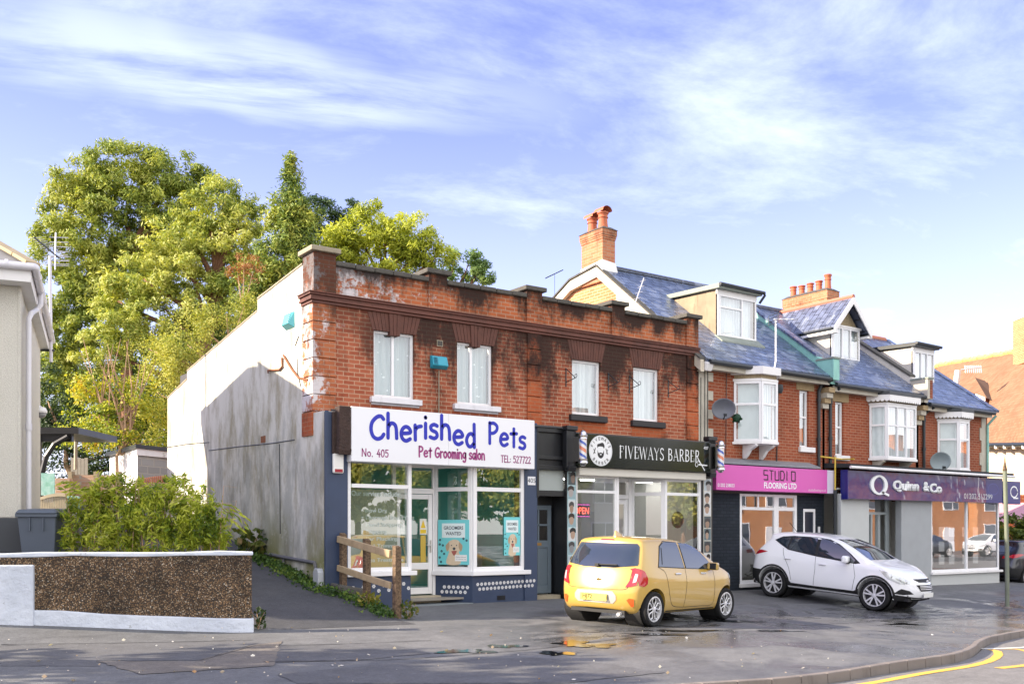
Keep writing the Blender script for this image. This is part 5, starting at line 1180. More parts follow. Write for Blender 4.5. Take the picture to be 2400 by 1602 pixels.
strokes('TEL:', 11.66, 2.97, .145, .26, yj, .02).build('lettering', M_plum, t); strokes('527722', 12.07, 2.97, .145, .46, yj, .02).build('lettering', M_plum, t)
MB().box(10.28, 10.284, 16.747, 16.75, 2.79, 3.80).build('joint', M_letg, t)
# --- black barber sign
t = thing('shop_sign', 'glossy black fascia sign with white serif lettering and a round badge over the barber shop', 'sign', (13.55, 16.72, 2.88))
MB().box(13.55, 17.63, 16.72, 16.97, 2.885, 3.605).build('panel', M_signb, t, bevel=.01)
yb = 16.72
SER = {'F': (3.7, 'V.9|H.97,.4,3.3|T3.3,.94,-.22|H.52,.9,2.4|S.9'), 'I': (2., 'V1|S1'), 'V': (4.4, 'L.3,1,2.2,0,.62|L4.1,1,2.2,0,.22'), 'E': (3.7, 'V.9|H.97,.9,3.2|H.52,.9,2.6|H.03,.9,3.4|S.9|T3.3,.94,-.22|T3.45,.06,.24'),
       'W': (6.2, 'L.3,1,1.8,0,.6|L3.2,1,1.8,0,.22|L3.2,1,4.6,0,.6|L6,1,4.6,0,.22'), 'A': (4.6, 'L2.3,1,.5,0,.22|L2.3,1,4.1,0,.62|H.34,1.2,3.4|S.5|S4.1'), 'Y': (4.2, 'L.3,1,2.1,.5,.58|L4,1,2.1,.5,.22|L2.1,.52,2.1,0,.6|S2.1'),
       'S': (3.4, 'C3,.86;2.4,.98;1.2,.96;.6,.78;1.2,.58;2.4,.45;3,.24;2.3,.03;1,.02;.4,.16'), 'B': (4., 'V.9|S.9|C.9,.97;2.4,.97;3.1,.84;2.9,.62;1.9,.53;.9,.53|C1.9,.53;3.2,.44;3.5,.22;2.6,.03;.9,.03'), 'R': (4.3, 'V.9|S.9|C.9,.97;2.4,.97;3.2,.84;2.9,.6;1.9,.5;.9,.5|L2,.5,3.8,0,.58|S3.9'), ' ': (2.2, '')}
def serif(s, x0, x1, zb, h, y, m, parent, start=None):
    tot = sum(SER[c][0] + .55 for c in s); k = (x1 - x0) / tot; mb = MB(); x = x0; thin = .26 * k; thick = .74 * k
    for ch in s:
        for e in SER[ch][1].split('|'):
            if not e: continue
            a = e[1:]
            P = lambda px, pz: (x + px * k, zb + pz * h)
            if e[0] == 'V': ribbon(mb, [P(float(a), 0), P(float(a), 1)], thick, y)
            elif e[0] == 'H': q = list(map(float, a.split(','))); ribbon(mb, [P(q[1], q[0]), P(q[2], q[0])], thin, y, .0042)
            elif e[0] == 'T': q = list(map(float, a.split(','))); ribbon(mb, [P(q[0], q[1]), P(q[0], q[1] + q[2])], thin, y, .0044)
            elif e[0] == 'S': q = float(a); ribbon(mb, [P(q - .6, .015), P(q + .6, .015)], thin, y, .0046)
            elif e[0] == 'L': q = list(map(float, a.split(','))); ribbon(mb, [P(q[0], q[1]), P(q[2], q[3])], q[4] * k, y, .0048)
            elif e[0] == 'C': ribbon(mb, smooth_pts([P(*map(float, w.split(','))) for w in a.split(';')]), thick * .8, y, .005)
        x += (SER[ch][0] + .55) * k
    return mb.build('lettering', m, parent)
serif('FIVEWAYS BARBER', 14.72, 17.28, 3.12, .27, yb, M_letw, t)
# scissors hanging from the last letter
mb = MB(); ribbon(mb, [(17.2, 3.2), (17.42, 2.93)], .025, yb, .0055); ribbon(mb, [(17.22, 3.06), (17.5, 3.05)], .028, yb, .006)
for cx_, cz_ in ((17.15, 3.06), (17.22, 3.11)): ribbon(mb, [(cx_ + .045 * math.cos(a), cz_ + .05 * math.sin(a)) for a in [math.pi * k / 8 for k in range(17)]], .014, yb, .0062)
mb.build('scissors_emblem', M_letw, t)
text('407', 'number', M_letw, t, 17.47, 3.46, .075, yb, bold=.01)
def disc(mb, x, z, rx, rz_, y, n=40): mb.add([(x + rx * math.cos(2 * math.pi * k / n), y, z + rz_ * math.sin(2 * math.pi * k / n)) for k in range(n)], [tuple(range(n))])
cx_, cz_, R = 14.18, 3.25, .335
mb = MB(); disc(mb, cx_, cz_, R, R, yb - .004); bd = mb.build('badge', M_letw, t)
mb = MB(); ribbon(mb, [(cx_ + R * .95 * math.cos(a), cz_ + R * .95 * math.sin(a)) for a in [2 * math.pi * k / 40 for k in range(41)]], .01, yb - .004, .001)
mb.build('badge_ring', M_letg, bd)
def around(s, a0, a1, r, flip):
    for i, ch in enumerate(s):
        a = a0 + (a1 - a0) * i / (len(s) - 1)
        o = text(ch, 'badge_letter', M_dk, bd, 0, 0, .07, yb - .0045, bold=.01)
        R_ = Matrix.Translation((cx_ + r * math.cos(a), 0, cz_ + r * math.sin(a))) @ Matrix.Rotation(-(a - math.pi / 2) if not flip else -(a + math.pi / 2), 4, 'Y')
        o.data.transform(R_)
around('FIVEWAYS', rad(158), rad(22), .265, False); around('BARBER', rad(224), rad(316), .275, True)
hx, hz = cx_, cz_ + .0
def blob(name, pts, m, parent, y): 
    mb = MB(); q = smooth_pts(pts + [pts[0]], 4)[:-1]; mb.add([(a, y, b) for a, b in q], [tuple(range(len(q)))]); return mb.build(name, m, parent)
blob('hair_emblem', [(hx - .09, hz + .05), (hx - .1, hz + .13), (hx - .03, hz + .16), (hx + .06, hz + .18), (hx + .11, hz + .11), (hx + .09, hz + .05), (hx + .06, hz + .09), (hx - .06, hz + .09)], M_dk, bd, yb - .0055)
blob('beard_emblem', [(hx - .09, hz + .02), (hx - .085, hz - .1), (hx - .03, hz - .16), (hx + .03, hz - .16), (hx + .085, hz - .1), (hx + .09, hz + .02), (hx + .06, hz - .05), (hx, hz - .035), (hx - .06, hz - .05)], M_dk, bd, yb - .0055)
blob('mouth_emblem', [(hx - .03, hz - .075), (hx, hz - .068), (hx + .03, hz - .075), (hx, hz - .1)], M_letw, bd, yb - .0062)
for s in (-1, 1): 
    mb = MB(); ribbon(mb, [(hx + s * .15, hz + .05), (hx + s * .2, hz - .07)], .02, yb - .004, .001); ribbon(mb, [(hx + s * .2, hz + .03), (hx + s * .16, hz - .06)], .016, yb - .004, .0013); mb.build('comb_emblem', M_dk, bd)
# --- pink studio sign
m_pink = mat('magenta_panel', (.62, .10, .42), .35, var=.06, scale=.8)
t = thing('shop_sign', 'magenta fascia sign with dark outlined and white lettering over the dark brick shop', 'sign', (18.2, 17.1, 2.5))
MB().box(18.23, 22.55, 17.10, 17.46, 2.5, 3.13).build('panel', m_pink, t, bevel=.008)
MB().box(22.55, 22.93, 17.10, 17.46, 2.5, 3.13).build('end_panel', mat('pale_lilac_panel', (.6, .56, .7), .4), t, bevel=.008)
def outl(s, x0, x1, zb, h, y, wd):
    L = {'S': '1,1 0,1 0,.5 1,.5 1,0 0,0', 'T': '0,1 1,1;.5,1 .5,0', 'U': '0,1 0,0 1,0 1,1', 'D': '0,0 0,1 .7,1 1,.7 1,.3 .7,0 0,0', 'I': '.5,0 .5,1', 'O': '0,0 0,1 1,1 1,0 0,0'}
    mb = MB(); n = len(s); adv = (x1 - x0) / n
    for i, ch in enumerate(s):
        for k in ([-.012, .012]):
            for p in L[ch].split(';'):
                q = [tuple(map(float, w.split(','))) for w in p.split()]; w_ = adv * .68 if ch != 'I' else adv * .3
                q = [(x0 + adv * i + a * w_ + k, zb + b * h - k * .6) for a, b in q]
                for a, b in zip(q, q[1:]): ribbon(mb, [a, b], wd, y, .003 + .0002 * i)
    return mb
outl('STUDIO', 19.98, 21.28, 2.80, .24, 17.10, .016).build('lettering', M_dk, t)
text('FLOORING LTD', 'lettering', M_letw, t, 20.62, 2.65, .15, 17.10, w=1.28, bold=.028)
text('01202 258033', 'lettering', M_letw, t, 18.58, 2.615, .085, 17.10, w=.6, bold=.012)
text('studioflooring.co.uk', 'lettering', mat('faded_pink_letters', (.75, .5, .66), .5), t, 22.12, 2.575, .07, 17.10, w=.74, bold=.01)
# --- estate agent sign
m, nt, out = newmat('reflective_purple_panel'); p = nt.pos()
surf(nt, out, pbr(nt, (.055, .04, .16, 1), .05, 0, .8, .9, normal=nt.bump(nt.noise(nt.scalev(p, 1.6, 1, .8), 1.4, 2), .35, .09))); m_q = m
m_qb = mat('navy_panel', (.012, .016, .16), .3)
t = thing('shop_sign', 'long reflective purple fascia sign with a raised white Q over the grey shopfront', 'sign', (22.95, 16.75, 2.35))
MB().box(22.98, 29.9, 16.75, 16.95, 2.355, 3.13).build('panel', m_q, t, bevel=.006)
MB().box(22.945, 22.975, 16.74, 16.97, 2.34, 3.14).build('end_cap', m_qb, t); MB().box(29.9, 30.85, 16.75, 16.95, 2.355, 3.13).build('panel', m_qb, t)
def ring(mb, x, z, rx, rz_, w, y, d): ribbon(mb, [(x + rx * math.cos(a), z + rz_ * math.sin(a)) for a in [2 * math.pi * k / 36 for k in range(37)]], w, y, d)
mb = MB()
for i in range(36):
    a0, a1 = 2 * math.pi * i / 36, 2 * math.pi * (i + 1) / 36; w0, w1 = .045 + .05 * abs(math.cos(a0)), .045 + .05 * abs(math.cos(a1)); x, z = 24.33, 2.76
    P = lambda r, a, y: (x + (.36 * math.cos(a)) * r, y, z + .25 * math.sin(a) * r)
    o0, i0, o1, i1 = 1.1, 1.1 - w0 * 4.2, 1.1, 1.1 - w1 * 4.2
    mb.hexa([P(i0, a0, 16.71), P(o0, a0, 16.71), P(o0, a0, 16.75), P(i0, a0, 16.75), P(i1, a1, 16.71), P(o1, a1, 16.71), P(o1, a1, 16.75), P(i1, a1, 16.75)])
mb.obox((24.62, 16.73, 2.52), (.34, .04, .06), 0, 0, 0, .25)
mb.build('logo', M_letw, t)
def tick(s, x, z, h, w): 
    o = text(s, 'lettering', M_letw, t, x, z, h, 16.75, w=w, bold=.05, depth=.04); so_ = o.modifiers.new('s', 'SOLIDIFY'); so_.thickness = .035; so_.offset = -1; return o
tick('Quinn', 25.62, 2.76, .26, 1.25); tick('&', 26.6, 2.76, .26, .3); tick('Co', 27.1, 2.72, .26, .62)
text('01202 512299', 'lettering', M_letg, t, 29.45, 2.53, .17, 16.75, w=1.6, bold=.0)
mb = MB(); ring(mb, 30.3, 2.78, .3, .17, .02, 16.75, .003); mb.build('faint_ring', mat('faded_blue_vinyl', (.05, .07, .3), .4), t)
t = thing('hanging_sign', 'small square navy sign with a white Q at the end of the purple fascia', 'sign', (31.05, 16.7, 2.34))
MB().box(31.02, 31.85, 16.7, 16.85, 2.33, 3.06).build('panel', m_qb, t, bevel=.01)
mb = MB(); ring(mb, 31.45, 2.72, .21, .17, .045, 16.7, .004); mb.box(31.4, 31.7, 16.694, 16.697, 2.5, 2.545); mb.build('logo', M_letw, t)
MB().box(30.95, 31.02, 16.72, 16.8, 2.6, 2.66).build('bracket', M_gut, t)
# --- smaller fittings
def barber_pole(x, label):
    t = thing('barber_pole', label, 'barber pole', (x, 16.5, 2.9), 'striped barber poles', local=True)
    ch = mat_chrome
    MB().lathe([(.075, .13), (.075, .56)], n=20).build('striped_cylinder', m_pole, t, smooth='auto')
    MB().lathe([(.02, -.03), (.05, -.02), (.07, .02), (.105, .04), (.105, .07), (.09, .09), (.095, .13), (.03, .14)], n=20).build('base_cap', ch, t, smooth='auto')
    MB().lathe([(.03, .55), (.095, .56), (.09, .59), (.105, .61), (.105, .63), (.085, .65), (.075, .69), (.05, .73), (.015, .745)], n=20).build('top_cap', ch, t, smooth='auto')
    MB().box(-.03, .03, .08, .34, .08, .62).build('wall_bracket', ch, t, bevel=.01)
    MB().lathe([(.088, .13), (.088, .56)], n=20).build('glass_tube', glass('pole_glass', (.97, .97, .97), .04, .5), t, smooth='auto')
mat_chrome = mat('chrome', (.62, .60, .58), .18, 1, var=.05)
m, nt, out = newmat('barber_stripes'); x, y, z = nt.xyz(nt.obj())[0:3]
f = nt.math('FRACT', nt.math('ADD', nt.math('MULTIPLY', z, 3.6), nt.math('MULTIPLY', nt.math('ARCTAN2', y, x), 1 / (2 * math.pi))))
c = nt.ramp(f, [(0, (.78, .78, .8)), (.24, (.03, .1, .5)), (.46, (.8, .8, .8)), (.7, (.75, .22, .10))]); c.node.color_ramp.interpolation = 'CONSTANT'
surf(nt, out, pbr(nt, c, .4)); m_pole = m
barber_pole(13.5, 'chrome capped barber pole with blue and orange stripes beside the round badge'); barber_pole(17.74, 'chrome capped striped barber pole at the pink sign end of the black fascia')
# haircut picture strips on the pillars
def strip_pic(x0, x1, z0, z1, y, label, seed, pale):
    r = random.Random(seed); t = thing('poster_strip', label, 'poster', (x0, y, z0), 'haircut picture strips')
    MB().box(x0, x1, y - .012, y, z0, z1).build('backing', mat('pale_blue_print', (.42, .58, .62) if not pale else (.55, .53, .47), .4, var=.35, scale=9), t)
    n = 8; hh = (z1 - z0) / n
    for i in range(n):
        zc_ = z0 + hh * (i + .5); xc_ = (x0 + x1) / 2; w = (x1 - x0) * .42
        bgc = r.choice([(.42, .48, .52), (.25, .36, .40), (.55, .57, .58), (.10, .15, .17), (.06, .08, .09)]); q = MB().box(x0 + .015, x1 - .015, y - .015, y - .013, zc_ - hh * .46, zc_ + hh * .46).build('picture', mat('photo_ground', bgc, .4, var=.2), t)
        sk = r.choice([(.30, .20, .14), (.38, .26, .19), (.20, .14, .11), (.34, .31, .30), (.22, .22, .23)]); hr = r.choice([(.012, .011, .012), (.03, .02, .015), (.05, .045, .045)])
        dx = r.uniform(-.035, .035); w *= r.uniform(.85, 1.35); zc_ += r.uniform(-.04, .03)
        blob('face_print', [(xc_ + dx - w * .5, zc_ + .02), (xc_ + dx - w * .42, zc_ - hh * .26), (xc_ + dx, zc_ - hh * .4), (xc_ + dx + w * .42, zc_ - hh * .26), (xc_ + dx + w * .5, zc_ + .02), (xc_ + dx, zc_ + hh * .25)], mat('skin_print', sk, .5), q, y - .016)
        blob('hair_print', [(xc_ + dx - w * .62, zc_ + hh * .02), (xc_ + dx - w * .66, zc_ + hh * .26), (xc_ + dx - w * .1, zc_ + hh * .43), (xc_ + dx + w * .6, zc_ + hh * .34), (xc_ + dx + w * .62, zc_ + hh * .05), (xc_ + dx + w * .2, zc_ + hh * .17), (xc_ + dx - w * .3, zc_ + hh * .13)], mat('hair_print', hr, .5), q, y - .017)
strip_pic(13.43, 13.66, .35, 2.78, YS, 'tall strip of haircut photographs on the pillar beside the passage door', 4, False)
strip_pic(17.62, 17.88, .35, 2.75, YS, 'pale faded strip of haircut photographs on the pillar beside the rusty pipe', 9, True)
# lit OPEN sign inside the barber window
m_red = emit('red_neon', (1., .08, .05), 2.6)
t = thing('open_sign', 'red glowing OPEN sign hanging inside the barber shop window', 'neon sign', (13.72, YS + .16, 1.85))
text('OPEN', 'lettering', m_red, t, 13.95, 1.93, .15, YS + .15, w=.42, bold=.0)
mb = MB()
for i in range(11):
    for z in (1.80, 2.06): mb.box(13.73 + .042 * i, 13.75 + .042 * i, YS + .14, YS + .15, z, z + .02)
mb.build('dot_border', emit('blue_red_dots', (.6, .1, .4), 1.2), t)
MB().box(13.7, 14.2, YS + .16, YS + .18, 1.78, 2.1).build('backboard', M_dk, t)
# alarm boxes
m_teal2 = mat('teal_plastic', (.02, .30, .42), .35)
t = thing('alarm_box', 'turquoise alarm box between the two upstairs lace curtained windows', 'alarm box', (10.4, Y0, 4.8))
MB().hexa([(10.30, Y0 - .14, 4.86), (10.66, Y0 - .14, 4.86), (10.7, Y0, 4.80), (10.30, Y0, 4.80), (10.30, Y0 - .09, 5.05), (10.65, Y0 - .09, 5.05), (10.68, Y0, 5.07), (10.29, Y0, 5.07)]).build('case', m_teal2, t, bevel=.015)
mb = MB()
for i in range(5): mb.box(10.32, 10.41, Y0 - .145 + .006 * i, Y0 - .11, 4.885 + .03 * i, 4.898 + .03 * i)
mb.build('louvre', mat('dark_teal', (.01, .12, .2), .5), t)
MB().tube([(10.5, Y0 - .02, 4.78), (10.5, Y0 - .015, 3.8)], .012, 6).build('cable', M_capst, t)
t = thing('alarm_box', 'turquoise wedge alarm box high on the rendered flank wall', 'alarm box', (XL, 18.5, 5.6))
MB().hexa([(XL - .13, 18.42, 5.56), (XL, 18.36, 5.48), (XL, 18.80, 5.48), (XL - .13, 18.74, 5.56), (XL - .07, 18.42, 5.78), (XL, 18.36, 5.80), (XL, 18.80, 5.80), (XL - .07, 18.74, 5.78)]).build('case', mat('pale_teal_plastic', (.10, .42, .48), .35), t, bevel=.012)
mb = MB()
for i in range(4): mb.box(XL - .125 + .012 * i, XL - .07, 18.41, 18.43, 5.6 + .04 * i, 5.612 + .04 * i)
mb.build('louvre', m_teal2, t)
t = thing('alarm_box', 'white and red alarm box on the navy pilaster under the sign', 'alarm box', (7.95, YS, 2.5))
MB().box(7.87, 8.09, YS - .07, YS, 2.56, 2.94).build('case', mat('white_plastic', (.75, .74, .72), .35), t, bevel=.03)
MB().box(7.9, 8.06, YS - .075, YS - .06, 2.58, 2.64).build('strobe', mat('red_lens', (.3, .015, .03), .3), t, bevel=.004)
t = thing('number_plate', 'white 405 house number plate on the navy pilaster by the passage', 'number plate', (12.45, YS, 2.5))
MB().box(12.36, 12.56, YS - .012, YS, 2.46, 2.64).build('plate', M_signw, t, bevel=.003)
text('405', 'number', M_ink, t, 12.46, 2.55, .1, YS - .012, bold=.0)
# scroll brackets for hanging baskets
def scroll(x, label, first=[None]):
    if first[0] is None:
        t = thing('basket_bracket', label, 'bracket', (0, Y0, 4.45), 'empty hanging basket brackets', local=True)
        mb = MB().box(-.012, .012, -.012, 0, 0, .42).bar((0, -.01, .4), (0, -.34, .16), .014, .014).bar((0, -.01, .1), (0, -.36, .16), .014, .014)
        mb.tube([(0, -.36 - .035 * math.sin(a), .16 + .04 - .04 * math.cos(a)) for a in [k * .45 for k in range(11)]], .007, 6)
        mb.build('ironwork', M_gut, t); first[0] = t
    else: t = copy_tree(first[0])
    t.location = (x, Y0 - .005, 4.72); t['label'] = label
for x, l in ((13.82, 'black iron hanging basket bracket left of the third upstairs window'), (15.07, 'black iron hanging basket bracket midway between the two net curtained windows'), (15.72, 'black iron hanging basket bracket close against the fourth upstairs window'), (16.98, 'black iron hanging basket bracket between the fourth window and end quoins')): scroll(x, l)
# satellite dishes
def dish(x, y, z, s, label, m, yaw):
    t = thing('satellite_dish', label, 'satellite dish', (x, y, z), 'satellite dishes', local=True, rot=(rad(8), 0, yaw))
    pr = [(0.0, .0)] + [(r, -.22 * (1 - (r / .42) ** 2) * 0 + .16 * (r / .42) ** 2) for r in np.linspace(.04, .42, 8)]
    lm = MB().lathe([(r * s, -h * s) for r, h in pr], (0, -.25, 0), 28, 'y', sx=1., sy=.86); lm.f = lm.f[:-1]; lm.m = lm.m[:-1]
    o = lm.build('dish', m, t, smooth=True); sm = o.modifiers.new('s', 'SOLIDIFY'); sm.thickness = .01
    MB().tube([(0, -.2, -.2 * s), (0, -.55 * s, -.36 * s), (0, -.75 * s, -.22 * s)], .014, 6).build('arm', M_gut, t)
    MB().obox((0, -.76 * s, -.2 * s), (.07, .1, .07)).build('receiver', M_gut, t, bevel=.01)
    MB().tube([(0, -.22, -.02), (0, -.05, -.05), (0, .02, -.05)], .02, 6).build('mast_bracket', M_gut, t)
dish(18.62, 17.32, 4.55, .72, 'dark grey satellite dish beside the first bay window', mat('grey_mesh_dish', (.13, .14, .17), .5), rad(-35))
dish(27.95, 17.3, 3.62, .8, 'translucent grey satellite dish above the purple fascia by the far bay', mat('pale_mesh_dish', (.24, .29, .31), .5), rad(-30))
# topiary ball and projecting aerials
C_, D_, S_ = puffs([((0, 0, 0), (.125, .125, .125))], dens=60, pr=(.03, .05), nleaf=30, lsize=(.02, .035), inner=.0)
t = thing('topiary_ball', 'small dark green artificial topiary ball hanging at the bay window', 'topiary ball', (18.80, 16.95, 4.29), local=True)
core = MB().lathe([(.11 * math.sin(math.pi * k / 10), -.11 * math.cos(math.pi * k / 10)) for k in range(1, 10)], n=16).build('ball', mat('dark_green_plastic', (.006, .04, .018), .7, var=.4, scale=30), t, smooth=True)
leaf_mesh('foliage', leafmat('plastic_leaf', [(.004, .03, .012), (.01, .07, .03), (.02, .12, .05)], 8, .1), C_, D_, S_, 1.2, core)
MB().tube([(0, 0, .1), (0, .3, .45), (.0, .55, .5)], .006, 6).build('chain', M_gut, t)
def yagi(t, base, tip, n, l, m, rods=.006, up=(0, 0, 1)):
    base, tip = Vector(base), Vector(tip); d = (tip - base).normalized(); s = d.cross(Vector(up)).normalized()
    MB().tube([base, tip], .014, 6).build('boom', m, t)
    for i in range(n):
        p = base + (tip - base) * (i + .5) / n; k = l * (1 - .4 * i / n)
        MB().tube([p - s * k, p + s * k], rods, 5).build('element', m, t)
t = thing('tv_aerial', 'white pole television aerial standing on the gutter in front of the flat dormer', 'aerial', (20.2, 17.1, 5.6))
MB().tube([(19.9, 17.16, 5.58), (20.25, 17.0, 5.62), (20.32, 17.0, 5.85), (20.32, 17.0, 6.95)], .02, 8).build('mast', M_white, t)
yagi(t, (20.2, 16.95, 6.92), (21.4, 17.3, 7.12), 3, .10, M_white)
mb = MB()
for dz in (-.12, -.04, .04, .12): mb.tube([(20.12, 16.75, 6.92 + dz), (20.28, 17.2, 6.92 + dz)], .008, 5)
for k in (0, 1): mb.tube([(20.12 + .16 * k, 16.75 + .45 * k, 6.8), (20.12 + .16 * k, 16.75 + .45 * k, 7.04)], .008, 5)
mb.build('reflector', M_gut, t)
p = at(1486, 700, 25.4); t = thing('tv_aerial', 'old television aerial fixed to the white gable render', 'aerial', tuple(p))
yagi(t, p - Vector((.1, .1, .25)), p + Vector((.25, -.1, .55)), 5, .16, m_alu); MB().tube([p + Vector((0, 0, -.1)), p + Vector((-.5, .3, -.7)), (17.95, p.y + .5, p.z - .9)], .015, 6).build('mast', m_alu, t)
# yellow gas pipe
t = thing('gas_pipe', 'thin yellow gas pipe stepping down beside the pink sign', 'pipe', (22.7, Y0, 3.2))
MB().tube([(22.62, Y0 - .12, 3.52), (23.5, Y0 - .16, 3.48), (23.52, 16.95, 3.46)], .022, 8).build('run', mat('yellow_pipe_paint', (.6, .42, .05), .5), t)
MB().tube([(22.82, 17.05, 3.5), (22.82, 17.05, 2.6)], .022, 8).build('drop', mat('yellow_pipe_paint', (.6, .42, .05), .5), t)
MB().tube([(22.84, 17.06, 2.6), (22.84, 17.06, -.3)], .05, 8).build('shoe', M_gut, t)
# window posters in the pet shop
def wpos(x0, x1, z0, z1, y, label, plane=None):
    t = thing('window_poster', label, 'poster', (x0, y, z0), 'groomers wanted posters', local=True)
    Wd, H = x1 - x0, z1 - z0
    R_ = Matrix.Identity(4) if plane is None else Matrix.Rotation(plane, 4, 'Z')
    def put(mb, name, m, par=t): return mb.build(name, m, par)
    parts = []
    b = put(MB().box(0, Wd, -.004, 0, 0, H), 'sheet', mat('turquoise_print', (.16, .58, .62), .4, var=.06)); parts.append(b)
    mb = MB(); mb.box(Wd * .13, Wd * .87, -.0055, -.004, H * .60, H * .92); parts.append(put(mb, 'speech_box', mat('pale_print', (.68, .78, .80), .4), b))
    for s, f in (('GROOMERS', .815), ('WANTED', .69)): o = text(s, 'lettering', M_ink, b, Wd * .5, H * f, H * .075, -.0057, w=Wd * (.62 if s[0] == 'G' else .5), bold=.02, depth=.0005); parts.append(o)
    cream = mat('dog_print', (.62, .50, .36), .6, var=.15, scale=12); X, Z = Wd * .52, H * .36
    def bl(n, pts, m, d): q = blob(n, [(X + a * Wd, Z + c * H) for a, c in pts], m, b, -.0055 - d); parts.append(q)
    bl('dog_body', [(-.16, -.08), (-.24, -.34), (.2, -.34), (.14, -.08)], cream, 0); bl('dog_head', [(-.17, .16), (-.2, .02), (-.12, -.13), (0, -.19), (.12, -.13), (.2, .02), (.17, .16), (0, .2)], cream, .0008)
    ear = mat('dog_ear_print', (.42, .30, .19), .6); bl('dog_ear', [(-.16, .15), (-.27, .06), (-.22, -.07), (-.15, .03)], ear, .0014); bl('dog_ear', [(.16, .15), (.27, .06), (.22, -.07), (.15, .03)], ear, .0014)
    bl('dog_nose', [(-.05, -.0), (0, .03), (.05, 0), (0, -.04)], M_ink, .002); bl('dog_mouth', [(-.09, -.06), (0, -.05), (.09, -.06), (0, -.16)], mat('tongue_print', (.35, .10, .08), .6), .002)
    for a in (-.08, .08): bl('dog_eye', [(a - .02, .07), (a, .085), (a + .02, .07), (a, .055)], M_ink, .002)
    mb = MB().box(Wd * .55, Wd * .93, -.007, -.0055, H * .08, H * .22); parts.append(put(mb, 'note_box', mat('white_print', (.75, .76, .76), .4), b))
    for s, f in (('Please phone', .17), ('or email us', .125)): parts.append(text(s, 'lettering', M_ink, b, Wd * .74, H * f, H * .024, -.0072, w=Wd * .32, depth=.0004))
    for k, (a, c) in enumerate(((.07, .55), (.06, .45), (.16, .43), (.12, .30), (.2, .24), (.06, .16), (.82, .58), (.92, .54), (.1, .06))):
        mb = MB(); paw(mb, Wd * a, H * c, -.003, Wd * .035); parts.append(mb.build('paw_print', M_ink, b))
    t.rotation_euler = (0, 0, plane or 0)
    return t
t = wpos(11.78, 12.2, .98, 1.78, YS + .045, 'turquoise groomers wanted dog poster in the front window beside the passage pilaster')
dsp = Vector((11.0 - spb.x, YS + .06 - spb.y)); an = math.atan2(dsp.y, dsp.x); q0 = spb + dsp * .12; nv = Vector((dsp.y, -dsp.x)).normalized() * -.0
t = wpos(0, .70, 0, .92, 0, 'turquoise groomers wanted dog poster in the angled pane next to the door', an); t.location = (q0.x - .02, q0.y - .02, .80)
# services list on the left pane and warning sticker on the door
t = thing('window_lettering', 'white list of grooming services lettered on the left shop pane', 'window lettering', (8.3, YS + .06, 1.0))
m_fw = mat('faint_white_vinyl', (.40, .46, .44), .6)
text('Our services include:', 'lettering', m_fw, t, 8.82, 2.20, .10, YS + .055, w=1.05, bold=.012)
for i, s in enumerate(('Blow Dry', 'Thorough Brush Out', 'Hand Stripping', 'Clipping', 'Ear Plucking', 'Nail Trimming', '', 'Flea Treatment')):
    if s: text('\u2022 ' + s, 'lettering', m_fw, t, 8.5, 1.88 - .135 * i, .075, YS + .055, w=.06 * len(s) + .06, bold=.006, align='LEFT')
t = thing('warning_sticker', 'yellow and white warning sticker on the glass of the pet shop door', 'sticker', (10.25, YD - .02, 1.35))
MB().box(10.18, 10.34, YD - .008, YD - .004, 1.42, 1.74).build('sheet', mat('white_sticker', (.75, .75, .72), .4), t)
MB().add([(10.2, YD - .01, 1.55), (10.32, YD - .01, 1.55), (10.26, YD - .01, 1.72)], [(0, 1, 2)]).build('triangle', mat('warning_yellow', (.75, .52, .03), .4), t)
MB().box(10.19, 10.33, YD - .01, YD - .008, 1.44, 1.52).build('caption', mat('warning_yellow', (.75, .52, .03), .4), t)
MB().box(10.2, 10.32, YD - .0085, YD - .004, .85, 1.40).build('notice_strip', mat('mustard_notice', (.55, .38, .06), .5), t)
# old pipes and wires on the flank wall
t = thing('wall_pipework', 'rusty broken pipes and cables fixed on the rendered flank wall', 'pipework', (XL, 19, 4.5))
rust = mat('rust', (.22, .08, .03), .8, var=.4, scale=20)
def onX(u, v, X=XL - .03):
    dx, dy = ray(u); z = X / dx; return (X, dy * z, EYE + (HZ - v) * z / FPX)
for q in ([(628, 874), (628, 868), (655, 866), (662, 858), (661, 838)], [(664, 832), (685, 866), (700, 885), (722, 890)]): MB().tube([onX(*p) for p in q], .022, 6).build('pipe', rust, t)
for q in ([(700, 788), (692, 810)], [(698, 840), (697, 870), (705, 905)], [(490, 1055), (560, 1046), (640, 1038), (690, 1030)], [(390, 1048), (440, 1040), (490, 1036)], [(655, 1040), (657, 1250)]): MB().tube([onX(u, v, XL - .005) for u, v in q], .01, 5).build('cable', M_gut, t)
mb = MB().tube([onX(548, 1283), onX(600, 1292), onX(665, 1305), onX(738, 1318), onX(741, 1336)], .035, 8); mb.tube([onX(665, 1305), onX(665, 1340)], .03, 8); mb.build('waste_pipe', mat('grey_waste_pipe', (.12, .12, .13), .6), t)
MB().box(XL - .01, XL + .02, 19.9, 20.15, 3.34, 3.48).build('air_brick', rust, t)
t = thing('meter_cover', 'rounded grey plastic meter cover at the foot of the navy corner', 'meter cover', (XL, 17.1, .3))
MB().prismX([(17.0, .2), (17.25, .2), (17.25, .72), (17.2, .8), (17.05, .8), (17.0, .72)], XL - .12, XL).build('case', mat('grey_plastic', (.4, .42, .45), .5), t, bevel=.02)

p = at(1300, 642, 31.); t = thing('tv_aerial', 'thin dark television aerial seen against the sky left of the tall chimney', 'aerial', tuple(p))
yagi(t, at(1278, 652, 31.), at(1320, 632, 31.), 12, .10, M_gut, .006); MB().tube([p, p - Vector((0, 0, 3.2))], .006, 5).build('mast', M_gut, t)
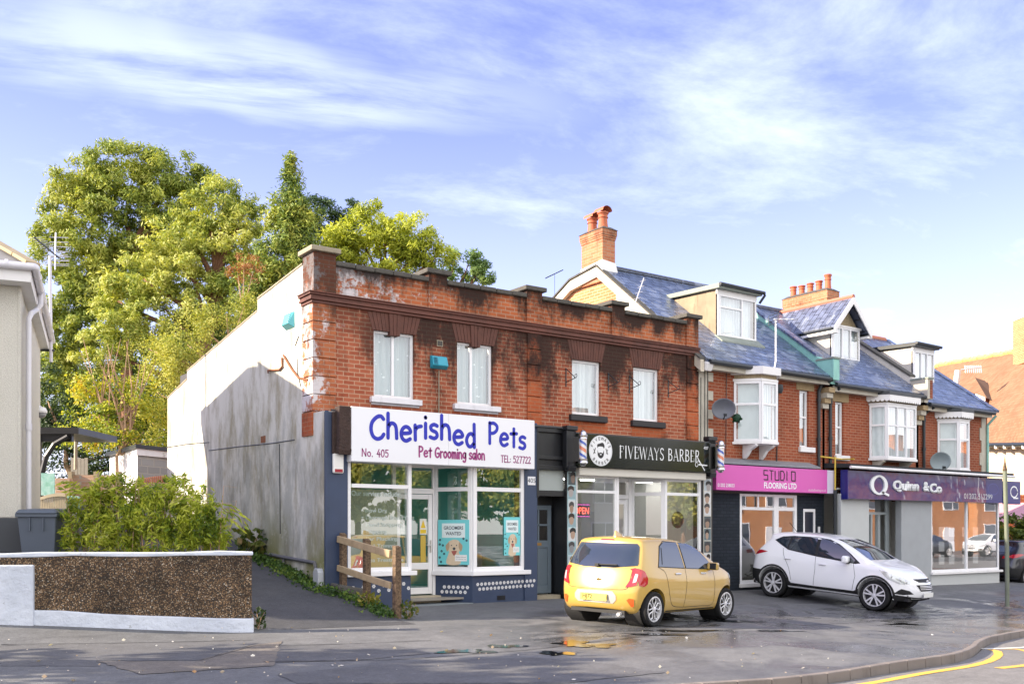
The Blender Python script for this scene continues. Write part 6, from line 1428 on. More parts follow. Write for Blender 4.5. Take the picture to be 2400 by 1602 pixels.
# ---------------------------------------------------------------- trees and plants
def LB(z, *L):   # lobes given as photo pixels (2349 px wide view): u, v, ru, rv
    out = []
    for l in L:
        u, v, ru, rv = [q * 1.0217 for q in l[:4]]; dz = l[4] if len(l) > 4 else 0
        k = (z + dz) / FPX * 1.1; c = at(u, v, z + dz); out.append((tuple(c), (ru * k, min(ru, rv * 1.3) * k * .9, rv * k)))
    return out
def trunk(t, base, top, r0, r1, m, limbs=()):
    b, e = Vector(base), Vector(top)
    pts = [b + (e - b) * i / 6 + Vector((.12 * math.sin(i * 1.7), .1 * math.cos(i * 2.1), 0)) for i in range(7)]
    MB().tube(pts, [r0 + (r1 - r0) * i / 6 for i in range(7)], 10).build('trunk', m, t, smooth=True)
    for a, c, r in limbs:
        a, c = Vector(a), Vector(c); MB().tube([a, a + (c - a) * .35 + Vector((0, 0, .1)), a + (c - a) * .7, c], [r, r * .8, r * .55, r * .25], 7).build('limb', m, t, smooth=True)
M_bark = mat('pine_bark', (.20, .10, .06), .95, var=.4, scale=5, bump=.8, bscale=18, bdist=.04); M_twig = mat('pale_twig', (.42, .27, .17), .9, var=.2)
PINE = [(0.089, 0.144, 0.0314), (0.202, 0.27, 0.0524), (0.382, 0.415, 0.0786), (0.504, 0.504, 0.131)]
def tree(name, label, cat, lobes, base, leaf, bark=M_bark, grp='trees behind the shops', r=.3, **kw):
    kw2 = dict(asp=1.5, wid=.8) if 'shrub' in name or 'beech' in name or 'bush' in name else {}
    t = thing(name, label, cat, base, grp)
    C_, D_, S_ = puffs(lobes, **kw); leaf_mesh('crown', leaf, C_, D_, S_, kw2.get('asp', 2.3), t, jit=.6, face=True, wid=kw2.get('wid', .55))
    top = max(lobes, key=lambda l: l[0][2]); cs = [Vector(l[0]) for l in lobes]
    mid = sum(cs, Vector()) / len(cs); tp = Vector(top[0])
    b = Vector(base); limbs = []; tp = b + (tp - b) * .84
    for c in sorted(cs, key=lambda q: q.z)[::max(1, len(cs) // 9)]:
        f = min(.9, max(.25, (c.z - b.z) / max(1, tp.z - b.z) - .18)); limbs.append((b + (tp - b) * f, c, r * .4))
    trunk(t, base, tp, r, r * .25, bark, limbs); return t
m_pine = leafmat('pine_needles', PINE, .45, .25)
z = 46; L = LB(z, (300, 395, 105, 52), (205, 425, 70, 50), (395, 400, 80, 42), (465, 430, 45, 35), (170, 480, 75, 42), (290, 470, 110, 45), (390, 480, 80, 45), (250, 545, 120, 45), (120, 530, 35, 22), (95, 560, 25, 25), (170, 600, 90, 45), (330, 590, 90, 45), (150, 680, 70, 55), (260, 660, 90, 50), (140, 770, 60, 55), (135, 850, 55, 50), (430, 540, 60, 50), (230, 740, 80, 50))
tree('pine_tree', 'tallest broad pine tree rising behind the roughcast house', 'pine tree', L, tuple(at(300, 1100, z).xy) + (2.5,), m_pine, r=.42, dens=1.9, pr=(.32, .6), nleaf=151, lsize=(0.0733, 0.132))
m_pine2 = leafmat('pale_pine_needles', [(0.107, 0.17, 0.0359), (0.269, 0.338, 0.0673), (0.5, 0.51, 0.112), (0.6, 0.6, 0.224)], .5, .25)
z = 41; L = LB(z, (520, 455, 60, 35), (560, 490, 50, 40), (480, 500, 70, 40), (440, 545, 80, 40), (540, 545, 60, 40), (400, 590, 70, 38), (500, 600, 80, 40), (570, 610, 45, 40), (330, 640, 80, 45), (450, 655, 80, 40), (540, 665, 60, 35), (270, 690, 60, 45), (380, 710, 80, 42), (480, 715, 60, 35), (300, 760, 70, 40), (240, 800, 60, 45), (390, 780, 55, 40))
tree('pine_tree', 'pale green spreading pine tree in front of the tallest pine', 'pine tree', L, tuple(at(430, 1100, z).xy) + (2.4,), m_pine2, r=.36, dens=2.1, pr=(.28, .52), nleaf=141, lsize=(0.0635, 0.117))
m_cyp = leafmat('cypress_sprays', [(0.0543, 0.101, 0.0266), (0.136, 0.208, 0.0418), (0.291, 0.343, 0.0571), (0.506, 0.477, 0.0954)], .7, .2)
z = 39; L = LB(z, (668, 385, 9, 18), (668, 415, 16, 22), (664, 445, 26, 24), (655, 480, 38, 30), (685, 470, 22, 20), (640, 510, 40, 32), (690, 505, 35, 32), (650, 550, 52, 38), (705, 550, 36, 34), (640, 600, 50, 40), (690, 600, 42, 38), (625, 640, 40, 40), (600, 600, 25, 35), (580, 660, 40, 30))
tree('cypress_tree', 'dark drooping cypress with a thin pointed top among the pines', 'cypress tree', L, tuple(at(670, 1100, z).xy) + (2.4,), m_cyp, r=.3, dens=2.4, pr=(.22, .42), nleaf=136, lsize=(0.0586, 0.117), flat=1.3)
z = 48; L = LB(z, (770, 480, 55, 28), (735, 500, 45, 40), (800, 505, 30, 25), (760, 540, 50, 40), (720, 560, 45, 40), (730, 590, 40, 30))
tree('fir_tree', 'small dark fir behind the cypress and the yellow pine', 'fir tree', L, tuple(at(755, 1100, z).xy) + (2.5,), leafmat('dark_fir', [(0.0259, 0.0562, 0.0269), (0.054, 0.0972, 0.0384), (0.108, 0.162, 0.0538)], .6, .15), r=.25, dens=1.3, pr=(.25, .5), nleaf=120, lsize=(0.0733, 0.127))
z = 43; L = LB(z, (885, 510, 60, 32), (825, 535, 60, 34), (940, 535, 55, 34), (780, 560, 40, 30), (870, 565, 80, 32), (960, 575, 50, 30), (830, 595, 60, 25), (920, 605, 80, 25), (1000, 590, 30, 25), (760, 590, 30, 25))
m_yp = leafmat('golden_pine_needles', [(0.112, 0.156, 0.0162), (0.298, 0.35, 0.0338), (0.54, 0.57, 0.0675), (0.54, 0.57, 0.121)], .6, .3)
tree('pine_tree', 'golden yellow pine tree showing above the brick parapet', 'pine tree', L, tuple(at(890, 1100, z).xy) + (2.5,), m_yp, r=.24, dens=2.2, pr=(.28, .52), nleaf=130, lsize=(0.0684, 0.122), inner=.12)
z = 45; L = LB(z, (1040, 600, 28, 22), (1075, 605, 30, 25), (1095, 630, 28, 14), (1060, 635, 35, 18), (1120, 640, 14, 10), (1105, 610, 14, 10), (1010, 625, 30, 20))
tree('pine_tree', 'bluish green pine branch end leaning out right of the golden pine', 'pine tree', L, tuple(at(1000, 1100, z).xy) + (2.5,), leafmat('blue_pine', [(0.078, 0.165, 0.049), (0.196, 0.294, 0.0857), (0.428, 0.514, 0.146)], .6, .2), r=.2, dens=1.9, pr=(.22, .42), nleaf=115, lsize=(0.0635, 0.117))
# leafy hedge-like shrub along the top of the flank wall
z = 34; L = LB(z, (560, 700, 40, 24), (520, 720, 50, 28), (470, 750, 55, 32), (430, 790, 55, 40), (390, 840, 50, 48), (360, 900, 50, 50), (350, 970, 50, 50), (420, 860, 40, 60), (340, 800, 35, 40))
tree('tall_shrub', 'feathery pale olive shrub growing up behind the sloping flank wall', 'shrub', L, tuple(at(430, 1050, z).xy) + (2.3,), leafmat('olive_leaf', [(0.14, 0.181, 0.0384), (0.281, 0.327, 0.0672), (0.505, 0.483, 0.115), (0.6, 0.6, 0.192)], .6, .3), M_twig, 'shrubs behind the shops', .12, dens=2.6, pr=(.25, .45), nleaf=157, lsize=(0.0342, 0.0684), flat=1.4)
z = 32.5; L = LB(z, (190, 890, 55, 28), (240, 900, 60, 40), (290, 930, 60, 45), (210, 950, 65, 40), (330, 990, 55, 50), (260, 1000, 70, 45), (180, 985, 45, 35), (370, 1000, 30, 50), (310, 880, 40, 30))
t = tree('autumn_shrub', 'twiggy autumn shrub with yellow and lime leaves left of the flank wall', 'shrub', L, tuple(at(260, 1080, z).xy) + (2.2,), leafmat('autumn_leaf', [(0.061, 0.113, 0.0224), (0.17, 0.242, 0.0374), (0.366, 0.409, 0.0526), (0.548, 0.484, 0.0526), (0.463, 0.258, 0.045)], .9, .35), M_twig, 'shrubs behind the shops', .08, dens=1.8, pr=(.25, .5), nleaf=88, lsize=(0.0488, 0.0925))
r = random.Random(3); q = at(265, 1000, z)
for i in range(16):
    u0 = r.uniform(225, 320); u1 = u0 + r.uniform(-70, 60); p0, p1 = at(u0, 1010, z - r.uniform(0, .6)), at(u1, r.uniform(790, 860), z - r.uniform(0, .8)); mm = (p0 + p1) / 2 + Vector((r.uniform(-.15, .15), 0, 0))
    MB().tube([p0, mm, p1], [.03, .022, .008], 5).build('twig', M_twig, t)
z = 36; L = LB(z, (150, 1000, 60, 50), (230, 1040, 70, 40), (320, 1060, 60, 40), (380, 1030, 40, 40), (170, 1060, 60, 40), (260, 1070, 70, 35), (110, 920, 40, 70), (120, 980, 40, 60))
tree('dark_shrub', 'deep green shrub filling the gap above the block garage', 'shrub', L, tuple(at(200, 1100, z).xy) + (2.2,), leafmat('holly_leaf', [(0.0128, 0.0288, 0.0128), (0.032, 0.0608, 0.0192), (0.072, 0.112, 0.032)], .8, .1), M_twig, 'shrubs behind the shops', .15, dens=1.6, pr=(.3, .5), nleaf=130, lsize=(0.0488, 0.0881), inner=.4)
z = 50; L = LB(z, (120, 900, 70, 120), (200, 950, 80, 90), (300, 900, 90, 120), (400, 900, 90, 110), (480, 800, 70, 90), (560, 760, 70, 70), (640, 720, 60, 70), (420, 780, 60, 80))
tree('backdrop_tree', 'shadowy mid green tree mass seen between the pine trunks', 'tree', L, tuple(at(350, 1100, z).xy) + (2.6,), leafmat('backdrop_leaf', [(0.0513, 0.0898, 0.0274), (0.128, 0.192, 0.0456), (0.231, 0.308, 0.0684)], .4, .2), M_bark, 'trees behind the shops', .3, dens=.85, pr=(.5, .8), nleaf=157, lsize=(0.0977, 0.166), inner=.4)
z = 37; L = LB(z, (560, 590, 28, 22), (580, 620, 22, 18), (545, 625, 18, 15))
tree('beech_tree', 'small copper leaved tree glimpsed between the pale pine and the cypress', 'tree', L, tuple(at(560, 1050, z).xy) + (2.4,), leafmat('copper_leaf', [(.18, .07, .03), (.32, .14, .06), (.42, .24, .12)], .9, .3), M_twig, 'trees behind the shops', .08, dens=1.8, pr=(.2, .35), nleaf=67, lsize=(0.0391, 0.0684))
# bamboo behind the low wall
def bamboo():
    t = thing('bamboo_bush', 'bushy yellow green bamboo spilling over behind the low pebbledashed wall', 'bamboo', tuple(at(340, 1285, 16.9)))
    cs, ds, ss = [], [], []
    L = LB(16.9, (205, 1150, 42, 36), (260, 1128, 40, 34), (190, 1205, 42, 40), (330, 1140, 46, 34), (395, 1128, 44, 34), (450, 1158, 40, 38), (270, 1190, 66, 50), (370, 1190, 66, 50), (450, 1205, 50, 46), (485, 1215, 32, 36), (165, 1246, 32, 16), (420, 1240, 76, 34), (300, 1240, 86, 34), (505, 1242, 18, 16))
    C_, D_, S_ = puffs(L, dens=30, pr=(.07, .17), nleaf=24, lsize=(.032, .058), flat=1., inner=.45)
    D_[:, 2] -= .7
    leaf_mesh('foliage', leafmat('bamboo_leaf', [(0.0433, 0.0798, 0.0154), (0.13, 0.205, 0.0269), (0.326, 0.388, 0.0384), (0.51, 0.54, 0.0768), (0.51, 0.54, 0.154)], 2.2, .35), C_, D_, S_, 2.6, t, jit=1.2, wid=.6)
    r = random.Random(7)
    for i in range(42):
        u = r.uniform(160, 530) * 1.0217; g = at(u + r.uniform(-15, 15), 1310, 16.9 + r.uniform(-.2, .4)); h = at(u + r.uniform(-30, 30), r.uniform(1090, 1150) * 1.0217, 16.9 + r.uniform(-.3, .3))
        bend = Vector((r.uniform(-.2, .25), r.uniform(-.15, .1), -.12)); MB().tube([g, g + (h - g) * .6, h, h + bend + Vector((0, 0, .1))], [.009, .008, .005, .002], 5).build('cane', M_twig, t)
    cs = []; ds = []
    for i in range(26):     # arching sprays standing clear of the mass
        u = r.uniform(170, 530); v = 1128 + max(0, u - 440) * .75 + r.uniform(-14, 14); p = at(u * 1.0217, v * 1.0217, 16.7 + r.uniform(-.3, .3)); out = Vector((r.uniform(-1, 1), r.uniform(-.4, .2), r.uniform(.0, .5))).normalized()
        if u > 480: out = Vector((CS, -SN, r.uniform(-.3, .4))).normalized()
        pts = [p + out * s * .42 + Vector((0, 0, .16 * s - .30 * s * s)) for s in (0, .33, .66, 1)]
        MB().tube(pts, [.006, .005, .004, .002], 4).build('spray', M_twig, t)
        for s in np.linspace(.1, 1, 13): q = p + out * s * .42 + Vector((0, 0, .16 * s - .30 * s * s)); cs.append(q + Vector((r.uniform(-.03, .03), r.uniform(-.03, .03), -.03))); ds.append(out + Vector((0, 0, -.8)))
    leaf_mesh('spray_leaves', bpy.data.materials['bamboo_leaf'], np.array(cs), np.array(ds), np.full(len(cs), .05), 2.8, t, jit=.35)
bamboo()
# round clipped bush far right, ivy bank, weeds
L = LB(34, (2315, 1225, 28, 38), (2335, 1215, 25, 32), (2345, 1240, 28, 34), (2375, 1230, 30, 40))
tree('round_bush', 'rounded sunlit green bush behind the pole at the right edge', 'bush', L, tuple(at(2390, 1300, 34).xy) + (-.5,), leafmat('clipped_leaf', [(.03, .06, .012), (.08, .12, .02), (.17, .20, .03)], .8, .25), M_twig, 'bushes by the road', .1, dens=5, pr=(.2, .35), nleaf=60, lsize=(.07, .13))
r = random.Random(12); c, d, s = [], [], []
for i in range(3600):
    k = r.random(); y = 20.6 - 5.6 * k; xx = 7.72 - .02 + (.42 * sst(y, 16.9, 16.0)) + r.gauss(-.12 + .05 * k, .13)
    if y > 16.9: xx = min(xx, 7.70)
    h = abs(r.gauss(.03, .055)); c.append((xx, y + r.uniform(-.1, .1), G(xx, y) + h)); d.append((r.uniform(-.5, .3), r.uniform(-.6, .1), .8)); s.append(r.uniform(.03, .07))
o = leaf_mesh('ivy', leafmat('ivy_leaf', [(0.018, 0.045, 0.012), (0.045, 0.0975, 0.0225), (0.105, 0.18, 0.0375), (0.24, 0.3, 0.045)], 3, .25), np.array(c), np.array(d), np.array(s), 1.2)
tag(o, 'bright green creeping weeds along the foot of the flank wall and fence', 'ground cover', kind='stuff')
def clump(name, label, cat, pos, n, rad_, h, ls, leaf, up=.8):
    t = thing(name, label, cat, pos, 'weeds along the side path', local=True); c, d, s = [], [], []
    for i in range(n):
        a = r.uniform(0, 6.28); q = rad_ * r.random() ** .6; z = h * r.random(); c.append((q * math.cos(a), q * math.sin(a), z + .03)); d.append((math.cos(a), math.sin(a), up)); s.append(r.uniform(*ls))
    leaf_mesh('leaves', leaf, np.array(c), np.array(d), np.array(s), 1.3, t)
    for i in range(6): a = r.uniform(0, 6.28); MB().tube([(0, 0, 0), (rad_ * .4 * math.cos(a), rad_ * .4 * math.sin(a), h * .6), (rad_ * .8 * math.cos(a), rad_ * .8 * math.sin(a), h * .9)], .005, 4).build('stem', M_twig, t)
    return t
m_w = leafmat('broad_weed_leaf', [(.02, .04, .01), (.06, .10, .02), (.15, .17, .04), (.25, .16, .07)], 4, .3)
clump('hydrangea_plant', 'broad leaved garden plant against the foot of the flank wall', 'plant', (7.45, 20.0, G(7.45, 20.)), 130, .32, .55, (.10, .18), m_w)
clump('weed', 'weed tuft growing at the base of the front fence post', 'weed', (8.38, 14.95, G(8.38, 14.95)), 60, .16, .28, (.05, .1), m_w)
clump('weed', 'sunlit yellowing weed tuft under the middle of the fence', 'weed', (8.0, 15.7, G(8., 15.7)), 90, .2, .22, (.05, .09), leafmat('yellow_weed', [(.10, .12, .02), (.25, .24, .04), (.38, .34, .07)], 4, .3))
clump('weed', 'dark weed tuft at the right hand end of the low wall', 'weed', (5.62, 14.75, G(5.62, 14.75)), 70, .12, .3, (.04, .07), leafmat('dark_weed', [(.015, .03, .008), (.04, .07, .015)], 4, .2))
# ---------------------------------------------------------------- cars
def paint(name, col, flake=0.):
    m, nt, out = newmat(name)
    n = pbr(nt, (*col, 1), .32, flake, .5, 1.); surf(nt, out, n); return m
m, nt, out = newmat('car_glass'); surf(nt, out, pbr(nt, (.02, .03, .045, 1), .02, 0, .8, .8)); M_cglass = m
M_tyre = mat('tyre_rubber', (.008, .008, .009), .9, var=.2, scale=8, bump=.3, bscale=60)
M_alloy = mat('alloy', (.70, .70, .72), .3, .35, var=.04); M_dalloy = mat('dark_alloy', (.03, .03, .033), .4, .5); M_trim = mat('black_trim', (.010, .010, .011), .65)
M_tail = mat('tail_lamp_red', (.42, .008, .02), .12, coat=1); M_lens = mat('clear_lens', (.55, .58, .6), .08, .3, coat=1); M_orange = mat('amber_red_reflector', (.65, .10, .02), .2)
M_seam = mat('panel_gap', (.03, .028, .02), .7)
def interp(P, n):
    P = np.array(P, float); d = np.r_[0, np.cumsum(np.linalg.norm(np.diff(P, axis=0), axis=1))]; t = np.linspace(0, d[-1], n)
    return np.stack([np.interp(t, d, P[:, k]) for k in (0, 1)], 1)
def car_surface(sp, ni=26, nj=12, nk=10):
    R = interp(sp['rear'], nj + 1); F = interp(sp['front'][::-1], nj + 1); T = interp([sp['rear'][-1]] + sp['top'] + [sp['front'][0]], ni + 1)
    zb = sp['zb']; B = interp([sp['rear'][0], sp['front'][-1]], ni + 1); B[1:-1, 1] = zb
    L, W2, H, belt = sp['L'], sp['W'] / 2, sp['H'], sp['belt']
    def half(x, z):
        p = 1 - .09 * max(0, 1 - x / .55) ** 2 - sp.get('nose', .17) * max(0, (x - L + .75) / .75) ** 2
        v = np.interp(z, [zb, zb + .12, .5, .68, belt - .12, belt], [.90, .965, .99, 1., .99, .955])
        if z > belt: v = .955 - (.955 - sp.get('roofw', .72)) * ((z - belt) / (H - belt)) ** 1.1
        return W2 * p * v
    def warp(x, z, k):
        y = k * half(x, z); a = abs(k) ** 2.6
        x2 = x + sp.get('rcrown', .11) * a * max(0, 1 - x / 1.0) ** 2 - sp.get('fcrown', .3) * a * max(0, (x - L + 1.1) / 1.1) ** 2
        return (x2, y, z - .045 * k * k * max(0, (z - .7) / (H - .7)))
    P = np.zeros((ni + 1, nj + 1, 2))
    for i in range(ni + 1):
        s = i / ni
        for j in range(nj + 1):
            t = j / nj
            P[i, j] = (1 - s) * R[j] + s * F[j] + (1 - t) * B[i] + t * T[i] - ((1 - s) * (1 - t) * R[0] + s * (1 - t) * F[0] + (1 - s) * t * R[-1] + s * t * F[-1])
    vid = {}; mb = MB()
    def V(i, j, k):
        key = (i, j, k)
        if key not in vid: vid[key] = len(mb.v); mb.v.append(warp(P[i, j, 0], P[i, j, 1], k / (nk / 2)))
        return vid[key]
    h = nk // 2
    def face(*q): mb.f.append(q); mb.m.append(0)
    for k in (-h, h):
        for i in range(ni):
            for j in range(nj):
                q = (V(i, j, k), V(i + 1, j, k), V(i + 1, j + 1, k), V(i, j + 1, k)); face(*(q if k < 0 else q[::-1]))
    for k in range(-h, h):
        for i in range(ni):
            face(V(i, nj, k), V(i + 1, nj, k), V(i + 1, nj, k + 1), V(i, nj, k + 1)); face(V(i, 0, k + 1), V(i + 1, 0, k + 1), V(i + 1, 0, k), V(i, 0, k))
        for j in range(nj):
            face(V(0, j, k), V(0, j + 1, k), V(0, j + 1, k + 1), V(0, j, k + 1)); face(V(ni, j, k + 1), V(ni, j + 1, k + 1), V(ni, j + 1, k), V(ni, j, k))
    return mb
def evaluated(o):
    dg = bpy.context.evaluated_depsgraph_get(); dg.update(); return bpy.data.meshes.new_from_object(o.evaluated_get(dg))
def decal(name, poly, axis, bvh, m, parent, off=.004, cell=.07, shift=None):
    """skin piece: a polygon in the side view (axis '-y' or '+y': x,z) or end view (axis '-x' rear, '+x' front: y,z) laid on the body"""
    bm = bmesh.new(); vs = [bm.verts.new((a, 0, b)) for a, b in poly]; bm.faces.new(vs)
    xs = [p[0] for p in poly]; zs = [p[1] for p in poly]
    for ax, lo, hi in ((0, min(xs), max(xs)), (2, min(zs), max(zs))):
        n = int((hi - lo) / cell)
        for i in range(1, n + 1):
            c = lo + (hi - lo) * i / (n + 1); co = [0, 0, 0]; co[ax] = c; no = [0, 0, 0]; no[ax] = 1
            bmesh.ops.bisect_plane(bm, geom=bm.verts[:] + bm.edges[:] + bm.faces[:], plane_co=co, plane_no=no, dist=1e-6)
    dirs = {'-y': Vector((0, 1, 0)), '+y': Vector((0, -1, 0)), '-x': Vector((1, 0, 0)), '+x': Vector((-1, 0, 0))}; d = dirs[axis]
    for v in bm.verts:
        a, b = v.co.x, v.co.z
        o = Vector((a, 0, b)) if 'y' in axis else Vector((2., a, b)); o = o - d * 4
        hit = bvh.ray_cast(o, d)
        if hit[0] is None:
            q = Vector((a, 0, b)) - d * .8 if 'y' in axis else Vector((2., a, b)) - d * 2.3
            hit = bvh.find_nearest(q)
        n = hit[1] if hit[1].dot(d) < 0 else -hit[1]
        v.co = hit[0] + n * off
    flip = axis in ('+y', '-x')
    if flip: bmesh.ops.reverse_faces(bm, faces=bm.faces)
    me = bpy.data.meshes.new(name); bm.to_mesh(me); bm.free(); me.materials.append(m)
    return link(name, me, parent, smooth=True)
def seam(name, pts, axis, bvh, parent, w=.009, m=None, off=.0025):
    P = smooth_pts(pts, 4) if len(pts) > 3 else pts; mb = None; polys = []
    P = [np.array(p) for p in P]; L, R = [], []
    for i in range(len(P)):
        t = P[min(i + 1, len(P) - 1)] - P[max(i - 1, 0)]; t = t / (np.linalg.norm(t) + 1e-9); n = np.array((-t[1], t[0])) * w / 2; L.append(tuple(P[i] + n)); R.append(tuple(P[i] - n))
    return decal(name, R + L[::-1], axis, bvh, m or M_seam, parent, off, .09)
def wheel(parent, x, y, r, wd, rim, style, side, steer=0.):
    tr = MB().lathe([(rim, -wd * .42), (r * .93, -wd * .5), (r * .985, -wd * .42), (r, -wd * .3), (r, wd * .3), (r * .985, wd * .42), (r * .93, wd * .5), (rim, wd * .42)], n=36, axis='y', cap=False).build('wheel', M_tyre, parent, smooth='auto')
    tr.location = (x, y, r); tr.rotation_euler = (0, 0, steer)
    s = -1 if side < 0 else 1; Y = s * wd * .36
    MB().lathe([(rim * 1.0, Y), (rim * 1.04, Y + s * .012), (rim * .95, Y + s * .014), (rim * .92, Y - s * .03), (rim * .9, Y - s * .09)], n=36, axis='y', cap=False).build('rim', M_alloy, tr, smooth='auto')
    MB().lathe([(rim * .93, Y - s * .06), (rim * .2, Y - s * .055)], n=30, axis='y', cap=False).build('brake_disc', M_dalloy, tr)
    mb = MB(); q = Y - s * .004
    for k in range(5):
        a = 2 * math.pi * k / 5 + .3
        if style == 'petal':
            for sg in (-1, 1):
                P = smooth_pts([(math.cos(a + sg * b) * rim * f, q - s * .004, math.sin(a + sg * b) * rim * f) for f, b in ((.16, .05), (.45, .30), (.66, .40), (.82, .28), (.93, .06))], 3)
                mb.tube(P, rim * .052, 6)
        else:
            for sg in (-1, 1):
                b0, b1 = a + sg * .10, a + sg * .21
                mb.bar((math.cos(b0) * rim * .15, q, math.sin(b0) * rim * .15), (math.cos(b1) * rim * .96, q, math.sin(b1) * rim * .96), rim * .13, .03, up=(0, 1, 0))
    mb.lathe([(rim * .2, q - s * .01), (rim * .2, q + s * .012), (rim * .12, q + s * .016), (.004, q + s * .018)], n=20, axis='y')
    mb.build('spokes', M_alloy, tr, smooth='auto')
    return tr
def car(label, sp, paintm, loc, yaw, pitch, roll, group='cars parked outside the shops', scale=1.):
    t = thing('parked_car', label, 'car', loc, group, local=True, rot=(roll, pitch, yaw)); t.scale = (scale,) * 3
    mb = car_surface(sp); o = mb.build('tmp', paintm, None, smooth=True)
    ss = o.modifiers.new('s', 'SUBSURF'); ss.levels = ss.render_levels = 1
    me0 = evaluated(o); bm = bmesh.new(); bm.from_mesh(me0); bvh = BVHTree.FromBMesh(bm); bm.free()
    cut = []
    for x in (sp['xr'], sp['xf']):
        for s in (-1, 1):
            c = MB().lathe([(sp['arch'], s * sp['W'] * .27), (sp['arch'], s * sp['W'] * .62)], (x, 0, sp['r'] + .012), 40, 'y'); 
            if s < 0: c.f = [f[::-1] for f in c.f]
            c = c.build('cut', M_trim, None, weld=True); cut.append(c); b = o.modifiers.new('b', 'BOOLEAN'); b.operation = 'DIFFERENCE'; b.object = c; b.solver = 'EXACT'
    me = evaluated(o); bpy.data.objects.remove(o)
    for c in cut: bpy.data.objects.remove(c)
    me.materials.clear(); me.materials.append(paintm)
    body = link('body', me, t, smooth=True)
    try: me.set_sharp_from_angle(angle=rad(50))
    except Exception: pass
    for x in (sp['xr'], sp['xf']):
        for s in (-1, 1):
            k = MB().lathe([(sp['arch'] + .004, s * sp['W'] * .26), (sp['arch'] + .004, s * sp['W'] * .445)], (x, 0, sp['r'] + .012), 40, 'y'); k.f = [f for f in k.f if len(f) == 4] + [k.f[-2]]; k.m = [0] * len(k.f)
            k.build('wheel_arch', M_trim, t)
    for x in (sp['xr'], sp['xf']):
        for s in (-1, 1): wheel(t, x, s * (sp['W'] / 2 - sp['tw'] * .55), sp['r'], sp['tw'], sp['rim'], sp['style'], s, sp.get('steer', 0) if x == sp['xf'] else 0)
    return t, bvh, body
def both(fn, name, poly, *a, **k): return [fn(name, poly, ax, *a, **k) for ax in ('-y', '+y')]
def mirror_y(poly): return [(-a, b) for a, b in poly][::-1]
# --- yellow hatchback
YEL = dict(L=3.6, W=1.72, H=1.49, belt=.93, zb=.19, xr=.56, xf=2.96, r=.288, rim=.205, tw=.175, arch=.335, style='petal', steer=rad(-2), roofw=.73, rcrown=.14,
           rear=[(.20, .19), (.06, .27), (.0, .40), (-.01, .56), (.03, .72), (.07, .86), (.10, .95), (.16, 1.06), (.27, 1.24), (.37, 1.38), (.34, 1.45)],
           top=[(.5, 1.475), (.85, 1.49), (1.2, 1.487), (1.6, 1.46), (1.95, 1.40), (2.2, 1.31), (2.5, 1.14), (2.72, 1.01), (2.95, .945), (3.2, .875), (3.36, .80)], front=[(3.46, .71), (3.56, .60), (3.6, .47), (3.58, .33), (3.48, .19)])
m_y = paint('yellow_car_paint', (.50, .32, .062))
r0 = Vector((11.38, 12.16)); f0 = Vector((13.69, 12.73)); hd = (f0 - r0).normalized(); yaw = math.atan2(hd.y, hd.x); left = Vector((-hd.y, hd.x))
ax = r0 + left * .75 - hd * .56; zr_, zf_ = G(*(r0 + left * .7)), G(*(f0 + left * .7))
pitch = (zr_ - zf_) / 2.4; roll = (G(*(r0 + left * 1.4)) - G(*r0)) / 1.4
T, bv, body = car('yellow five door hatchback parked facing right before the black barber front', YEL, m_y, (ax.x, ax.y, zr_ + .56 * pitch + .004), yaw, pitch, roll)
rw = [(.70, .99), (1.49, .96), (1.46, 1.385), (1.06, 1.395), (.90, 1.32)]; fw_ = [(1.56, .955), (2.36, .935), (2.45, .975), (2.34, 1.09), (2.06, 1.30), (1.86, 1.365), (1.54, 1.385)]
def grow(p, g): c = np.mean(np.array(p), 0); return [tuple(np.array(q) + (np.array(q) - c) / np.linalg.norm(np.array(q) - c) * g) for q in p]
for ax_ in ('-y', '+y'):
    for w in (rw, fw_):
        tr = decal('window_trim', grow(w, .022), ax_, bv, M_trim, T, .003); decal('side_window', w, ax_, bv, M_cglass, T, .007)
    decal('quarter_panel', [(2.36, .955), (2.56, .945), (2.40, 1.06)], ax_, bv, M_trim, T, .005)
    seam('door_bar', [(.82, 1.02), (.93, 1.30)], ax_, bv, T, .022, M_trim, .009)
    seam('door_seam', [(.68, .98), (.86, .90), (.93, .70), (1.02, .46), (1.15, .32), (1.52, .285)], ax_, bv, T); seam('door_seam', [(1.52, .97), (1.53, .7), (1.50, .29)], ax_, bv, T); seam('door_seam', [(1.52, .285), (2.1, .285), (2.46, .30), (2.50, .55), (2.46, .94)], ax_, bv, T)
    seam('sill_line', [(.96, .235), (2.56, .235)], ax_, bv, T, .02)
    decal('tail_lamp', [(.17, .68), (.26, .665), (.33, .71), (.345, .80), (.30, .91), (.22, .955), (.17, .95)], ax_, bv, M_tail, T, .010, .05)
    decal('headlamp', [(3.0, .86), (3.3, .78), (3.42, .68), (3.3, .66), (3.1, .74)], ax_, bv, M_lens, T, .006, .05)
    s = -1 if ax_ == '-y' else 1
    for hx in (1.18, 2.02):
        hit = bv.ray_cast(Vector((hx, s * 3, .865)), Vector((0, -s, 0)))[0]; MB().obox((hx + .08, hit.y + s * .012, .865), (.17, .028, .03)).build('door_handle', M_alloy, T, bevel=.01)
    mm = MB().obox((2.34, s * .90, .985), (.12, .2, .135), rad(-8 * s)).build('door_mirror', m_y, T, bevel=.03); MB().obox((2.29, s * .90, .985), (.03, .17, .11)).obox((2.42, s * .82, .955), (.09, .1, .06)).build('mirror_glass', M_trim, mm, bevel=.01)
rg = [(-.695, 1.0), (-.70, 1.04), (-.62, 1.31), (-.58, 1.36), (.58, 1.36), (.62, 1.31), (.70, 1.04), (.695, 1.0), (.3, .955), (-.3, .955)]
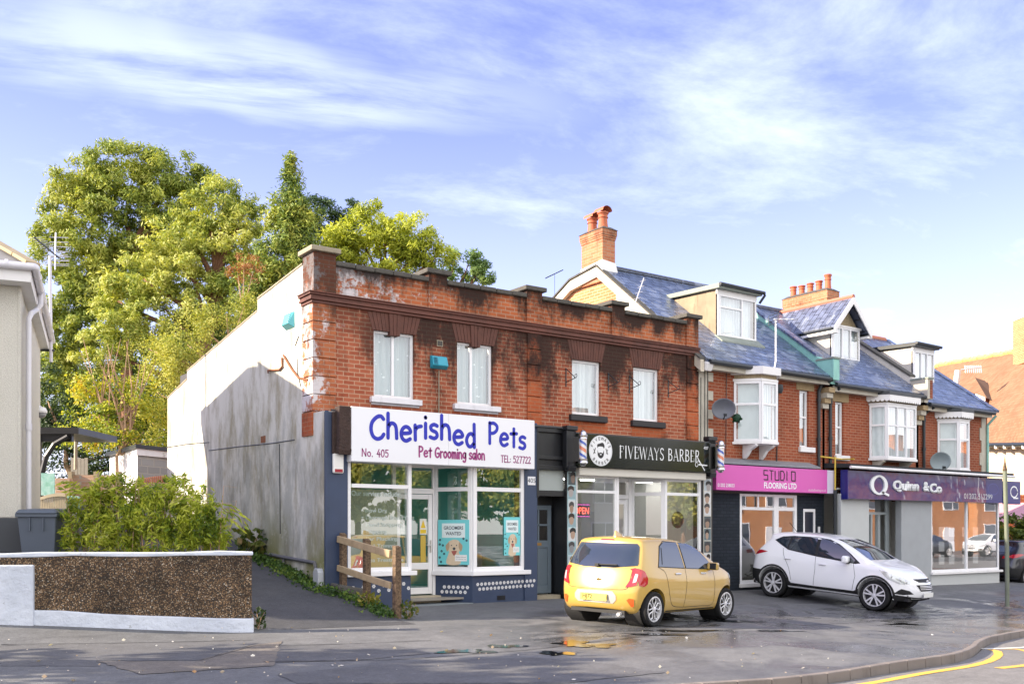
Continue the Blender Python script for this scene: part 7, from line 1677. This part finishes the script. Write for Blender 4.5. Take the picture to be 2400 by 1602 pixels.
decal('rear_window', rg[::-1], '-x', bv, M_cglass, T, .008); decal('windscreen', [(-.62, 1.03), (.62, 1.03), (.54, 1.30), (.46, 1.37), (-.46, 1.37), (-.54, 1.30)], '+x', bv, M_cglass, T, .007)
for s in (-1, 1):
    tl = [(.57, .645), (.66, .66), (.74, .69), (.755, .82), (.74, .94), (.67, .965), (.635, .95), (.65, .80)]
    tl = tl if s > 0 else mirror_y(tl)
    decal('tail_lamp', tl, '-x', bv, M_tail, T, .011, .05)
    cl = [(.68, .72), (.73, .74), (.74, .86), (.70, .87)]; decal('lamp_lens', cl if s > 0 else mirror_y(cl), '-x', bv, M_lens, T, .016, .05)
    rf = [(.60, .44), (.66, .33), (.70, .34), (.71, .46), (.64, .47)]; decal('reflector', rf if s > 0 else mirror_y(rf), '-x', bv, M_orange, T, .010, .05)
decal('plate_recess', [(-.42, .43), (-.36, .37), (.36, .37), (.42, .43), (.42, .50), (.36, .57), (-.36, .57), (-.42, .50)], '-x', bv, mat('silver_trim', (.45, .43, .40), .35, .3), T, .008)
m_plate = mat('yellow_number_plate', (.75, .62, .10), .4, var=.03)
seam('tailgate_seam', [(-.64, .93), (-.62, .70), (-.57, .615), (-.3, .60), (.3, .60), (.57, .615), (.62, .70), (.64, .93)], '-x', bv, T)
0 and seam('bumper_crease', [(-.78, .60), (-.5, .345), (0, .33), (.5, .345), (.78, .60)], '-x', bv, T, .006)
npl = MB().box(-.03, -.02, -.27, .27, .405, .525).build('number_plate', m_plate, T, bevel=.006)
text('HJ72', 'characters', M_dk, npl, 0, .465, .07, .12, w=.2, xplane=-.031, bold=.02)
MB().lathe([(.0, -.06), (.06, -.058), (.055, -.05), (.0, -.05)], (.02, 0, .80), 20, 'x', sy=.5).build('badge', M_alloy, T)
decal('brake_lamp', [(-.14, 1.405), (.14, 1.405), (.13, 1.425), (-.13, 1.425)], '-x', bv, M_tail, T, .01); decal('diffuser', [(-.55, .20), (.55, .20), (.48, .27), (.2, .285), (-.2, .285), (-.48, .27)], '-x', bv, M_trim, T, .008)
MB().bar((.10, .05, 1.0), (.105, -.38, 1.005), .03, .02).obox((.10, .02, .99), (.06, .08, .05)).build('wiper', M_trim, T, bevel=.005)
MB().tube([(.02, -.48, .2), (.3, -.46, .22)], .03, 10).build('exhaust', M_alloy, T)
MB().hexa([(.55, -.03, 1.47), (.78, -.02, 1.48), (.78, .02, 1.48), (.55, .03, 1.47), (.56, -.008, 1.575), (.62, -.008, 1.565), (.62, .008, 1.565), (.56, .008, 1.575)]).build('roof_fin', m_y, T, bevel=.008)
MB().box(.1, 3.4, -.55, .55, .20, .26).build('underbody', M_trim, T)
# --- white SUV
SUV = dict(L=4.41, W=1.82, H=1.665, belt=1.12, zb=.27, xr=.86, xf=3.50, r=.352, rim=.262, tw=.215, arch=.405, style='double', steer=rad(3), roofw=.70, rcrown=.22, fcrown=.42, nose=.16,
           rear=[(.22, .27), (.07, .36), (.0, .52), (.02, .70), (.06, .88), (.09, 1.0), (.16, 1.10), (.34, 1.26), (.52, 1.42), (.62, 1.53), (.56, 1.60)],
           top=[(.8, 1.628), (1.2, 1.655), (1.65, 1.665), (2.1, 1.635), (2.5, 1.55), (2.85, 1.40), (3.15, 1.23), (3.36, 1.125), (3.6, 1.07), (3.9, .99), (4.1, .90)], front=[(4.25, .80), (4.36, .68), (4.41, .52), (4.38, .38), (4.26, .27)])
m_w = paint('white_car_paint', (.86, .87, .89))
k_ = .97; r1 = Vector((19.24, 16.18)); f1 = Vector((19.69, 13.64)); hd = (f1 - r1).normalized(); yaw = math.atan2(hd.y, hd.x); left = Vector((-hd.y, hd.x))
ax = r1 + left * .8 - hd * .86 * k_; zr_, zf_ = G(*(r1 + left * .4)), G(*(f1 + left * .4)); pitch = math.atan2(zr_ - zf_, 2.58)
roll = 0.0
T, bv, body = car('white five door family car parked nose out before the pink signed shop', SUV, m_w, (ax.x, ax.y, zr_ + .86 * pitch + .01), yaw, pitch, roll, scale=k_)
W3 = [[(.80, 1.43), (1.0, 1.505), (1.20, 1.53), (1.15, 1.25), (.98, 1.33)], [(1.19, 1.235), (1.25, 1.535), (1.55, 1.55), (1.90, 1.55), (1.93, 1.15)], [(2.01, 1.14), (1.99, 1.548), (2.2, 1.525), (2.45, 1.45), (2.72, 1.31), (2.98, 1.12), (2.96, 1.06)]]
def suv_details(T, bv, pm):
    for ax_ in ('-y', '+y'):
        decal('window_trim', [(.76, 1.425), (.96, 1.525), (1.25, 1.56), (1.9, 1.575), (2.22, 1.55), (2.5, 1.455), (2.85, 1.25), (3.12, 1.06), (3.0, 1.035), (2.0, 1.115), (1.2, 1.21), (.98, 1.31)][::-1], ax_, bv, M_trim, T, .003)
        for w in W3: decal('side_window', w, ax_, bv, M_cglass, T, .007)
        seam('door_seam', [(1.05, 1.24), (1.12, 1.05), (1.28, .78), (1.36, .48)], ax_, bv, T); seam('door_seam', [(1.97, 1.12), (1.99, .8), (1.96, .42)], ax_, bv, T); seam('door_seam', [(2.95, 1.05), (3.02, .75), (2.96, .42)], ax_, bv, T)
        decal('sill_cladding', [(1.24, .28), (3.10, .28), (3.12, .47), (3.0, .40), (2.0, .40), (1.36, .41), (1.22, .54)], ax_, bv, M_trim, T, .009)
        decal('bumper_cladding', [(-.0, .30), (.48, .29), (.46, .56), (.52, .66), (.0, .68)], ax_, bv, M_trim, T, .009); decal('front_lip', [(3.88, .28), (4.4, .28), (4.4, .36), (3.92, .42)], ax_, bv, M_trim, T, .009)
        for xc in (.86, 3.50):
            P = [(xc + .435 * math.cos(a), .364 + .435 * math.sin(a)) for a in np.linspace(rad(2), rad(178), 18)]; seam('arch_trim', P, ax_, bv, T, .045, M_trim, .008)
        decal('tail_lamp', [(.24, 1.0), (.46, 1.06), (.66, 1.125), (.46, 1.15), (.30, 1.125), (.24, 1.08)], ax_, bv, M_tail, T, .009, .05)
        decal('headlamp', [(3.58, .965), (3.72, .94), (4.0, .85), (4.2, .74), (4.18, .68), (4.02, .67), (3.80, .77)], ax_, bv, M_lens, T, .008, .05)
        decal('fog_lamp', [(3.92, .44), (4.06, .56), (4.2, .52), (4.26, .45), (4.1, .42)], ax_, bv, M_trim, T, .008, .05)
        s = -1 if ax_ == '-y' else 1
        for hx, hz2 in ((1.16, .99), (2.10, .935)):
            hit = bv.ray_cast(Vector((hx, s * 3, hz2)), Vector((0, -s, 0)))[0]; MB().obox((hx + .08, hit.y + s * .014, hz2), (.19, .03, .032)).build('door_handle', M_alloy, T, bevel=.012)
        mm = MB().obox((2.80, s * 1.0, 1.13), (.15, .24, .17), rad(-10 * s)).build('door_mirror', pm, T, bevel=.045); MB().obox((2.82, s * .88, 1.06), (.08, .1, .06)).build('mirror_foot', M_trim, mm, bevel=.01)
        for cx2, cz2 in ((3.86, .835), (4.02, .765), (4.12, .72)):
            hit = bv.ray_cast(Vector((cx2, s * 3, cz2)), Vector((0, -s, 0)))
            if hit[0]: MB().lathe([(.045, 0), (.04, .012), (.0, .016)], tuple(hit[0] - Vector((0, -s * .006, 0))), 14, 'y').build('lamp_bulb', M_alloy, T, smooth=True)
    decal('windscreen', [(-.70, 1.15), (.70, 1.15), (.60, 1.45), (.52, 1.56), (-.52, 1.56), (-.60, 1.45)], '+x', bv, M_cglass, T, .008); decal('rear_window', [(-.56, 1.20), (-.48, 1.52), (.48, 1.52), (.56, 1.20)], '-x', bv, M_cglass, T, .008)
    gl = decal('grille', [(-.42, .66), (-.32, .52), (.32, .52), (.42, .66)], '+x', bv, M_trim, T, .01); decal('upper_grille', [(-.44, .785), (-.3, .715), (.3, .715), (.44, .785)], '+x', bv, M_trim, T, .01)
    for z in (.56, .60, .63): seam('grille_bar', [(-.33, z), (.33, z)], '+x', bv, gl, .012, M_alloy, .016)
    MB().lathe([(.0, .0), (.055, .002), (.05, .012), (.0, .014)], (4.36, 0, .745), 18, 'x', sy=.6).build('badge', M_alloy, T)
    p_ = MB().box(4.405, 4.42, -.26, .26, .37, .48).build('number_plate', mat('white_number_plate', (.75, .75, .72), .4), T, bevel=.005)
    decal('bonnet_line', [(-.005, .81), (.005, .81), (.005, .815), (-.005, .815)], '+x', bv, pm, T, .002)
    decal('front_lip', [(-.6, .28), (.6, .28), (.6, .335), (-.6, .335)], '+x', bv, M_trim, T, .008)
    MB().box(.15, 4.2, -.6, .6, .27, .33).build('underbody', M_trim, T); MB().bar((3.28, -.1, 1.15), (3.05, -.62, 1.255), .02, .015).build('wiper', M_trim, T)
    for s in (-1, 1): q = [(.42, .99), (.70, 1.02), (.70, 1.10), (.42, 1.075)]; decal('tail_lamp', q if s > 0 else mirror_y(q), '-x', bv, M_tail, T, .009, .06)
    MB().tube([(.95, 0, 1.64), (.72, 0, 1.86)], .007, 5).build('aerial', M_trim, T)
suv_details(T, bv, m_w)
# --- dark car at the right edge
p = at(2420, 1345, 33.0)
T, bv, body = car('dark navy car parked beyond the pole at the right edge', SUV, paint('navy_car_paint', (.012, .014, .024)), (p.x - 1.6, p.y + .6, G(30, 16) - .12), rad(-12), 0, 0, scale=.95)
suv_details(T, bv, bpy.data.materials['navy_car_paint'])
# ---------------------------------------------------------------- post-and-rail fence, pole
m, nt, out = newmat('weathered_fence_timber'); p = nt.pos(); g_ = nt.noise(nt.scalev(p, 3, 1, 3), 9, 5, .7)
surf(nt, out, pbr(nt, nt.mix(nt.step(g_, .3, .7), (.05, .03, .018, 1), (.19, .125, .075, 1)), .85, normal=nt.bump(g_, .5, .01))); m_fp = m
m_rail = mat('pale_split_rail', (.40, .30, .18), .85, var=.35, scale=6, bump=.4, bscale=25, grime=.3)
t = thing('post_and_rail_fence', 'low timber post and rail fence beside the navy shop corner', 'fence', (8.19, 15.03, -.05))
for x, y, z0, z1, w in ((8.19, 15.03, -.3, 1.25, .12), (8.13, 16.04, -.1, 1.36, .115), (8.05, 16.84, .1, 1.46, .11)):
    mb = MB(); h = w / 2; mb.hexa([(x - h, y - h, z0), (x + h, y - h, z0), (x + h * 1.05, y + h, z0), (x - h, y + h, z0), (x - h * .9, y - h * .9, z1 - .02), (x + h * .95, y - h, z1 - .035), (x + h, y + h * .9, z1), (x - h, y + h, z1)]).build('post', m_fp, t, bevel=.008)
for (za, zb2, hh) in ((1.10, 1.345, .125), (.56, .81, .115)):
    pts = [Vector((8.115, 15.12, za)), Vector((8.06, 15.9, za + .10)), Vector((7.98, 16.92, zb2))]; mb = MB(); mb.bar(pts[0], pts[1], .055, hh).bar(pts[1], pts[2], .055, hh); mb.build('rail', m_rail, t, bevel=.01)
t = thing('concrete_block', 'mossy concrete block at the foot of the navy pilaster', 'block', (8.0, 16.8, .2)); MB().hexa([(7.8, 16.5, -.1), (8.55, 16.45, -.1), (8.55, 16.95, -.1), (7.8, 16.95, -.1), (7.82, 16.55, .52), (8.4, 16.5, .42), (8.42, 16.93, .42), (7.82, 16.93, .55)]).build('block', M_cope, t, bevel=.04)
pb = onG(2361, 1425); t = thing('metal_pole', 'slim grey green metal pole standing on the pavement at the right', 'pole', tuple(pb))
MB().tube([pb - Vector((0, 0, .2)), Vector((pb.x - .02, pb.y, 1.0)), Vector((pb.x - .06, pb.y + .03, 2.95))], .05, 12).build('shaft', mat('grey_green_metal', (.16, .18, .13), .6, var=.3, grime=.4), t, smooth='auto')
MB().lathe([(.05, 0), (.055, .02), (.02, .2), (.004, .36)], (pb.x - .06, pb.y + .03, 2.95), 12).build('spike', m_fp, t, smooth=True); MB().lathe([(.11, 0), (.11, .04), (.06, .06)], (pb.x, pb.y, pb.z - .01), 16).build('collar', M_kerb, t)
# ---------------------------------------------------------------- the far side of the road (behind the camera, seen only in the shop windows)
def far_house(x0, x1, label, m, first=[None]):
    t = thing('house', label, 'house', (x0, -15, -.4), 'houses across the road', local=True); W_ = x1 - x0
    wins = [(W_ * .12, W_ * .38, 3.6, 5.0), (W_ * .62, W_ * .88, 3.6, 5.0), (W_ * .10, W_ * .42, .8, 2.4)]
    MB().box(0, W_, -8, 0, 0, 6).build('wall', m, t)
    MB().prismX([(-8.4, 5.9), (.4, 5.9), (-4, 9.3)], -.3, W_ + .3).build('roof', M_tile, t)
    for a, b, c, d in wins:
        w = MB().box(a, b, 0, .05, c, d).build('window', M_white, t)
        for k in (0, 1): MB().box(a + .08 + k * (b - a - .08) / 2, a + (k + 1) * (b - a - .08) / 2, .05, .06, c + .08, d - .08).build('pane', M_cglass, w)
    MB().box(W_ * .62, W_ * .8, 0, .06, 0, 2.1).build('door', M_white, t)
    MB().box(W_ * .45, W_ * .6, -4.4, -3.6, 8.6, 10.4).build('chimney', M_chim, t); return t
far_house(40, 47.5, 'pale rendered house across the road between trees, reflected in the barber window', mat('pale_render', (.55, .52, .46), .9))
FB = brick('orange_brick', (.46, .17, .06), (.54, .24, .09), (.5, .36, .24))
for i, (a, b) in enumerate(((53, 62), (64, 73), (75, 84), (86, 97))): far_house(a, b, 'orange brick house across the road, reflected in the shop windows', FB)
for i, (x, y, h) in enumerate(((16, -13, 8), (20.5, -15, 9), (25, -12.5, 7.5), (29, -15, 9), (33.5, -13, 8), (38, -16, 9), (49, -15, 8))):
    t = thing('street_tree', 'leafy tree across the road, reflected in the shop windows', 'tree', (x, y, -.4), 'trees across the road', local=True)
    C_, D_, S_ = puffs([((0, 0, h * .6), (2.6, 2.2, h * .32)), ((1.2, .6, h * .75), (1.8, 1.6, h * .22)), ((-1.3, .3, h * .5), (1.6, 1.5, h * .2))], dens=1.1, pr=(.4, .7), nleaf=40, lsize=(.2, .34)); leaf_mesh('crown', bpy.data.materials['olive_leaf'], C_, D_, S_, 1.5, t)
    MB().tube([(0, 0, 0), (.05, 0, h * .4), (0, .1, h * .7)], [.2, .16, .07], 8).build('trunk', M_bark, t)

t = thing('street_tree', 'leafy roadside tree standing left of the low wall', 'tree', (-5.5, 15.2, -.1), None, local=True)
C_, D_, S_ = puffs([((0, 0, 4.2), (2.2, 2.0, 1.3)), ((1.4, -.8, 5.2), (1.8, 1.6, 1.0)), ((-1.2, .6, 5.4), (1.7, 1.5, 1.0)), ((.8, -2.2, 3.6), (1.4, 1.3, .8)), ((2.0, -2.6, 4.6), (1.2, 1.2, .7)), ((-.6, -1.6, 2.7), (1.0, 1.0, .5))], dens=.75, pr=(.35, .6), nleaf=30, lsize=(.16, .3)); leaf_mesh('crown', bpy.data.materials['olive_leaf'], C_, D_, S_, 1.5, t)
MB().tube([(0, 0, -.2), (.05, 0, 2.2), (0, .1, 4.5)], [.22, .17, .08], 8).build('trunk', M_bark, t)

suv = [o for o in COL.objects if o.name.startswith('parked_car') and 'white five' in o.get('label', '')][0]
navy = [o for o in COL.objects if o.name.startswith('parked_car') and 'dark navy' in o.get('label', '')][0]
for src, x, l in ((suv, 52.5, 'white car parked across the road in front of the orange brick houses'), (navy, 59.5, 'dark car parked across the road in front of the orange brick houses'), (suv, 71, 'white car parked across the road opposite the grey shopfront'), (navy, 78, 'dark car parked across the road opposite the grey shopfront')):
    c = copy_tree(src); c.location = (x, -4.6, -.35); c.rotation_euler = (0, 0, math.pi if src is suv else 0); c['label'] = l; c['group'] = 'cars parked across the road'
